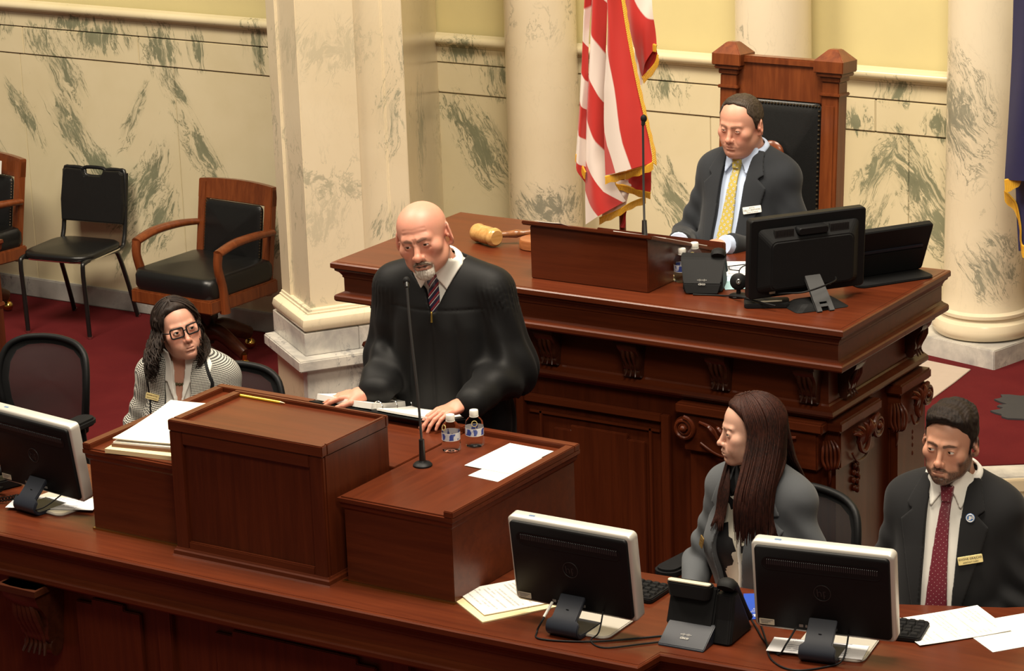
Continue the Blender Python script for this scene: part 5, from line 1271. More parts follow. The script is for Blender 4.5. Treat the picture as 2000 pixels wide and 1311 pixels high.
def nets(f, X, Yy, Zz, B=10):
    nx, ny, nz = len(X), len(Yy), len(Zz)
    bx, by, bz = [(n + B - 1) // B for n in (nx, ny, nz)]
    def cen(A, n): return np.array([(A[i_ * B] + A[min(i_ * B + B - 1, len(A) - 1)]) / 2 for i_ in range(n)], f32), np.array([(A[min(i_ * B + B - 1, len(A) - 1)] - A[i_ * B]) / 2 for i_ in range(n)], f32)
    (cx, hx), (cy, hy), (cz, hz) = cen(X, bx), cen(Yy, by), cen(Zz, bz)
    G = np.stack(np.meshgrid(cx, cy, cz, indexing='ij'), -1).reshape(-1, 3)
    H = np.stack(np.meshgrid(hx, hy, hz, indexing='ij'), -1).reshape(-1, 3)
    dc = f(G); rad = np.sqrt((H ** 2).sum(1))
    act = np.abs(dc) < rad * 1.35 + .014
    big = np.where(dc > 0, 1.0, -1.0).reshape(bx, by, bz)
    vol = np.repeat(np.repeat(np.repeat(big, B, 0), B, 1), B, 2)[:nx, :ny, :nz].astype(f32)
    msk = np.repeat(np.repeat(np.repeat(act.reshape(bx, by, bz), B, 0), B, 1), B, 2)[:nx, :ny, :nz]
    ii, jj, kk = np.nonzero(msk)
    CH = 400000
    for s in range(0, len(ii), CH):
        sl = slice(s, s + CH)
        P = np.stack((X[ii[sl]], Yy[jj[sl]], Zz[kk[sl]]), 1)
        vol[ii[sl], jj[sl], kk[sl]] = f(P)
    ins = vol < 0
    cxn, cyn, czn = nx - 1, ny - 1, nz - 1
    ncell = cxn * cyn * czn
    ids = []; pos = []; quads = []
    def cid(i_, j_, k_): return (i_ * cyn + j_) * czn + k_
    ax_data = []
    for ax in range(3):
        a = [slice(None)] * 3; b = [slice(None)] * 3
        a[ax] = slice(0, -1); b[ax] = slice(1, None)
        m = ins[tuple(a)] != ins[tuple(b)]
        i_, j_, k_ = np.nonzero(m)
        v0 = vol[tuple(a)][m]; v1 = vol[tuple(b)][m]
        t = np.clip(v0 / (v0 - v1), 0.02, .98)
        p = np.stack((X[i_], Yy[j_], Zz[k_]), 1)
        A = (X, Yy, Zz)[ax]; idx = (i_, j_, k_)[ax]
        p[:, ax] = A[idx] + t * (A[idx + 1] - A[idx])
        o1, o2 = [(1, 2), (2, 0), (0, 1)][ax]
        dims = (cxn, cyn, czn)
        base = [i_, j_, k_]
        ok = (base[o1] > 0) & (base[o2] > 0) & (base[o1] < dims[o1]) & (base[o2] < dims[o2])
        cells = []
        for d1, d2 in ((-1, -1), (0, -1), (0, 0), (-1, 0)):
            q = [c.copy() for c in base]; q[o1] = q[o1] + d1; q[o2] = q[o2] + d2
            cells.append(cid(q[0], q[1], q[2]))
            ids.append(cells[-1][ok]); pos.append(p[ok])
        Q = np.stack(cells, 1)[ok]
        flip = (~ins[tuple(a)][m])[ok]
        Q[flip] = Q[flip][:, ::-1]
        quads.append(Q)
    ids = np.concatenate(ids); pos = np.concatenate(pos); quads = np.concatenate(quads)
    u, inv = np.unique(ids, return_inverse=True)
    cnt = np.bincount(inv).astype(f32)
    Vv = np.stack([np.bincount(inv, weights=pos[:, a]) / cnt for a in range(3)], 1).astype(f32)
    Qv = np.searchsorted(u, quads)
    return Vv, Qv

def relax(Vv, Q, it, lam=.5):
    e = np.concatenate((Q[:, [0, 1]], Q[:, [1, 2]], Q[:, [2, 3]], Q[:, [3, 0]])); e = np.concatenate((e, e[:, ::-1]))
    n = len(Vv); cnt = np.maximum(np.bincount(e[:, 0], minlength=n), 1)
    for _ in range(it):
        av = np.stack([np.bincount(e[:, 0], weights=Vv[e[:, 1], a], minlength=n) / cnt for a in range(3)], 1)
        Vv = Vv + lam * (av - Vv)
    return Vv.astype(f32)
def net_obj(name, f, X, Yy, Zz, mat, parent, loc=(0, 0, 0), color=None, label=None, smooth_it=0):
    Vv, Q = nets(f, X, Yy, Zz)
    if smooth_it: Vv = relax(Vv, Q, smooth_it)
    me = bpy.data.meshes.new(name)
    me.vertices.add(len(Vv)); me.vertices.foreach_set('co', Vv.ravel())
    me.loops.add(len(Q) * 4); me.loops.foreach_set('vertex_index', Q.ravel().astype(np.int32))
    me.polygons.add(len(Q)); me.polygons.foreach_set('loop_start', np.arange(0, len(Q) * 4, 4, dtype=np.int32))
    me.update(calc_edges=True)
    me.polygons.foreach_set('use_smooth', np.ones(len(Q), dtype=bool))
    if color is not None:
        c = color(Vv); c = np.concatenate((c, np.ones((len(c), 1))), 1).astype(f32)
        at = me.color_attributes.new('Col', 'FLOAT_COLOR', 'POINT'); at.data.foreach_set('color', c.ravel())
    me.materials.append(mat); me.validate(); me.update()
    o = bpy.data.objects.new(name, me); COL.objects.link(o)
    if parent is not None: o.parent = parent
    o.location = loc
    if label: o['label'] = label
    return o

# ------------------------------------------------------------- skin, hair, cloth
def skin_mat():
    t = NT('skin'); a = t.n('Attribute', attribute_name='Col'); co = t.co()
    n = t.noise(co, 90, 4, .65); n2 = t.noise(co, 700, 2, .6)
    c = t.mix(t.math('MULTIPLY', t.step(n, .35, .75), .22), a.outputs[0], (.50, .16, .10), 'MULTIPLY') if False else t.mix(.30, a.outputs[0], t.mix(n, (.80, .78, .76), (1.12, 1.05, 1.0)), 'MULTIPLY')
    t.P(Base_Color=c, Roughness=.46, Subsurface_Weight=.18, Subsurface_Scale=.006, Specular_IOR_Level=.42)
    t.b.inputs['Subsurface Radius'].default_value = (1, .35, .2)
    t.bump(t.math('ADD', t.math('MULTIPLY', n, .6), n2), .10, .001)
    return t.m
M['skin'] = skin_mat()
def eye_mat(iris):
    """object-space eyeball, pupil looks along local -y"""
    t = NT('eye'); co = t.co(); sp = t.n('SeparateXYZ'); t.set(sp.inputs[0], co)
    r_ = t.math('SQRT', t.math('ADD', t.math('POWER', sp.outputs[0], 2), t.math('POWER', sp.outputs[2], 2)))
    front = t.math('LESS_THAN', sp.outputs[1], 0.0)
    c = t.mix(t.step(r_, .0062, .0056), (.66, .60, .55), iris)
    c = t.mix(t.step(r_, .0030, .0025), c, (.004, .004, .004))
    c = t.mix(front, (.66, .60, .55), c)
    t.P(Base_Color=c, Roughness=.12, Specular_IOR_Level=.6)
    return t.m
def hair_mat(name, c1, c2, rough=.42, f=260):
    t = NT(name); co = t.co()
    n = t.noise(t.mapping(co, sc=(1, 1, .18)), f, 3, .6); m = t.noise(co, 14, 3, .6)
    v = t.math('ADD', t.math('MULTIPLY', n, .6), t.math('MULTIPLY', m, .4))
    t.P(Base_Color=t.mix(t.step(v, .35, .65), c1, c2), Roughness=rough + .1, Specular_IOR_Level=.22)
    t.bump(n, .35, .002)
    return t.m
def cloth(name, c, rough=.85, var=.12, scale=900, sheen=.15, bump=.12):
    t = NT(name); co = t.co()
    n = t.noise(co, scale, 2, .6); m = t.noise(co, 7, 3, .5)
    d = tuple(k * (1 - var) for k in c); l = tuple(k * (1 + var) for k in c)
    t.P(Base_Color=t.mix(t.math('ADD', t.math('MULTIPLY', n, .7), t.math('MULTIPLY', m, .3)), d, l), Roughness=rough, Sheen_Weight=sheen, Sheen_Roughness=.5, Specular_IOR_Level=.25)
    t.bump(n, bump, .001)
    return t.m

# ------------------------------------------------------------- head
class Head:
    def __init__(s, pos, rot, **k):
        s.pos = V3(*pos); s.R = rot
        s.k = dict(w=1.0, jaw=1.0, chin=1.0, nose=1.0, nosew=1.0, brow=1.0, cheek=1.0, fem=0.0, mouth_open=0.0, eye_open=1.0, full=0.0, ear=1.0, scale=1.0, fat=0.0, wrinkles=())
        s.k.update(k)
    def loc(s, P): return ((P - s.pos) @ s.R) / s.k['scale']
    def out(s, p): return s.pos + s.R @ (V3(*p) * s.k['scale'])
    def skull(s, L):
        k = s.k
        d = ell(L, (0, .012, .035), (.0755 * k['w'], .097, .083))
        return smin(d, ell(L, (0, -.030, -.035), (.063 * k['w'], .057, .078)), .03)
    def sdf(s, P): return near(P, s.out((0, .0, -.005)), .185 * s.k['scale'], s._sdf, .085 * s.k['scale'])
    def _sdf(s, P):
        L = s.loc(P).astype(f32); k = s.k
        A = L.copy(); A[:, 0] = np.abs(A[:, 0])
        d = s.skull(L)
        jw = k['jaw']
        d = smin(d, ell(A, (.014, -.026, -.072), (.046 * jw, .050, .036)), .025)
        d = smin(d, cap(A, (.050 * jw, .004, -.052), (.012, -.066, -.098), .014, .013), .03)
        d = smin(d, sph(L, (0, -.072 - .003 * k['chin'], -.0965), .019 * k['chin']), .022)
        if k['fat']: d = smin(d, ell(L, (0, -.035, -.105), (.05, .045, .028)), .03) if k['fat'] > .5 else d
        d = smin(d, sph(A, (.046 * k['w'], -.058, -.020), .021 * k['cheek']), .02)
        if k['full']: d = smin(d, sph(A, (.036, -.062, -.052), .020 * k['full']), .025)
        d = smin(d, cap(A, (.008, -.0835, .0205), (.040, -.0715, .0215), .0095 * k['brow'], .0085 * k['brow']), .016)
        # eye sockets
        d = smax(d, -ell(A, (.0315, -.0985, .001), (.0185, .0145, .0105)), .013)
        # nose
        nw, nl = k['nosew'], k['nose']
        d = smin(d, cap(L, (0, -.0840, .010), (0, -.1035 - .004 * (nl - 1), -.031), .0070 * nw, .0098 * nw), .011)
        d = smin(d, sph(L, (0, -.1075 - .006 * (nl - 1), -.0360), .0108 * nw), .008)
        d = smin(d, sph(A, (.0125 * nw, -.0965, -.0395), .0088 * nw), .007)
        d = smax(d, -ell(A, (.0065 * nw, -.1035, -.0480), (.0036, .006, .0036)), .004)
        # nasolabial fold
        d = smax(d, -cap(A, (.0205, -.0945, -.040), (.031, -.0860, -.060), .0030 - .0026 * k['fem']), .010)
        for wr_ in k['wrinkles']:
            d = smax(d, -polyc(A, wr_, [.0016] * len(wr_)), .006)
        # mouth
        d = smin(d, ell(L, (0, -.0765, -.064), (.031, .0200, .026)), .016)
        mo = k['mouth_open']
        th = 1.0 + .25 * k['fem']
        d = smin(d, polyc(A, [(0, -.0955, -.0650), (.007, -.0955, -.0641), (.0245, -.0845, -.0702)], [.0044 * th, .0046 * th, .002]), .006)
        d = smin(d, polyc(A, [(0, -.0930, -.0758 - mo), (.010, -.0920, -.0756 - mo), (.023, -.0830, -.0712 - mo * .4)], [.0055 * th, .0052 * th, .002]), .006)
        d = smax(d, -polyc(A, [(0, -.1000, -.0695 - mo * .5), (.011, -.0975, -.0695 - mo * .5), (.0255, -.0865, -.0708 - mo * .2)], [.0013 + mo * .55, .0012 + mo * .4, .0010]), .0028)
        d = smax(d, -cap(A, (0, -.0965, -.0855 - mo), (.012, -.0925, -.0855 - mo), .0032), .009)
        d = smax(d, -cap(L, (0, -.1005, -.0525), (0, -.0995, -.0585), .0020), .005)
        # lids round the eyeball
        E = (.0315, -.0742, .0015)
        d = smin(d, sph(A, E, .0151), .0045)
        eo = k['eye_open']
        d = smax(d, -ell(A, (.0315, -.0905, .0012), (.0125, .0115, .0048 * eo)), .0016)
        d = smax(d, -polyc(A, [(.0205, -.0905, .0075), (.032, -.0925, .0095), (.043, -.085, .0070)], [.0006, .0007, .0005]), .003)
        # ears
        q = A.copy(); ang = .30
        er = k['ear']
        ex = .0770 * k['w']
        er_ = np.array(Euler((R(-12), 0, R(30))).to_matrix(), f32)
        e = ell(q, (ex + .0035, .0150, -.005), (.0075, .0185 * er, .0325 * er), er_)
        e = smin(e, sph(q, (ex - .001, .008, -.033 * er), .0075), .008)
        e = smax(e, -ell(q, (ex + .0125, .0085, .000), (.0062, .0105 * er, .0190 * er), er_), .003)
        e = smin(e, sph(q, (ex - .006, .012, -.004), .012), .006)
        e = smin(e, ell(q, (ex + .001, -.002, -.008), (.005, .004, .007)), .004)
        d = smin(d, e, .006)
        return d * k['scale']
    def color(s, P, base, lips, brow, brow_amt=.9, beard=None, beard_f=None, blush=.35, scalp=None):
        L = s.loc(P).astype(f32); A = L.copy(); A[:, 0] = np.abs(A[:, 0])
        c = np.tile(V3(*base), (len(P), 1))
        def mixc(c, col, w): return c * (1 - w[:, None]) + V3(*col) * w[:, None]
        red = V3(base[0] * .95, base[1] * .62, base[2] * .58)
        g = np.exp(-((A - V3(.042, -.075, -.028)) ** 2).sum(1) / .022 ** 2) + np.exp(-((L - V3(0, -.108, -.034)) ** 2).sum(1) / .017 ** 2) + np.exp(-((A - V3(.08, .012, -.006)) ** 2).sum(1) / .03 ** 2) * .8 + np.exp(-((L - V3(0, -.08, -.10)) ** 2).sum(1) / .02 ** 2) * .4
        c = mixc(c, red, np.clip(g * blush, 0, .8))
        und = np.exp(-(((A - V3(.030, -.088, -.009)) / V3(.014, .02, .006)) ** 2).sum(1))
        c = mixc(c, (base[0] * .72, base[1] * .55, base[2] * .52), und * .35)
        lp = np.minimum(polyc(A, [(0, -.0955, -.0650), (.007, -.0955, -.0641), (.0245, -.0845, -.0702)], [.0040, .0042, .001]), polyc(A, [(0, -.0930, -.0758 - s.k['mouth_open']), (.010, -.0920, -.0756 - s.k['mouth_open']), (.023, -.0830, -.0712)], [.0050, .0047, .001]))
        c = mixc(c, lips, np.clip(1 - (lp - .0002) / .0016, 0, 1) * .85)
        if s.k['mouth_open'] > .001:
            mi = polyc(A, [(0, -.0990, -.0695 - s.k['mouth_open'] * .5), (.011, -.0965, -.0695 - s.k['mouth_open'] * .5), (.022, -.0865, -.0708)], [.001, .001, .0005])
            c = mixc(c, (.03, .008, .006), np.clip(1 - (mi - .0012) / .0012, 0, 1))
        if brow is not None:
            bt = 1.0 - .25 * s.k['fem']
            b = polyc(A, [(.0135, -.094, .0195), (.028, -.0915, .0235), (.046, -.076, .0205)], [.0042 * bt, .0040 * bt, .0015])
            st = .6 + .4 * np.sin(A[:, 0] * 2600 + A[:, 2] * 1900)
            c = mixc(c, brow, np.clip(1 - (b - .0005) / .0022, 0, 1) * brow_amt * (.75 + .25 * st))
        if beard is not None:
            w = beard_f(L, A); st = wob(L, 620) * .5 + .5
            c = mixc(c, beard, np.clip(w * (.72 + .45 * st), 0, 1))
        if scalp is not None: c = scalp(L, A, c, mixc)
        lash = polyc(A, [(.0195, -.0870, .0008), (.0255, -.0895, .0058), (.033, -.0900, .0066), (.0425, -.0840, .0030)], [.0004] * 4)
        c = mixc(c, (.03, .016, .012), np.clip(1 - (lash - .0004) / .0012, 0, 1) * (.55 + .35 * s.k['fem']))
        return c
    def eyes(s, parent, off, look=(0, 0), iris=(.05, .03, .015)):
        mt = eye_mat(iris)
        for sx in (-1, 1):
            b = MB(); b.ball((0, 0, 0), .0137 * s.k['scale'], 20, 14)
            o = b.build('eye', mt, parent, smooth=180)
            p = s.out((sx * .0315, -.0742, .0015)) + off
            m = Matrix([list(map(float, r_)) for r_ in s.R]).to_4x4(); m.translation = [float(v) for v in p]
            o.matrix_local = m @ Euler((R(look[1]), 0, R(look[0]))).to_matrix().to_4x4()

def near(P, c, r, fn, inner):
    """evaluate fn only within r of c, a plain ball distance elsewhere"""
    d0 = np.sqrt(((P - np.array(c, f32)) ** 2).sum(1)); m = d0 < r
    d = d0 - inner
    if m.any(): d[m] = fn(P[m])
    return d
def hand(P, wrist, f, n, side, curl=.25, spread=.10, s=1.0):
    """five-fingered hand. f finger direction, n back-of-hand normal, side = +1 when the thumb lies towards f x n"""
    f = np.array(f, f32); f /= np.linalg.norm(f); n = np.array(n, f32); n -= f * (n @ f); n /= np.linalg.norm(n)
    t = np.cross(f, n) * side; w = np.array(wrist, f32)
    def pt(a, b, c): return w + (f * a + t * b + n * c) * s
    rm = np.stack((f, t, n), 1).astype(f32)
    d = ell(P, pt(.050, .0, .0), (.052 * s, .041 * s, .0165 * s), rm)
    d = smin(d, cap(P, pt(-.03, 0, 0), pt(.03, 0, .002), .026 * s, .024 * s), .02)
    for i_, (b, L0_, r0) in enumerate(((.030, .088, .0092), (.010, .098, .0096), (-.011, .091, .0090), (-.031, .072, .0080))):
        sp = spread * (1.2 - i_ * .8)
        p0 = pt(.072, b * .85, .003); k1 = pt(.092 - .004 * abs(i_ - 1), b, .004)
        dirv = f * math.cos(sp) + t * math.sin(sp)
        segs = (.45, .30, .25); p = k1; ang = curl * .5
        d = smin(d, cap(P, p0, k1, .0105 * s, r0 * 1.05 * s), .010)
        for q, sg in enumerate(segs):
            ang += curl * (.35 if q == 0 else .9)
            e = p + (dirv * math.cos(ang) - n * math.sin(ang)) * L0_ * sg * s
            d = smin(d, cap(P, p, e, r0 * (1 - .10 * q) * s, r0 * (.92 - .12 * q) * s), .003)
            p = e
    a0, a1, a2, a3 = pt(.018, .022, -.004), pt(.048, .050, -.010), pt(.076, .062, -.013), pt(.098, .064, -.017)
    d = smin(d, cap(P, a0, a1, .0165 * s, .0120 * s), .014)
    d = smin(d, cap(P, a1, a2, .0110 * s, .0100 * s), .004)
    d = smin(d, cap(P, a2, a3, .0098 * s, .0080 * s), .003)
    return d

def front_y(f, x, z, y0=-.5, y1=.1):
    """first hit of a field along +y"""
    y = y0
    for _ in range(80):
        d = float(f(np.array([[x, y, z]], f32))[0])
        if d < .0004 or y > y1: break
        y += max(d * .7, .0008)
    return y
# ================================================================= PEOPLE
def torso(P, sw=.19, dep=.112, belly=0.0, lean=0.0, bust=0.0, hip=.175):
    q = P.copy(); q[:, 1] = q[:, 1] + lean * q[:, 2]
    A = q.copy(); A[:, 0] = np.abs(A[:, 0])
    d = cap(A, (0, .020, -.085), (sw - .055, .012, -.085), .078, .062)
    d = smin(d, cap(A, (.02, .022, -.012), (sw - .02, .014, -.070), .050, .046), .05)
    d = smin(d, ell(q, (0, .004, -.21), (sw * .92, dep, .19)), .06)
    if bust: d = smin(d, sph(A, (.072, -.075, -.235), .068 * bust), .06)
    d = smin(d, ell(q, (0, .0 - belly * .5, -.39), (sw * .86 + belly * .3, dep + belly, .19)), .07)
    return smin(d, ell(q, (0, .015, -.53), (hip, .120, .10)), .06)

class Fig:
    def __init__(s, label, head_w, rot, floor, head_off, hk, hrot, sitting=True, group=None):
        s.rz = R(rot); c, n = math.cos(s.rz), math.sin(s.rz)
        s.Rz = np.array([[c, -n, 0], [n, c, 0], [0, 0, 1]], f32)
        s.N = V3(*head_w) - s.Rz @ V3(*head_off)
        s.root = thing('person', label, 'person', (float(s.N[0]), float(s.N[1]), floor), s.rz)
        s.h = float(s.N[2]) - floor
        s.L = (0, 0, s.h)
        s.head = Head(head_off, rotm(*hrot), **hk)
        s.sit = sitting
    def local(s, w): return s.Rz.T @ (V3(*w) - s.N)
    def vloc(s, v): return s.Rz.T @ V3(*v)
    def obj(s, name, f, box, step, mat, color=None, label=None, fine=((), (), ()), sm=1):
        (x0, x1), (y0, y1), (z0, z1) = box
        return net_obj(name, f, axis(x0, x1, step, fine[0]), axis(y0, y1, step, fine[1]), axis(z0, z1, step, fine[2]), mat, s.root, s.L, color, label, sm)
    def neck(s, P, r=.056, off=0.0):
        a = s.head.out((0, .018, -.055))
        return cap(P, tuple(a), (0, .030, -.06), r + off, r + .006 + off)
    def body(s, T, arms, hands, skin, lips, brow, neck_r=.056, col=None, inset=.014, **ck):
        """continuous body: head, neck, trunk, arms and five-fingered hands, thighs and shins"""
        hd = s.head; hp = hd.pos
        def f(P):
            d = smin(hd.sdf(P), s.neck(P, neck_r), .022)
            d = smin(d, T(P) + inset, .03)
            for (sh, el, wr), h in zip(arms, hands):
                d = smin(d, cap(P, sh, el, .040, .031), .03); d = smin(d, cap(P, el, wr, .031, .026), .02)
                if h is not None: d = smin(d, near(P, np.array(h['wrist']) + np.array(h['f']) / np.linalg.norm(h['f']) * .08, .17, lambda q, h=h: hand(q, **h), .05), .012)
            for q in s.legs(): d = smin(d, polyc(P, q[0], q[1], .03), .05)
            return d
        def color(P):
            base = V3(*skin)
            c = hd.color(P, skin, lips, brow, **ck)
            for h in hands:
                if h is None: continue
                w = np.array(h['wrist'], f32); r_ = np.sqrt(((P - w) ** 2).sum(1))
                m = np.clip(1 - (r_ - .20) / .03, 0, 1)
                hc = base * (1 - .10 * np.clip((r_ - .09) / .08, 0, 1))[:, None] * V3(1.0, .92, .90)
                c = c * (1 - m[:, None]) + hc * m[:, None]
            if col is not None: c = col(P, c)
            return c
        fx, fy, fz = [(hp[0] - .10, hp[0] + .10, .0021)], [(hp[1] - .145, hp[1] + .125, .0021)], [(hp[2] - .14, hp[2] + .135, .0021)]
        lo = V3(-.30, -.30, -.80); hi = V3(.30, .22, .05)
        for h in hands:
            if h is None: continue
            w = np.array(h['wrist'], f32); e = w + np.array(h['f'], f32) * .20
            for A_, i_ in ((fx, 0), (fy, 1), (fz, 2)):
                a, b = min(w[i_], e[i_]) - .05, max(w[i_], e[i_]) + .05
                A_.append((a, b, .0036)); lo[i_] = min(lo[i_], a - .02); hi[i_] = max(hi[i_], b + .02)
        for q in s.legs():
            for p in q[0]:
                for i_ in range(3): lo[i_] = min(lo[i_], p[i_] - .1); hi[i_] = max(hi[i_], p[i_] + .1)
        lo = np.minimum(lo, hp - V3(.115, .16, .15)); hi = np.maximum(hi, hp + V3(.115, .14, .15))
        o = net_obj('body', f, axis(lo[0], hi[0], .010, fx), axis(lo[1], hi[1], .010, fy), axis(lo[2], hi[2], .010, fz), M['skin'], s.root, s.L, color)
        return o
    def legs(s):
        hz = -.52
        if s.sit:
            zf = -s.h + .09
            return [[[(sx * .09, .02, hz - .02), (sx * .11, -.34, hz - .02), (sx * .11, -.32, zf)], [.075, .055, .040]] for sx in (-1, 1)]
        zf = -s.h + .09
        return [[[(sx * .09, .05, hz), (sx * .10, .05, -1.0), (sx * .10, .06, zf)], [.08, .055, .042]] for sx in (-1, 1)]
    def trousers(s, mat):
        lg = s.legs()
        def f(P):
            d = None
            for q in lg:
                e = polyc(P, q[0], [r_ + .016 for r_ in q[1]], .03); d = e if d is None else smin(d, e, .04)
            return d
        xs = [p[0] for q in lg for p in q[0]]; ys = [p[1] for q in lg for p in q[0]]; zs = [p[2] for q in lg for p in q[0]]
        s.obj('trousers', f, ((min(xs) - .12, max(xs) + .12), (min(ys) - .12, max(ys) + .12), (min(zs) - .07, max(zs) + .12)), .014, mat)
        for q in lg:
            x, y, z = q[0][-1]
            b = MB(); b.ball((x, y - .06, z - .05), (.045, .13, .04), 14, 8); b.build('shoe', M['leather'], s.root, smooth=180, loc=s.L)

def sleeve(P, sh, el, wr, r=(.068, .056, .052, .040), fold=.004, seed=0.0, k=.03):
    d = smin(cap(P, sh, el, r[0], r[1]), cap(P, el, wr, r[2], r[3]), k)
    ax_ = V3(*wr) - V3(*el); ax_ /= np.linalg.norm(ax_)
    if fold:
        t = capt(P, sh, el); u = capt(P, el, wr)
        ne = np.exp(-((P - V3(*el)) ** 2).sum(1) / .11 ** 2)
        ph = P @ V3(48, 26, 74) + 2.6 * wob(P, 9, seed)
        d = d + fold * (np.sin(ph + seed) * (.25 + 1.0 * ne) + .7 * wob(P, 24, seed + 1))
        # armhole seam
        d = d + .0035 * np.exp(-((np.abs(P[:, 0]) - abs(sh[0]) - .010 - .25 * (P[:, 2] - sh[2])) / .004) ** 2) * (P[:, 2] > sh[2] - .10)
    return smax(d, (P - V3(*wr)) @ ax_ - .008, .006)
def shell(d, off, th): return np.abs(d - off) - th
def addbadge(s, f, x, z, w, h, mat, lines, ink, tilt=0.0, name='name_badge', off=.004):
    y = front_y(f, x, z)
    # surface direction
    e = .02
    nx = (front_y(f, x + e, z) - front_y(f, x - e, z)) / (2 * e); nz = (front_y(f, x, z + e) - front_y(f, x, z - e)) / (2 * e)
    b = MB(); front_plate(b, w, h, .0025, -.0016, .0016, 0, 0, None, 3, .0005)
    o = b.build(name, mat, s.root)
    m = Matrix.Translation((x, y - off, z + s.h)) @ Euler((math.atan(-nz) * -1 * -1, 0, math.atan(nx))).to_matrix().to_4x4() @ Euler((0, R(tilt), 0)).to_matrix().to_4x4()
    o.matrix_local = m
    for tx, size, dz in lines:
        l = text(tx, size, ink, o, (0, 0, 0), (0, 0, 0), 'lettering', .0002)
        l.matrix_local = T(0, -.0019, dz, 90)
    return o

def dots_mat(name, base, dot, sp=.012, r=.0022, ring=None):
    t = NT(name); co = t.co(); q = t.n('SeparateXYZ'); t.set(q.inputs[0], co)
    a = t.math('ADD', q.outputs[0], q.outputs[2]); b = t.math('SUBTRACT', q.outputs[0], q.outputs[2])
    u = t.math('SUBTRACT', t.math('FRACT', t.math('DIVIDE', t.math('ADD', a, 10.0), sp * 1.414)), .5)
    v = t.math('SUBTRACT', t.math('FRACT', t.math('DIVIDE', t.math('ADD', b, 10.0), sp * 1.414)), .5)
    rr = t.math('SQRT', t.math('ADD', t.math('POWER', u, 2.0), t.math('POWER', v, 2.0)))
    k = r / (sp * 1.414)
    c = base
    if ring is not None: c = t.mix(t.step(rr, k * 2.0, k * 1.8), c, ring)
    c = t.mix(t.step(rr, k * 1.15, k * .85), c, dot)
    t.P(Base_Color=c, Roughness=.45, Sheen_Weight=.2)
    return t.m
def stripes_mat(name):
    t = NT(name); q = t.n('SeparateXYZ'); t.set(q.inputs[0], t.co())
    a = t.math('FRACT', t.math('DIVIDE', t.math('ADD', t.math('SUBTRACT', t.math('MULTIPLY', q.outputs[0], 1.25), q.outputs[2]), 10.0), .030))
    c = t.mix(t.step(a, .30, .33), (.012, .012, .05), (.010, .010, .035))
    c = t.mix(t.math('LESS_THAN', t.math('ABSOLUTE', t.math('SUBTRACT', a, .25)), .14), c, (.22, .012, .02))
    c = t.mix(t.math('LESS_THAN', t.math('ABSOLUTE', t.math('SUBTRACT', a, .55)), .055), c, (.62, .55, .50))
    t.P(Base_Color=c, Roughness=.45)
    return t.m
M['shirt_white'] = cloth('white_shirt', (.86, .84, .78), .8, .03, 600, .1, .05)
M['shirt_blue'] = cloth('pale_blue_shirt', (.50, .60, .80), .8, .04, 600, .1, .05)
M['suit_char'] = cloth('charcoal_suit', (.018, .0205, .025), .85, .2, 900, .08)
M['suit_black'] = cloth('near_black_suit', (.009, .009, .010), .85, .2, 900, .06)
M['blazer'] = cloth('grey_blazer', (.080, .086, .094), .85, .14, 700, .08)
M['robe'] = cloth('black_robe', (.0034, .0034, .0038), .62, .15, 1200, .02, .06)
M['badge_white'] = plain('badge_white', (.82, .80, .76), .35, var=.01)
M['badge_gold'] = plain('badge_gold', (.80, .66, .30), .3, .15, var=.02)
M['badge_bronze'] = plain('badge_bronze', (.30, .19, .06), .4, .5)
M['ink'] = plain('black_ink', (.02, .02, .02), .5)
M['ink_brown'] = plain('brown_ink', (.13, .06, .01), .5)
M['lens'] = glass_mat('spectacle_lens', (1, 1, 1), .0, 1.05)

def collar_f(U, neckf, gap=.012, drop=.058, wide=.070, zb=(-.028, .040)):
    def f(P):
        A = P.copy(); A[:, 0] = np.abs(A[:, 0])
        u = U(P)
        flap = poly2(A, [(gap * .3, .006), (.050, .060), (wide, .018), (gap + .034, -drop)])
        band = np.maximum(np.abs(P[:, 2] - (zb[0] + zb[1]) / 2 - .30 * P[:, 1]) - (zb[1] - zb[0]) / 2, -(P[:, 1] + .03))
        nd = neckf(P)
        band = np.maximum(band, nd - .024)
        front = np.maximum(np.maximum(flap, P[:, 1] - .01), nd - .055)
        return np.maximum(shell(u, .010, .0042), np.minimum(front, band))
    return f

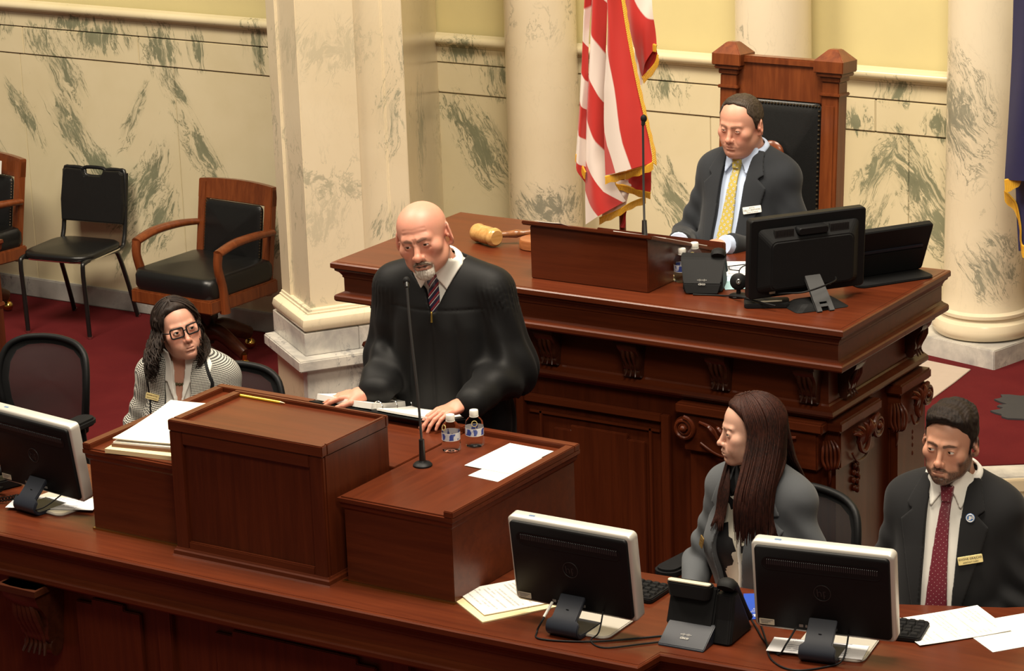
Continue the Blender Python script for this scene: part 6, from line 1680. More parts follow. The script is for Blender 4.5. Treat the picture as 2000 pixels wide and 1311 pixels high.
def suit(s, T, arms, m_suit, m_shirt, tie, opening, lapel, sleeve_r=(.056, .050, .049, .040), fold=.0075, joff=.013, notch=True, step=.0052, tie_poly=None, jz=-.60, shirt_off=0.0, collar=True, lapel_lift=.0075, shirt_fn=None):
    """jacket with open front, turned lapels, shirt with collar, tie; returns the jacket field"""
    nk = lambda P: s.neck(P, .058)
    U = lambda P: smin(T(P), s.neck(P, .0565), .03)
    def J0(P):
        d = T(P) - joff + .0025 * wob(P, 15, 1.0)
        for i_, (sh, el, wr) in enumerate(arms): d = smin(d, sleeve(P, sh, el, wr, sleeve_r, fold, i_ * 3.0), .03)
        return d
    def J(P):
        d = J0(P)
        d = np.maximum(d, -np.maximum(poly2(P, opening), P[:, 1] - .04))
        d = np.maximum(d, -(nk(P) - .012)) if True else d
        return np.maximum(d, -(P[:, 2] - jz))
    xs = [p[0] for a in arms for p in a]; ys = [p[1] for a in arms for p in a]; zs = [p[2] for a in arms for p in a]
    bx = ((min(xs + [-.27]) - .09, max(xs + [.27]) + .09), (min(ys + [-.19]) - .09, max(ys + [.17]) + .07), (max(min(zs + [-.60]) - .09, jz - .02), .07))
    s.obj('jacket', J, bx, step, m_suit)
    def lap(P):
        out = None
        for sx, pl in ((1, lapel[0]), (-1, lapel[1])):
            q = P.copy(); q[:, 0] *= sx
            d = poly2(q, pl); out = d if out is None else np.minimum(out, d)
        return np.maximum(np.maximum(shell(T(P), joff + lapel_lift, .0036), out), P[:, 1] - .05)
    s.obj('lapels', lap, ((-.19, .19), (-.22, .09), (-.46, .07)), .0031, m_suit, sm=3)
    def shirt(P):
        if shirt_fn is not None: return shirt_fn(P)
        d = np.maximum(smin(T(P) - shirt_off, s.neck(P, .0575), .03), P[:, 2] - .03)
        d = d + .0016 * wob(P, 26, 3)
        return np.maximum(d, -(P[:, 2] + .58))
    s.obj('shirt', shirt, ((-.16, .16), (-.24, .03), (-.62, .05)), .006, m_shirt)
    if collar: s.obj('collar', collar_f(U, nk), ((-.11, .11), (-.17, .13), (-.09, .10)), .0028, m_shirt, sm=3)
    if tie is not None:
        tp = tie_poly or [(-.021, .010), (.021, .010), (.0145, -.034), (.030, -.28), (.042, -.47), (0, -.52), (-.042, -.47), (-.030, -.28), (-.0145, -.034)]
        def tf(P):
            b = np.maximum(shell(U(P), .0085 + shirt_off, .0045), poly2(P, tp))
            kn = np.maximum(shell(U(P), .014, .0085), poly2(P, [(-.020, .008), (.020, .008), (.0135, -.036), (-.0135, -.036)]))
            return np.maximum(smin(b, kn, .006), P[:, 1] - .02)
        s.obj('tie', tf, ((-.06, .06), (-.25, .03), (-.54, .05)), .0034, tie)
    return J0

SUIT_LAP = [(.056, .030), (.088, .022), (.118, -.052), (.098, -.066), (.132, -.098), (.118, -.16), (.058, -.40), (.046, -.40), (.050, -.20), (.052, -.06)]
OPEN = [(-.062, .09), (.062, .09), (.052, -.18), (.050, -.40), (.062, -.70), (-.062, -.70), (-.050, -.40), (-.052, -.18)]

def hair_cap(s, thick, plane_p, plane_n, extra=None, groove=.0016, gf=900, name='hair', mat=None, step=.0022, side=None, cut=None):
    hd = s.head
    def f(P):
        L = hd.loc(P).astype(f32); A = L.copy(); A[:, 0] = np.abs(A[:, 0])
        t = thick(L, A) if callable(thick) else thick
        sk = hd.skull(L)
        d = sk - t + groove * np.sin(L[:, 0] * gf + 9 * wob(L, 22, 2) + L[:, 2] * gf * .3) + .0012 * wob(L, 160, 5)
        m = -((A - V3(*plane_p)) @ V3(*plane_n))
        if side is not None: m = np.minimum(m, side(L, A))
        m = m + .0035 * wob(L, 130, 1)
        d = smax(d, m, .008)
        if extra is not None: d = extra(L, A, d)
        d = np.maximum(d, -(sk + .012))
        # keep clear of the ears
        d = smax(d, -ell(A, (.082 * hd.k['w'], .0135, -.010), (.014, .021, .033)), .004)
        return d * hd.k['scale']
    p = hd.pos
    return s.obj(name, f, ((p[0] - .13, p[0] + .13), (p[1] - .15, p[1] + .15), (p[2] - .14, p[2] + .17)), step, mat)

# ----------------------------------------------------------------- 1. presiding man
def presiding_man():
    s = Fig('man in dark grey suit and yellow patterned tie seated in the tall presiding chair', (.268, 2.742, 2.104), -3, .93, (-.0, -.050, .122),
            dict(w=1.13, jaw=1.14, cheek=1.0, full=.9, fat=.8, nosew=1.05, brow=.85, eye_open=.38, ear=1.05, scale=.885), (1, 9, 2))
    T_ = lambda P: torso(P, .170, .114, .03, -.12)
    wl = s.local((.415, 2.375, 1.745)); wr = s.local((.215, 2.36, 1.738))
    el, er = (.245, -.04, -.345), (-.250, -.04, -.340)
    shl, shr = (.152, .012, -.092), (-.152, .012, -.092)
    arms = [(shl, el, tuple(wl)), (shr, er, tuple(wr))]
    hands = [dict(wrist=tuple(wl + V3(-.02, -.012, -.002)), f=tuple(s.vloc((-.90, -.35, -.08))), n=(0, .1, 1), side=1, curl=.35),
             dict(wrist=tuple(wr + V3(.01, -.02, -.002)), f=tuple(s.vloc((.85, -.4, -.08))), n=(0, .1, 1), side=-1, curl=.35)]
    s.body(T_, arms, hands, (.61, .305, .215), (.42, .16, .13), (.16, .085, .05), .063, brow_amt=.6, blush=.55)
    s.head.eyes(s.root, V3(0, 0, s.h), (-4, 22))
    J0 = suit(s, T_, arms, M['suit_char'], M['shirt_blue'], dots_mat('yellow_tie', (.44, .345, .07), (.10, .14, .34), .0165, .0030, (.62, .58, .45)), OPEN, (SUIT_LAP, SUIT_LAP))
    for (a, b, w) in arms:
        w = V3(*w); d = w - V3(*b); d /= np.linalg.norm(d)
        MB().tube([tuple(w + d * .004), tuple(w + d * .030)], [.038, .035], 16).build('cuff', M['shirt_blue'], s.root, smooth=60, loc=s.L)
    hair_cap(s, lambda L, A: .0045 + .0035 * np.clip((L[:, 2] - .06) / .05, 0, 1), (0, -.046, .106), (0, .84, .54), mat=hair_mat('brown_grey_hair', (.018, .012, .008), (.065, .047, .034)),
             groove=.0008, side=lambda L, A: cap(A, (.072, -.022, .080), (.080, .002, -.002), .024, .014))
    addbadge(s, lambda P: J0(P) - .012, .098, -.172, .068, .026, M['badge_white'], [('SENATOR', .0045, .0075), ('KELLY ANTHON', .0085, -.0005), ('PRESIDENT PRO TEMPORE', .0036, -.0085)], M['ink'], -8, off=.006)
    s.trousers(M['suit_char'])
presiding_man()

# ----------------------------------------------------------------- 2. robed man
def robed_man():
    WR = ([(0, -.0905, .045), (.020, -.088, .048), (.042, -.075, .044)], [(0, -.0865, .058), (.022, -.083, .061), (.040, -.073, .057)], [(.0045, -.096, .026), (.0035, -.095, .012)], [(.020, -.090, -.0125), (.032, -.087, -.0155), (.044, -.080, -.010)])
    s = Fig('bald man with grey goatee in a black robe standing at the lectern', (.040, 1.005, 2.050), 15, .42, (-.020, -.105, .122),
            dict(w=1.12, jaw=1.22, nose=1.45, nosew=1.2, brow=1.35, cheek=1.05, eye_open=.62, mouth_open=.004, ear=1.20, scale=.955, wrinkles=WR), (4, 8, -12), sitting=False)
    T_ = lambda P: torso(P, .185, .120, .02, .12)
    wl = s.local((.262, .935, 1.548)); wr = s.local((-.095, .900, 1.545))
    el, er = (.218, .020, -.345), (-.196, .03, -.335)
    shl, shr = (.170, .012, -.080), (-.170, .012, -.080)
    arms = [(shl, el, tuple(wl)), (shr, er, tuple(wr))]
    hands = [dict(wrist=tuple(wl + V3(-.03, -.02, -.008)), f=tuple(s.vloc((-.42, -.88, -.16))), n=(-.08, -.10, 1), side=1, curl=.34, spread=.12, s=.94),
             dict(wrist=tuple(wr + V3(-.03, -.02, -.010)), f=tuple(s.vloc((-.93, -.34, -.15))), n=(-.1, -.05, 1), side=-1, curl=.24, spread=.14, s=.94)]
    def gote(L, A):
        ch = np.exp(-(((L - V3(0, -.085, -.098)) / V3(.030, .035, .022)) ** 2).sum(1))
        mu = np.exp(-((polyc(A, [(0, -.098, -.057), (.014, -.094, -.058), (.029, -.082, -.070), (.030, -.078, -.086)], [.002] * 4)) / .0065) ** 2)
        return np.clip(ch * .5 + mu * .9, 0, 1)
    def scalp(L, A, c, mixc):
        w = np.clip((L[:, 2] - .02) / .05, 0, 1)
        c = mixc(c, (.62, .27, .20), w * .45)
        side = np.clip(1 - np.abs(L[:, 2] - .010) / .05, 0, 1) * np.clip((L[:, 1] - .0) / .02, 0, 1) * np.clip((A[:, 0] - .03) / .03, 0, 1)
        return mixc(c, (.30, .22, .19), side * .35)
    s.body(T_, arms, hands, (.62, .295, .205), (.36, .12, .10), (.10, .065, .045), .062, brow_amt=.75, blush=.65, beard=(.22, .17, .13), beard_f=gote, scalp=scalp)
    s.head.eyes(s.root, V3(0, 0, s.h), (-6, 4))
    hd = s.head
    def beard(P):
        L = hd.loc(P).astype(f32); A = L.copy(); A[:, 0] = np.abs(A[:, 0])
        d = ell(L, (0, -.0800, -.1010), (.0330, .0215, .0250))
        d = smin(d, cap(A, (.0315, -.0755, -.078), (.024, -.081, -.100), .0065), .010)
        d = smax(d, -ell(L, (0, -.098, -.074), (.020, .022, .0095)), .006)
        return (d + .0018 * np.sin(L[:, 0] * 900 + 5 * wob(L, 60, 1)) * (.5 + .5 * wob(L, 90, 2)) + .0012 * wob(L, 300, 3))
    p = s.head.out((0, -.08, -.095))
    s.obj('beard', beard, ((p[0] - .05, p[0] + .05), (p[1] - .05, p[1] + .05), (p[2] - .05, p[2] + .05)), .0016, hair_mat('grey_beard', (.34, .29, .24), (.62, .57, .50), .6, 300))
    def mous(P):
        L = hd.loc(P).astype(f32); A = L.copy(); A[:, 0] = np.abs(A[:, 0])
        d = polyc(A, [(.001, -.0985, -.0565), (.013, -.0945, -.0585), (.0255, -.0850, -.0665), (.0300, -.0785, -.0780)], [.0052, .0064, .0058, .0045], .004)
        return (d + .0012 * np.sin(A[:, 0] * 700 + L[:, 2] * 900) + .0008 * wob(L, 350, 2))
    p = s.head.out((0, -.09, -.064))
    s.obj('moustache', mous, ((p[0] - .05, p[0] + .05), (p[1] - .05, p[1] + .05), (p[2] - .04, p[2] + .04)), .0015, hair_mat('brown_grey_moustache', (.10, .07, .05), (.30, .24, .19), .6, 300))
    # hearing aid and robe
    U = lambda P: smin(T_(P), s.neck(P, .0625), .03)
    def sl(P, sh, el_, wr_, sg):
        q = P
        d = smin(cap(P, sh, el_, .074, .080), cap(P, el_, wr_, .078, .058), .06)
        a = V3(*sh); ax = V3(*el_) - a; ln = float(np.linalg.norm(ax)); ax = ax / ln
        rel = P - a; t = rel @ ax
        u_ = np.cross(ax, V3(0, 1, 0)); u_ /= np.linalg.norm(u_); w_ = np.cross(ax, u_)
        ph = np.arctan2(rel @ w_, rel @ u_)
        gather = np.exp(-((t - .02) / .055) ** 2)
        d = d + .0036 * gather * np.sin(ph * 30 + 2 * wob(P, 14, 2))
        drop = np.clip(t / ln, 0, 1.2)
        d = d + .0085 * np.clip(drop - .15, 0, 1) * np.sin(ph * 7 + 1.4 * sg + 3 * drop + 1.2 * wob(P, 7, 4))
        fr_ = capt(P, el_, wr_); b = V3(*wr_) - V3(*el_)
        d = d + .0035 * np.clip(fr_, 0, 1) * (1 - np.clip(fr_, 0, 1)) * 4 * np.sin(P @ V3(20, 34, 48) + 2 * wob(P, 9, sg))
        d = np.maximum(d, (P - V3(*wr_)) @ (b / np.linalg.norm(b)) - .062)
        return d
    ope = [(-.068, .12), (.092, .12), (.085, .035), (.010, -.128), (-.004, -.128), (-.056, .03)]
    zf = -s.h + .10
    def robe0(P):
        q = P.copy(); q[:, 1] = q[:, 1] + .10 * np.maximum(q[:, 2], -.6)
        d = T_(P) - .016
        sc = q.copy(); sc[:, 1] *= 1.22
        sk = cap(sc, (0, -.005, -.22), (0, .02, zf), .160, .29)
        d = smin(d, sk, .05)
        w = np.clip((-P[:, 2] - .130) / .05, 0, 1)
        ph = np.arctan2(q[:, 0], -q[:, 1])
        fold = np.abs(np.sin(ph * 5.5 + .6 * np.sin(P[:, 2] * 5) + .5)) ** .7
        d = d - .013 * w * (fold - .5) * (.5 + np.clip(-P[:, 2], 0, 1))
        seam = np.exp(-((P[:, 2] + .122 + .12 * np.abs(P[:, 0]) * 0) / .0035) ** 2) * (np.abs(P[:, 0]) < .17)
        d = d + .003 * seam
        return d
    def robe(P):
        d = robe0(P)
        for (a, b, c), sg in zip(arms, (0, 1)): d = smin(d, sl(P, a, b, c, sg), .022)
        d = np.maximum(d, -np.maximum(poly2(P, ope), P[:, 1] - .045))
        d = np.maximum(d, -(s.neck(P, .0625) - .016))
        zip_ = np.exp(-((P[:, 0] - .003) / .003) ** 2) * (P[:, 1] < 0) * (P[:, 2] < -.125)
        return np.maximum(d + .003 * zip_, -(P[:, 2] - zf))
    s.obj('robe', robe, ((-.40, .42), (-.40, .32), (zf - .02, .06)), .0085, M['robe'], fine=([(-.27, .27, .0048)], [(-.22, .10, .0055)], [(-.36, .06, .0046)]))
    def shirt(P):
        return np.maximum(np.maximum(smin(T_(P) - .002, s.neck(P, .064), .03), P[:, 2] - .035), -(P[:, 2] + .26))
    s.obj('shirt', shirt, ((-.13, .13), (-.2, .12), (-.28, .06)), .005, M['shirt_white'])
    s.obj('collar', collar_f(U, lambda P: s.neck(P, .0625), .010, .058, .085, (-.03, .055)), ((-.13, .13), (-.19, .15), (-.09, .13)), .0028, M['shirt_white'], sm=3)
    def tf(P):
        b = np.maximum(shell(U(P), .010, .0045), poly2(P, [(-.012, .0), (.020, .0), (.018, -.04), (.030, -.20), (-.024, -.20), (-.014, -.04)]))
        kn = np.maximum(shell(U(P), .015, .0085), poly2(P, [(-.018, .004), (.022, .004), (.016, -.040), (-.012, -.040)]))
        return np.maximum(smin(b, kn, .006), P[:, 1] - .02)
    s.obj('tie', tf, ((-.06, .06), (-.24, .03), (-.24, .04)), .0032, stripes_mat('striped_tie'))
    y = front_y(robe0, .003, -.135)
    b = MB(); b.tube([(0, 0, 0), (0, -.002, -.028)], [.003, .0045], 8); b.ball((0, 0, .004), .004, 8, 6)
    b.build('zip_pull', M['brass'], s.root, loc=(.003, y - .006, s.h - .130), smooth=60)
    e = s.head.out((.082 * 1.03, .012, .030))
    MB().tube([tuple(e), tuple(s.head.out((.089, .020, .018))), tuple(s.head.out((.088, .022, -.002)))], .0028, 8, 3).build('hearing_aid', plain('grey_aid', (.35, .34, .33), .4), s.root, loc=s.L, smooth=60)
    for q in s.legs():
        x, yy, z = q[0][-1]
        b = MB(); b.ball((x, yy - .06, z - .05), (.045, .13, .04), 14, 8); b.build('shoe', M['leather'], s.root, smooth=180, loc=s.L)
robed_man()

# ----------------------------------------------------------------- 3. bearded man
def bearded_man():
    s = Fig('young man with dark beard in dark suit and maroon dotted tie seated at the counter', (1.890, .985, 1.640), 7, .42, (-.0, -.048, .136),
            dict(w=1.02, jaw=1.0, nose=1.2, nosew=.94, brow=1.0, cheek=1.0, eye_open=.72, ear=1.0, scale=.93), (-3, 5, 4))
    T_ = lambda P: torso(P, .166, .104, .0, -.18)
    wl = s.local((1.93, .885, 1.085)); wr = s.local((1.80, .86, 1.085))
    el, er = (.212, -.03, -.345), (-.215, -.03, -.345)
    shl, shr = (.150, .012, -.090), (-.150, .012, -.090)
    arms = [(shl, el, tuple(wl)), (shr, er, tuple(wr))]
    hands = [dict(wrist=tuple(wl + V3(-.02, -.01, 0)), f=tuple(s.vloc((-.95, -.25, -.05))), n=(0, .1, 1), side=1, curl=.3),
             dict(wrist=tuple(wr + V3(.0, -.02, 0)), f=tuple(s.vloc((.5, -.8, -.05))), n=(0, .1, 1), side=-1, curl=.3)]
    def bd_(L, A):
        jaw = np.clip((-.044 - L[:, 2] - .45 * (L[:, 1] + .09) * 0) / .010, 0, 1) * np.clip((-.005 - L[:, 1]) / .012, 0, 1)
        ck = np.clip((-.020 - L[:, 2] + (.020 - np.abs(L[:, 1] + .005)) * 0) / .02, 0, 1) * np.clip((A[:, 0] - .047) / .008, 0, 1) * np.clip((.012 - L[:, 1]) / .01, 0, 1)
        line = np.clip(((A[:, 0] - .026) * .9 - (L[:, 2] + .058)) / .008, 0, 1)
        mu = np.clip(1 - polyc(A, [(0, -.098, -.0575), (.013, -.095, -.058), (.027, -.083, -.068), (.029, -.078, -.085)], [.004, .0045, .004, .004]) / .003, 0, 1)
        lipcut = np.clip((polyc(A, [(0, -.096, -.070), (.020, -.087, -.0705)], [.008, .005]) - .001) / .002, 0, 1)
        chin = np.clip((-.082 - L[:, 2]) / .006, 0, 1) * (L[:, 1] < -.03)
        low = np.clip((L[:, 2] + .130) / .012, 0, 1)
        side = ck * np.clip((-.020 - L[:, 2]) / .015, 0, 1)
        jl = np.clip((-.060 - L[:, 2]) / .01, 0, 1) * np.clip((A[:, 0] - .022) / .008, 0, 1) * (L[:, 1] < .012)
        return np.clip(np.maximum(np.maximum(side * .85, jl * .85), np.maximum(mu * .9, chin * .92)) * lipcut * low, 0, 1)
    def scalp(L, A, c, mixc):
        w = np.clip(((A - V3(0, -.070, .090)) @ V3(0, .78, .62)) / .010, 0, 1) * (L[:, 2] > -.02)
        sb = np.clip(1 - cap(A, (.072, -.012, .03), (.073, -.008, -.028), .010) / .006, 0, 1)
        return mixc(c, (.035, .022, .016), np.maximum(w * .9, sb * .8))
    s.body(T_, arms, hands, (.57, .295, .195), (.36, .15, .11), (.025, .014, .009), .057, blush=.35, beard=(.045, .027, .018), beard_f=bd_, scalp=scalp)
    s.head.eyes(s.root, V3(0, 0, s.h), (-26, 2))
    J0 = suit(s, T_, arms, M['suit_black'], M['shirt_white'], dots_mat('maroon_tie', (.125, .006, .018), (.62, .50, .46), .0115, .0013), OPEN, (SUIT_LAP, SUIT_LAP))
    def th(L, A):
        top = np.clip((L[:, 2] - .055) / .045, 0, 1)
        fr_ = np.clip((-.01 - L[:, 1]) / .07, 0, 1)
        return (.004 + top * (.013 + .012 * fr_) + top * .0026 * np.sin(L[:, 1] * 130 + L[:, 0] * 60 + 3 * wob(L, 26, 2)))
    hair_cap(s, th, (0, -.072, .090), (0, .77, .64), mat=hair_mat('dark_brown_hair', (.006, .004, .003), (.022, .013, .009), .62), groove=.0007, gf=620,
             side=lambda L, A: cap(A, (.073, -.010, .03), (.0735, -.006, -.020), .010))
    addbadge(s, lambda P: J0(P) - .012, .092, -.185, .072, .024, M['badge_gold'], [('RHONE GRAJCAR', .0086, .0035), ('ASSISTANT CLERK', .0056, -.0065)], M['ink'], -8, off=.005)
    y = front_y(J0, .085, -.070)
    b = MB(); b.lathe([(0, 0), (.0125, 0), (.0135, .0015), (.012, .003), (0, .0035)], (0, 0, 0), 28)
    pin = b.build('lapel_pin', plain('pin_blue', (.10, .22, .50), .25), s.root, smooth=40)
    pin.matrix_local = Matrix.Translation((.080, y - .016, s.h - .070)) @ Euler((R(80), 0, R(12))).to_matrix().to_4x4()
    b = MB(); b.tube([(.0108 * math.cos(a * PI / 12), .0108 * math.sin(a * PI / 12), .0034) for a in range(25)], .0014, 6); b.build('pin_rim', M['white'], pin)
    b = MB(); b.prism([(-.006, -.006), (.001, -.006), (.003, .001), (.0, .007), (-.004, .004), (-.003, 0)], .0033, .0042); b.box(.003, .008, -.001, .002, .0033, .0041); b.box(.003, .008, .004, .0055, .0033, .0041); b.build('pin_emblem', M['white'], pin)
    s.trousers(M['suit_black'])
bearded_man()

# ----------------------------------------------------------------- hair made of locks
def locks(s, name, starts, mat, r=.004, push=None, sides=5, flat=None, pts_fn=None):
    mb = MB()
    for i_, P in enumerate(starts):
        n = len(P)
        rr = [r * (.55 + .45 * math.sin(min(1, k / (n * .25)) * PI / 2)) * (1 if k < n * .75 else max(.12, 1 - (k / n - .75) / .25 * .9)) for k in range(n)]
        mb.tube([tuple(p) for p in P], rr, sides, 1, flat=flat)
    return mb.build(name, mat, s.root, smooth=180, loc=s.L)
def hair_paths(s, T, n, part_x, length, front_deg, spread, rad=(.088, .112, .094), seed=1, curl=0.0, wave=.06, face_pull=.0, npt=26, zc=.030, drift=.08, fb=.03):
    """paths over the skull from a parting, then hanging down and resting on the shoulders (figure frame)"""
    rg = random.Random(seed); hd = s.head; out = []
    down = hd.R.T @ V3(0, 0, -1)
    for i_ in range(n):
        sd = 1 if i_ % 2 else -1
        phi = R(front_deg + (180 - front_deg) * ((i_ + .5) / n) ** .85 + rg.uniform(-4, 4))
        ro = 1 + rg.uniform(-.05, .07)
        a = V3(math.sin(phi) * sd, -math.cos(phi), 0)
        y0 = -.085 * math.cos(phi * .9)
        st = V3(part_x + sd * .004, np.clip(y0 * .75, -.062, .06), zc + rad[2] * ro * math.sqrt(max(.05, 1 - (y0 * .75 / rad[1]) ** 2)))
        P = []
        n1 = int(npt * .42)
        for k in range(n1):
            t = k / (n1 - 1); th = t * PI / 2
            eq = V3(a[0] * rad[0] * ro, a[1] * rad[1] * ro + .012, zc - .012)
            b = t ** .9
            p = st * (1 - b) + eq * b
            q = (p - V3(0, .012, zc)) / V3(*rad); ln = float(np.linalg.norm(q))
            p = V3(0, .012, zc) + (p - V3(0, .012, zc)) / max(ln, .2) * ro
            P.append(hd.out(p))
        L_ = length * rg.uniform(.86, 1.06) * (1 - .10 * (phi < 1.2))
        for k in range(1, npt - n1 + 1):
            t = k / (npt - n1)
            base = P[n1 - 1]
            og = hd.R @ V3(a[0], a[1], 0)
            dy = (-drift if base[1] < fb else drift * .5) * min(1.0, t * 1.6) ** 1.3
            p = base + V3(0, dy, -L_ * t) + og * spread * math.sin(t * 2.2)
            P.append(p)
        P = np.array(P, f32)
        if curl:
            f0 = rg.uniform(0, 6.28); am = curl * rg.uniform(.6, 1.3); wl = wave * rg.uniform(.8, 1.25)
            arc = np.concatenate(([0], np.cumsum(np.linalg.norm(np.diff(P, axis=0), axis=1))))
            g = np.clip((arc - .05) / .12, 0, 1.2) ** 1.2
            P[:, 0] += am * g * np.cos(arc / wl * 6.28 + f0); P[:, 1] += am * g * np.sin(arc / wl * 6.28 + f0)
            P[:, 2] += am * .5 * g * np.sin(arc / wl * 6.28 * 1.3 + f0 * 2)
        out.append(P)
    allp = np.concatenate(out)
    Tf = lambda q: smin(T(q), s.neck(q, .056), .03)
    for _ in range(5):                       # rest on the clothes
        d = Tf(allp) - .026 - .010 * np.abs(wob(allp, 40, 1)); m = d < 0
        if not m.any(): break
        q = allp[m]; e = .004
        gr = np.stack([Tf(q + V3(*(e if a == b else 0 for b in range(3)))) - Tf(q - V3(*(e if a == b else 0 for b in range(3)))) for a in range(3)], 1)
        gr[:, 2] *= .25
        gr /= np.maximum(np.linalg.norm(gr, axis=1, keepdims=True), 1e-6)
        allp[m] = q - gr * d[m][:, None]
    m_ = allp.reshape(n, npt, 3)
    for _ in range(4 if not curl else 1):
        m_[:, 1:-1] = .5 * m_[:, 1:-1] + .25 * (m_[:, :-2] + m_[:, 2:])
    return list(m_)
M['hair_auburn'] = hair_mat('dark_auburn_hair', (.010, .0035, .0025), (.050, .014, .008), .5, 320)
M['hair_curly'] = hair_mat('dark_curly_hair', (.008, .005, .004), (.030, .018, .013), .5, 320)

def blouse_mat():
    t = NT('blouse_print'); co = t.mapping(t.co(), rot=(0, R(24), 0), sc=(1, .3, 1))
    v = t.n('TexVoronoi', distance='CHEBYCHEV', feature='F1'); t.set(v.inputs['Vector'], co); v.inputs['Scale'].default_value = 26
    k = t.math('GREATER_THAN', t.math('FRACT', t.math('MULTIPLY', v.outputs['Color'], 3.7)), .45)
    t.P(Base_Color=t.mix(k, (.78, .74, .62), (.010, .010, .012)), Roughness=.6)
    return t.m
def tweed_mat():
    t = NT('black_white_tweed'); q = t.n('SeparateXYZ'); t.set(q.inputs[0], t.co())
    u = t.math('ADD', q.outputs[0], t.math('MULTIPLY', q.outputs[1], .8)); v = t.math('SUBTRACT', q.outputs[2], t.math('MULTIPLY', q.outputs[1], .25))
    a = t.math('SINE', t.math('MULTIPLY', t.math('ADD', u, v), 560.0)); b = t.math('SINE', t.math('MULTIPLY', t.math('SUBTRACT', u, v), 560.0))
    k = t.step(t.math('ADD', t.math('MULTIPLY', a, b), t.math('MULTIPLY', t.math('SINE', t.math('MULTIPLY', v, 1120.0)), .25)), -.12, .12)
    n = t.noise(t.co(), 900, 2, .6)
    t.P(Base_Color=t.mix(k, (.014, .014, .015), (.62, .60, .54)), Roughness=.9, Specular_IOR_Level=.2)
    t.bump(n, .2, .001)
    return t.m

# ----------------------------------------------------------------- 4. woman in grey
def woman_grey():
    s = Fig('woman with long dark auburn hair in grey blazer looking towards the robed man', (1.232, .985, 1.580), -6, .42, (-.0, -.040, .148),
            dict(w=.95, jaw=.86, chin=.88, nose=1.05, nosew=.84, brow=.55, cheek=1.0, full=1.0, fem=1.0, eye_open=.80, ear=.95, scale=.90), (-42, 3, 0))
    T_ = lambda P: torso(P, .150, .104, .02, .10, .88)
    wl = s.local((1.36, .87, 1.10)); wr = s.local((1.07, .88, 1.05))
    el, er = (.225, .01, -.325), (-.215, .0, -.325)
    shl, shr = (.133, .012, -.090), (-.133, .012, -.090)
    arms = [(shl, el, tuple(wl)), (shr, er, tuple(wr))]
    hands = [dict(wrist=tuple(wl), f=tuple(s.vloc((-.9, -.3, -.1))), n=(0, .1, 1), side=1, curl=.3, s=.88), dict(wrist=tuple(wr), f=tuple(s.vloc((.8, -.4, -.1))), n=(0, .1, 1), side=-1, curl=.3, s=.88)]
    s.body(T_, arms, hands, (.66, .385, .285), (.45, .17, .14), (.03, .014, .010), .047, inset=.006, blush=.3, brow_amt=.7)
    s.head.eyes(s.root, V3(0, 0, s.h), (0, 0))
    U = lambda P: smin(T_(P), s.neck(P, .048), .03)
    lapL = [(.046, .030), (.080, .020), (.125, -.100), (.100, -.105), (.135, -.150), (.105, -.24), (.020, -.42), (.010, -.42), (.030, -.22), (.040, -.06)]
    J0 = suit(s, T_, arms, M['blazer'], M['blouse'], None, [(-.060, .09), (.050, .09), (.032, -.20), (.012, -.43), (.030, -.70), (-.080, -.70), (-.070, -.43), (-.082, -.20)], (lapL, [(.046, .030), (.080, .020), (.125, -.100), (.108, -.105), (.140, -.150), (.125, -.24), (.085, -.42), (.066, -.42), (.080, -.22), (.060, -.06)]), sleeve_r=(.050, .047, .046, .038), collar=False)
    nk = lambda P: s.neck(P, .048)
    s.obj('collar', collar_f(U, nk, .018, .075, .075, (-.02, .035)), ((-.11, .11), (-.17, .11), (-.11, .09)), .0030, M['blouse'], sm=2)
    pk = MB(); pk.tube([(.0 + .004 * math.sin(k), front_y(lambda P: T_(P) - .002, .0, -.06 - k * .03) - .003, -.06 - k * .03) for k in range(14)], .006, 8, flat=(1, 1)); pk.build('placket', M['shirt_white'], s.root, loc=s.L, smooth=60)
    neck_c = []
    for k in range(15):
        a = -PI * .75 + PI * 1.5 * k / 14 - PI / 2
        x, y = .056 * math.cos(a), .056 * math.sin(a) + .02
        neck_c.append((x, y, -.012 + .03 * math.sin(a)))
    MB().tube(neck_c, .0012, 5, 3).build('necklace', M['brass'], s.root, loc=s.L, smooth=60)
    for k, z in enumerate((-.415,)):
        y = front_y(J0, .045, z)
        MB().lathe([(0, 0), (.010, 0), (.011, .002), (.009, .004), (0, .0035)], (0, 0, 0), 18, T(.045, y - .002, z, 90)).build('button', M['black_plastic'], s.root, loc=s.L, smooth=40)
    b_ = addbadge(s, lambda P: J0(P) - .012, -.125, -.215, .030, .034, M['badge_bronze'], [('SENATE', .006, .006), ('CLERK', .0045, -.003)], M['ink_brown'], 8, off=.006)
    hd = s.head
    def base(P):
        L = hd.loc(P).astype(f32); A = L.copy(); A[:, 0] = np.abs(A[:, 0])
        d = hd.skull(L) - .011
        d = smin(d, ell(L, (0, .050, -.055), (.080, .058, .120)), .05)
        d = d + .0016 * np.sin(np.arctan2(L[:, 0], L[:, 1]) * 46 + 3 * wob(L, 18, 1))
        m = -((A - V3(0, -.066, .086)) @ V3(-.20, .88, .42))
        d = smax(d, m, .012)
        d = np.maximum(d, -(hd.skull(L) + .012))
        return d * hd.k['scale']
    p = hd.pos
    s.obj('hair', base, ((p[0] - .15, p[0] + .15), (p[1] - .14, p[1] + .17), (p[2] - .20, p[2] + .15)), .0034, M['hair_auburn'])
    hp = hair_paths(s, T_, 640, .004, .325, 72, .012, (.0855, .108, .0945), seed=5, npt=28, drift=.085, fb=.035)
    locks(s, 'hair_lengths', hp, M['hair_auburn'], .0044, sides=5, flat=(1.3, .75))
    s.trousers(M['blazer'])
M['blouse'] = blouse_mat()
woman_grey()

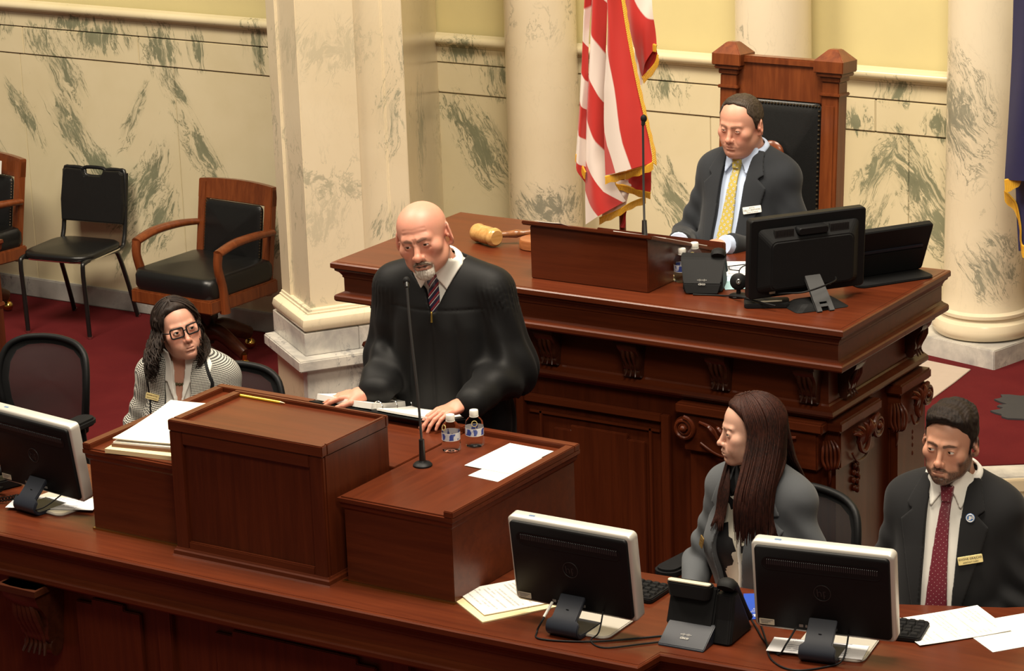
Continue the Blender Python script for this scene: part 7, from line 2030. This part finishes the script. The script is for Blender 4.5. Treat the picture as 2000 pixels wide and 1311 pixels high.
# ----------------------------------------------------------------- 5. woman in tweed
def woman_tweed():
    s = Fig('woman with dark curly hair and black glasses in a black and white tweed jacket', (-1.150, 1.165, 1.552), 20, .42, (.0, -.050, .118),
            dict(w=1.02, jaw=.98, chin=.95, nose=.95, nosew=.92, brow=.6, cheek=1.08, full=1.0, fem=1.0, eye_open=.85, ear=.95, scale=.90), (36, -7, -11))
    T_ = lambda P: torso(P, .152, .108, .02, .10, .85)
    wl = s.local((-.98, .95, 1.12)); wr = s.local((-1.28, .93, 1.12))
    el, er = (.225, .0, -.325), (-.225, .0, -.325)
    shl, shr = (.135, .012, -.090), (-.135, .012, -.090)
    arms = [(shl, el, tuple(wl)), (shr, er, tuple(wr))]
    hands = [dict(wrist=tuple(wl), f=tuple(s.vloc((-.9, -.3, -.1))), n=(0, .1, 1), side=1, curl=.3, s=.9), dict(wrist=tuple(wr), f=tuple(s.vloc((.8, -.4, -.1))), n=(0, .1, 1), side=-1, curl=.3, s=.9)]
    s.body(T_, arms, hands, (.62, .325, .235), (.42, .15, .13), (.05, .03, .022), .052, inset=.004, blush=.6, brow_amt=.55)
    s.head.eyes(s.root, V3(0, 0, s.h), (10, -6), (.045, .040, .025))
    nk = lambda P: s.neck(P, .053)
    U = lambda P: smin(T_(P), s.neck(P, .0535), .03)
    lap = [(.050, .020), (.085, .010), (.118, -.075), (.110, -.125), (.060, -.34), (.046, -.36), (.048, -.20), (.048, -.06)]
    big = [(.050, .024), (.090, .016), (.129, -.075), (.121, -.130), (.072, -.34), (.050, -.52), (.040, -.52), (.046, -.20), (.048, -.06)]
    op = [(-.062, .09), (.062, .09), (.048, -.20), (.046, -.36), (.060, -.70), (-.060, -.70), (-.046, -.36), (-.048, -.20)]
    def trim(P):
        A = P.copy(); A[:, 0] = np.abs(A[:, 0])
        return np.maximum(np.maximum(shell(T_(P), .013 + .0058, .0034), poly2(A, big)), P[:, 1] - .05)
    s.obj('jacket_trim', trim, ((-.19, .19), (-.22, .09), (-.54, .07)), .0034, M['robe'], sm=3)
    lap2 = lap
    def shirtV(P):
        d = np.maximum(smin(T_(P) - .004, s.neck(P, .054), .03), P[:, 2] - .0)
        d = np.maximum(d, -np.maximum(poly2(P, [(-.034, .05), (.040, .05), (.010, -.17), (-.004, -.17)]), P[:, 1] - .03))
        d = d + .0012 * wob(P, 30, 3)
        return np.maximum(np.maximum(d, -(P[:, 2] + .58)), -(T_(P) + .004))
    J0 = suit(s, T_, arms, M['tweed'], M['shirt_white'], None, op, (lap2, lap2), sleeve_r=(.052, .048, .046, .038), collar=False, joff=.013, lapel_lift=.0105, shirt_fn=shirtV)
    def col(P):
        A = P.copy(); A[:, 0] = np.abs(A[:, 0])
        u = U(P)
        fl = poly2(A, [(.030, .040), (.060, .050), (.116, -.012), (.106, -.085), (.044, -.070), (.012, -.150), (.006, -.165), (.020, -.06)])
        return np.maximum(np.maximum(shell(u, .0125, .0036), fl), P[:, 1] - .03)
    s.obj('collar', col, ((-.13, .13), (-.20, .06), (-.19, .07)), .0032, M['shirt_white'], sm=2)
    ch = []
    for k in range(13):
        a = -PI / 2 + (k - 6) / 6 * 1.2
        x = .060 * math.sin((k - 6) / 6 * 1.15); z = -.055 - .028 * math.cos((k - 6) / 6 * 1.15 * 1.2)
        ch.append((x, front_y(lambda P: smin(T_(P) + .004, s.neck(P, .052), .03), x, z) - .003, z))
    nb = MB().tube(ch, .0016, 6, 2).build('necklace', M['nail'], s.root, loc=s.L, smooth=60)
    for k in (4, 5, 6, 7, 8):
        MB().ball(ch[k], (.0065, .005, .006), 8, 6).build('stone', plain('necklace_stone', (.10, .085, .035), .25) if k == 4 else bpy.data.materials['necklace_stone'], nb, smooth=180)
    addbadge(s, lambda P: J0(P) - .014, -.098, -.125, .062, .022, M['badge_gold'], [('JENNIFER NOVAK', .0066, .0035), ('SECRETARY OF THE SENATE', .0040, -.0055)], M['ink_brown'], 2, off=.004)
    # glasses
    hd = s.head
    gl = None
    m = Matrix([list(map(float, r_)) for r_ in hd.R]).to_4x4(); m.translation = [float(v) for v in hd.pos + V3(0, 0, s.h)]
    sc = Matrix.Scale(hd.k['scale'], 4)
    g = MB(); g.xf = m @ sc
    for sx in (-1, 1):
        rr = rrect(.051, .035, .009, 4)
        path = [(sx * .0325 + x, -.1005 + .0075 * ((sx * .0325 + x) / .06) ** 2 * 1.6, .001 + z + (.003 if z > 0 else 0) * abs(x) / .025) for x, z in rr]
        g.tube(path + [path[0]], .0030, 7)
        g.tube([(sx * .056, -.0925, .008), (sx * .073, -.075, .010), (sx * .080, -.02, .008), (sx * .081, .012, .004), (sx * .079, .03, -.014)], .0024, 6, 3)
    g.tube([(-.009, -.1005, .004), (0, -.1035, .007), (.009, -.1005, .004)], .0022, 6, 3)
    gl = g.build('glasses', M['black_plastic'], s.root, smooth=60)
    for sx in (-1, 1):
        b = MB(); b.xf = m @ sc
        rr = rrect(.050, .034, .0088, 4)
        b.rings([[(sx * .0325 + x, -.1003 + .0075 * ((sx * .0325 + x) / .06) ** 2 * 1.6 + dy, .001 + z) for x, z in rr] for dy in (0, .0009)])
        b.build('lens', M['lens'], gl)
    def base(P):
        L = hd.loc(P).astype(f32); A = L.copy(); A[:, 0] = np.abs(A[:, 0])
        d = hd.skull(L) - .011 - .004 * wob(L, 70, 2)
        d = smin(d, ell(L, (0, .040, -.055), (.080, .058, .095)), .05)
        d = d + .004 * wob(L, 110, 4)
        mm = -((A - V3(0, -.066, .082)) @ V3(-.12, .86, .48))
        d = smax(d, mm, .012)
        d = np.maximum(d, -(hd.skull(L) + .012))
        return d * hd.k['scale']
    p = hd.pos
    s.obj('hair', base, ((p[0] - .15, p[0] + .15), (p[1] - .14, p[1] + .17), (p[2] - .19, p[2] + .15)), .0034, M['hair_curly'])
    hp = hair_paths(s, T_, 420, -.012, .165, 58, .016, (.0855, .109, .0955), seed=9, curl=.0095, wave=.075, npt=44, drift=.05, fb=.02)
    locks(s, 'hair_curls', hp, M['hair_curly'], .0028, sides=4)
    s.trousers(M['suit_black'])
M['tweed'] = tweed_mat()
woman_tweed()
bpy.context.view_layer.update()
